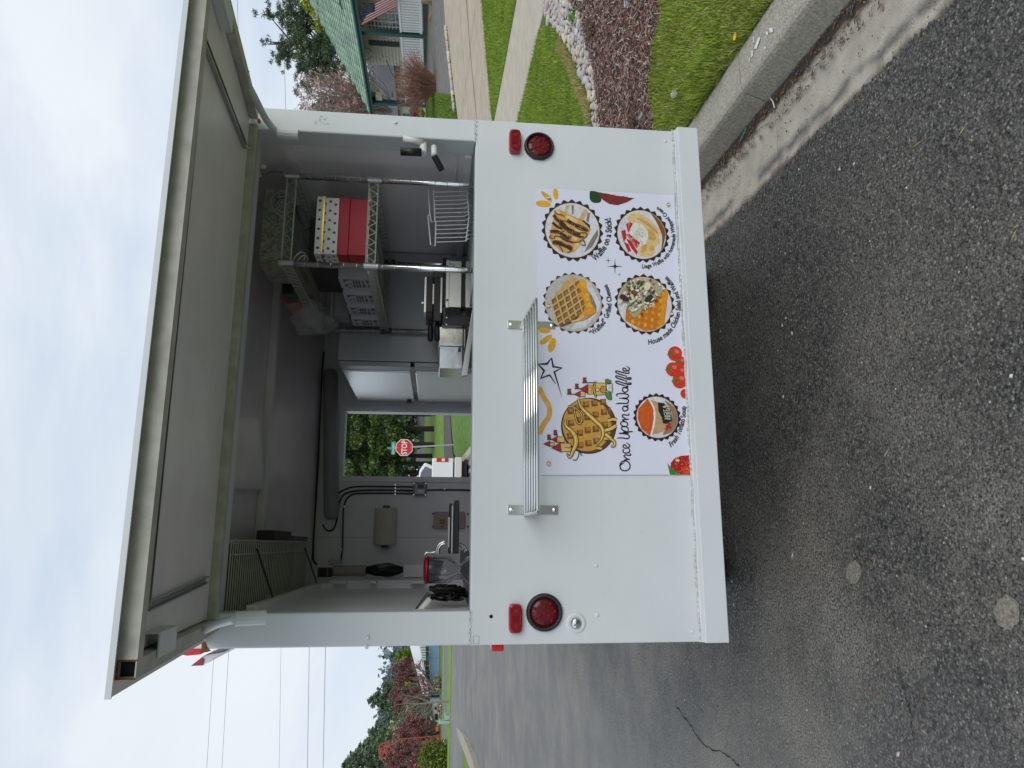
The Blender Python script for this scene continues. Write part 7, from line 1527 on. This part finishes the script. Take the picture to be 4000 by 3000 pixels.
def pq(b, x0, x1, y0, y1, d=.1, S=PBW): p, q = bh(x0, y0, S), bh(x1, y1, S); a, c = sorted((toLS(p)[0], toLS(q)[0])); z0, z1 = sorted((p.z, q.z)); lbox(b, a, c, S, S+d, z0, z1)
pq(b, 672, 705, 445, 485, .05); sub(b, 'backrest', m_, o); b = MB(); pq(b, 700, 708, 440, 500, .5); sub(b, 'seat', m_, o)
for y in (440, 456, 480, 498): b = MB(); pq(b, 706, 735, y, y+3, .04); sub(b, 'leg', m_, o)
o = thing('stone_planter', 'low stone planter with grey plants beside the patio chair', 'planter', bh(750, 570)); b = MB(); pq(b, 710, 752, 525, 635, .8); sub(b, 'box', mat('planter_stone', (.24, .23, .21), .9, var=.3, vs=5), o); foliage('plants', [(bh(695, y), (.35, .35, .3)) for y in (540, 570, 600)], 500, .14, [BARKG, LEAFG[1], mat('dry_grey_leaf', (.36, .32, .27), .8)], o, 12)
# low white building, fence, bins and utility boxes further left
o = thing('white_shed', 'small white building with a black lean-to roof left of the blue house', 'shed', bh(700, 940, 52)); p, q = bh(610, 800, 52), bh(735, 1120, 52); b = MB(); lbox(b, *sorted((toLS(p)[0], toLS(q)[0])), 52, 55, q.z-.5, p.z); sub(b, 'wall', TRIM, o)
b = MB(); b.prism([bh(585, 790, 51.8), bh(598, 960, 51.8), bh(650, 1110, 51.8), bh(670, 1110, 51.8), bh(618, 960, 51.8), bh(610, 790, 51.8)], LS(0, 3.4)-LS(0, 0)); sub(b, 'roof', mat('shed_roof', (.12, .12, .12), .7), o)
for y0, y1, x0, x1 in ((870, 900, 655, 690), (960, 1010, 655, 685), (930, 950, 690, 730)): b = MB(); pq(b, x0, x1, y0, y1, .1, 51.85); sub(b, 'window', DKG, o)
b = MB(); pq(b, 655, 700, 1000, 1040, .8, 50.5); b.build('black_grill', BLACK, None, bevel=.05, **tag('black box shaped grill in front of the small white shed', 'grill')); 
MIL = mat('pale_green_steel', (.30, .42, .34), .55)
us = toLS(og('lf', 850, 1015))[1]
b = MB(); pq(b, 785, 856, 985, 1042, .7, us); b.build('utility_box', MIL, None, bevel=.04, **tag('squat pale green utility box on the grass verge', 'utility box'))
o = thing('utility_pedestal', 'tall narrow pale green utility pedestal left of the squat green box', 'utility box', bh(850, 1065, us)); b = MB(); pq(b, 722, 852, 1050, 1088, .3, us); sub(b, 'body', MIL, o, bevel=.02); b = MB(); pq(b, 715, 730, 1045, 1092, .34, us); sub(b, 'cap', mat('pale_green_cap', (.45, .56, .50), .5), o, bevel=.02)
ORC = mat('orange_plastic', (.70, .12, .02), .5)
for k, (x0, x1, y0, y1, lab) in enumerate(((672, 720, 1128, 1182, 'orange lawn chair nearer the green pedestal'), (680, 722, 1258, 1300, 'orange lawn chair nearer the red lattice tower'))):
    o = thing('orange_chair', lab, 'chair', bh(x1, (y0+y1)/2, 47), 'orange chairs on the far lawn'); b = MB(); pq(b, x0, x0+(x1-x0)*.6, y0, y1, .06, 47.5); sub(b, 'backrest', ORC, o); b = MB(); pq(b, x0+(x1-x0)*.58, x0+(x1-x0)*.72, y0, y1, .5, 47); sub(b, 'seat', ORC, o)
    for y in (y0+4, y1-4):
        for S in (47, 47.5): b = MB(); pq(b, x0+(x1-x0)*.7, x1+10, y-2, y+2, .05, S); sub(b, 'leg', mat('chair_leg_red', (.40, .07, .02), .5), o)
o = thing('bicycle', 'bicycle leaning on the dark fence behind the orange chairs', 'bicycle', bh(690, 1220, 48.5))
for y in (1205, 1260):
    c0 = bh(645, y, 48.5); b = MB(); b.tube([c0+Vector((math.cos(t)*.34, 0, math.sin(t)*.34)) for t in [2*math.pi*i/20 for i in range(21)]], .025, 5); w_ = sub(b, 'wheel', RUBBER, o); b = MB()
    for t in range(6): b.tube([c0, c0+Vector((math.cos(t*1.05)*.33, 0, math.sin(t*1.05)*.33))], .006, 3)
    sub(b, 'spokes', CHROME, w_)
a_, c_ = bh(645, 1205, 48.5), bh(645, 1260, 48.5); b = MB(); md = (a_+c_)/2; b.tube([a_, md+Vector((.1, 0, .45)), c_, md+Vector((0, 0, -.05)), md+Vector((.1, 0, .45))], .022, 5); b.tube([c_, c_+Vector((0, 0, .65))], .02, 5); sub(b, 'frame', mat('bike_frame', (.05, .05, .05), .4), o)
o = thing('board_fence', 'dark grey board fence behind the bicycle', 'fence', bh(720, 1220, 49.5))
for k in range(14): b = MB(); pq(b, 612, 742, 1118+k*14, 1130+k*14, .05, 49.5); sub(b, 'board', mat('fence_dark', (.055, .055, .06), .8), o)
for yy in range(20): pass
b = MB(); V = []
cl2 = lambda x, y: onS('lf', x, y, 45)
o = thing('front_boulder', 'pale boulder at the edge of the yellow green shrub', 'boulder', bh(790, 1410, 37)); b = MB(); b.add(*blob(bh(790, 1410, 37), .45, .4, .28, 15, .35)); sub(b, 'rock', mat('pale_rock', (.44, .40, .34), .9, var=.3, vs=4), o, smooth=True)
o = thing('garden_dog_house', 'small cream timber stand with plants under the bare tree', 'stand', bh(760, 860, 44)); b = MB(); pq(b, 700, 712, 840, 960, .5, 44); sub(b, 'top', mat('cream_wood', (.55, .46, .30), .7), o)
for y in (845, 900, 955): b = MB(); pq(b, 712, 778, y, y+6, .08, 44); sub(b, 'leg', mat('honey_wood', (.40, .26, .11), .7), o)
foliage('plants', [(bh(745, y, 44), (.3, .3, .3)) for y in (860, 885)], 260, .14, [mat('dry_tan_leaf', (.46, .38, .28), .8), BARKG], o, 6)
# lattice tower
TWM = mat('tower_red', (.42, .09, .085), .6); TS = 46
tw = lambda x, y, S=TS: onS('lb', x, y, S)
TOW = thing('lattice_tower', 'red steel lattice tower rising among the red leaved trees', 'tower', tw(1470, 1390))
b = MB(); A = [tw(1472, 1355), tw(960, 1400), tw(880, 1412), tw(775, 1465)]; B_ = [tw(1472, 1422), tw(970, 1462), tw(935, 1500), tw(785, 1565)]
for dS in (0, .9):
    o2 = LS(0, dS)-LS(0, 0)
    for P_l in (A, B_): b.tube([p+o2 for p in P_l], .028, 6)
    for i in range(7):
        t0, t1 = i/7, (i+1)/7; b.tube([A[0].lerp(A[1], t0)+o2, B_[0].lerp(B_[1], t1)+o2], .014, 5); b.tube([B_[0].lerp(B_[1], t0)+o2, A[0].lerp(A[1], t1)+o2], .014, 5)
    b.tube([A[3]+o2, B_[3]+o2], .035, 5); b.tube([A[2]+o2, B_[3]+o2], .03, 5); b.tube([A[3]+o2, B_[2]+o2], .03, 5); b.tube([A[2]+o2, B_[2]+o2], .03, 5); b.tube([A[1]+o2, B_[2]+o2], .03, 5); b.tube([tw(835, 1440)+o2, tw(860, 1535)+o2], .05, 5)
for P_l in (A, B_):
    for p in P_l: b.tube([p, p+LS(0, .9)-LS(0, 0)], .045, 5)
sub(b, 'frame', TWM, TOW)
# red leaved trees
def redtree(label, specs, D, n, leaf, base, mats_, seed, group='red leaved trees', probs=None, name='red_tree', shell=.2):
    p = od('lb', *base, D); l_, s_ = toLS(p); p.z = terr(l_, s_); o = thing(name, label, 'tree', p, group); b = MB(); rr = random.Random(seed)
    bl = []
    for x, y, r in specs:
        c0 = od('lb', x, y, D+rr.uniform(-1.5, 1.5)); k = r/2828.5*D/2.765; trunk(b, p+Vector((0, 0, .2)), c0, .10, .02, .08, 5, rr)
        for _ in range(14): bl.append((c0+Vector((rr.gauss(0, .5), rr.gauss(0, .5), rr.gauss(0, .5)))*k, (.36*k,)*3)); 
        for _ in range(10): trunk(b, c0.lerp(p, rr.random()*.4), c0+Vector((rr.gauss(0, .6), rr.gauss(0, .6), rr.gauss(.2, .6)))*k, .03, .006, .05, 3, rr)
    sub(b, 'branches', mat('plum_bark', (.17, .11, .10), .9), o); foliage('crown', bl, n, leaf, mats_, o, seed, 1.7, shell, probs); return o
redtree('small red leaved tree nearest the trailer, above the white roof', [(1060, 570, 75), (1100, 640, 75), (1020, 660, 60), (1180, 600, 40)], 56, 7500, .11, (1420, 600), REDL, 11)
redtree('broad red brown tree above the left end of the blue house', [(1010, 760, 75), (1060, 830, 90), (980, 880, 75), (1110, 900, 100), (1000, 960, 80), (1180, 880, 60)], 56, 12000, .11, (1420, 850), REDL+[BARKG], 12, probs=[.35, .25, .25, .15])
redtree('deep red blossoming tree left of the bare tree', [(1120, 1130, 90), (1180, 1200, 110), (1080, 1260, 100), (1190, 1300, 110), (1060, 1350, 90)], 48, 13000, .095, (1450, 1230), REDL+[mat('pale_bud', (.46, .26, .24), .7)], 13, probs=[.42, .28, .22, .08])
redtree('large red leaved tree at the left edge around the lattice tower', [(1040, 1430, 85), (1120, 1500, 105), (1010, 1560, 95), (1080, 1600, 110), (900, 1650, 80), (1180, 1600, 110), (1200, 1480, 80)], 43, 17000, .09, (1470, 1520), REDL+[MATS['pale_bud']], 14, probs=[.42, .28, .2, .10])
redtree('grey twiggy tree in front of the white roof', [(1190, 560, 60), (1215, 650, 60), (1240, 740, 55), (1260, 820, 50), (1210, 880, 45)], 47, 700, .10, (1430, 840), [REDL[2], BARKG, REDL[0]], 15, None, name='twiggy_tree')
redtree('yellow flowering bush showing among the red brown trees', [(1090, 745, 24), (1110, 690, 16), (1020, 805, 14)], 55, 260, .10, (1400, 745), [mat('forsythia', (.62, .48, .01), .6), LIMEL[0]], 16, None, name='forsythia_bush')
redtree('tree with pale cream blossom above the deep red tree', [(920, 1180, 36), (960, 1200, 40), (990, 1250, 44), (950, 1270, 30), (1020, 1310, 34), (1100, 1040, 40), (1130, 1090, 26), (870, 1280, 16)], 50, 900, .13, (1400, 1180), [mat('cream_blossom', (.60, .60, .40), .7), LIMEL[1]], 17, None, name='blossom_tree')
p = od('lb', 1400, 1540, 34); l_, s_ = toLS(p); p.z = terr(l_, s_); o = thing('golden_shrub', 'round yellow green conifer shrub at the left edge of the far verge', 'shrub', p)
bl = [(od('lb', x, y, 34+rng.uniform(-.5, .5)), (.42, .42, .42)) for x in range(1285, 1500, 38) for y in range(1455, 1660, 38) if (x-1400)**2/130**2+(y-1550)**2/120**2 < 1.0]; foliage('crown', bl, 5200, .15, [mat('golden_leaf', (.20, .22, .025), .7), LEAFG[1], LEAFG[0]], o, 31, 2.4, .25, [.35, .4, .25]); b = MB(); trunk(b, p, p+Vector((0, 0, 1)), .12, .05); sub(b, 'trunk', BARK, o)
# bare tree on the verge
p = og('lf', 842, 797); BT = thing('bare_tree', 'slim leafless tree on the grass verge by the blue house corner', 'tree', p); bt = lambda x, y: onS('lf', x, y, toLS(p)[1]); b = MB()
b.tube([p, bt(700, 800), bt(600, 812), bt(430, 830), bt(300, 822), bt(150, 838)], [.05, .043, .038, .03, .02, .008], 7)
rr = random.Random(2)
for (x0, y0), (x1, y1) in (((620, 810), (330, 720)), ((600, 812), (240, 700)), ((560, 815), (420, 960)), ((520, 820), (300, 930)), ((600, 812), (430, 1010)), ((640, 805), (520, 1010)), ((430, 830), (230, 760)), ((430, 830), (250, 900)), ((640, 806), (480, 700))):
    a, c = bt(x0, y0), bt(x1, y1); md = a.lerp(c, .5)+Vector((0, 0, -.12)); b.tube([a, md, c], [.02, .014, .005], 5)
    for _ in range(9): t = a.lerp(c, rr.uniform(.3, 1)); b.tube([t, t+Vector((rr.gauss(0, .3), rr.gauss(0, .3), rr.uniform(.05, .5)))], .007, 3)
sub(b, 'branches', mat('pale_bark', (.25, .20, .17), .9), BT)
# conifer skyline
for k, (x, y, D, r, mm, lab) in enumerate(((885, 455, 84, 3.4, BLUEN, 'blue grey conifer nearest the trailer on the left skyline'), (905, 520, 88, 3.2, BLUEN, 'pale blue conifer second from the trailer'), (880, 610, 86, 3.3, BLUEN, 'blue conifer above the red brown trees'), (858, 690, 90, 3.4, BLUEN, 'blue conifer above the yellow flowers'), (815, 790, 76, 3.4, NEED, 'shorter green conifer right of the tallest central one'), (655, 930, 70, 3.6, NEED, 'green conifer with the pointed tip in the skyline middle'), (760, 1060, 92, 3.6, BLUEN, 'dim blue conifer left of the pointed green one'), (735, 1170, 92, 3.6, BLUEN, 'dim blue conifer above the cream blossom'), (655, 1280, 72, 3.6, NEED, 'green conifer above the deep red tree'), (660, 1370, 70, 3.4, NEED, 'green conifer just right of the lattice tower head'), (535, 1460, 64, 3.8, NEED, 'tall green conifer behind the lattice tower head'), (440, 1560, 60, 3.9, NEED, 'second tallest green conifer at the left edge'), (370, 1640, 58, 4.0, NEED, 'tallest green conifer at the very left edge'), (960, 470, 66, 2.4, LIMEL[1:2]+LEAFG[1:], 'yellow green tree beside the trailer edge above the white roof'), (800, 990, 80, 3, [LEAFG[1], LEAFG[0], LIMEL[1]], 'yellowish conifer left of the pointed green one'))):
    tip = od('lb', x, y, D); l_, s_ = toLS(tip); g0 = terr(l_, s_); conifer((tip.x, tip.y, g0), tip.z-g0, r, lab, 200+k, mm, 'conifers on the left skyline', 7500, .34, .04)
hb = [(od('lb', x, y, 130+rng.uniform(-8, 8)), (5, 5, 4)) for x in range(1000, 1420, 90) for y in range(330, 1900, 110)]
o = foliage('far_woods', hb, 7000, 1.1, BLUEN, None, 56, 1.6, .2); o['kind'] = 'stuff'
# ---------- overhead lines
WIRE2 = mat('overhead_wire', (.03, .035, .045), .6)
def line(c, pts, D, rad, lab): 
    P = [od(c, x, y, D) for x, y in pts]; d0 = (P[0]-P[1]); d1 = (P[-1]-P[-2]); P = [P[0]+d0.normalized()*9]+P+[P[-1]+d1.normalized()*9]; b = MB(); b.tube(P, rad, 5); b.build('overhead_wire', WIRE2, None, **tag(lab, 'wire', 'overhead wires'))
line('d', [(703, 1405), (698, 1659)], 40, .013, 'lowest thick overhead wire left of the trailer'); line('d', [(668, 1405), (664, 1659)], 40, .012, 'second lowest overhead wire left of the trailer'); line('d', [(607, 1405), (603, 1659)], 42, .007, 'thin middle overhead wire left of the trailer'); line('al', [(1258, 1140), (1228, 1659)], 42, .009, 'second highest overhead wire left of the trailer'); line('al', [(1108, 1210), (1080, 1659)], 42, .009, 'highest overhead wire left of the trailer')
for k, (pts, lab) in enumerate(((((1033, 0), (1036, 110)), 'uppermost overhead wire right of the awning'), (((1058, 0), (1063, 160)), 'second overhead wire right of the awning'), (((1166, 0), (1182, 570)), 'overhead wire in front of the white cloud'), (((1553, 0), (1584, 915)), 'overhead wire crossing the upper pine branches'), (((1748, 150), (1765, 690)), 'overhead wire crossing the middle of the pine'), (((1872, 330), (1882, 600)), 'overhead wire crossing the pine near the roof'))): line('aw', pts, 34, .008, lab)
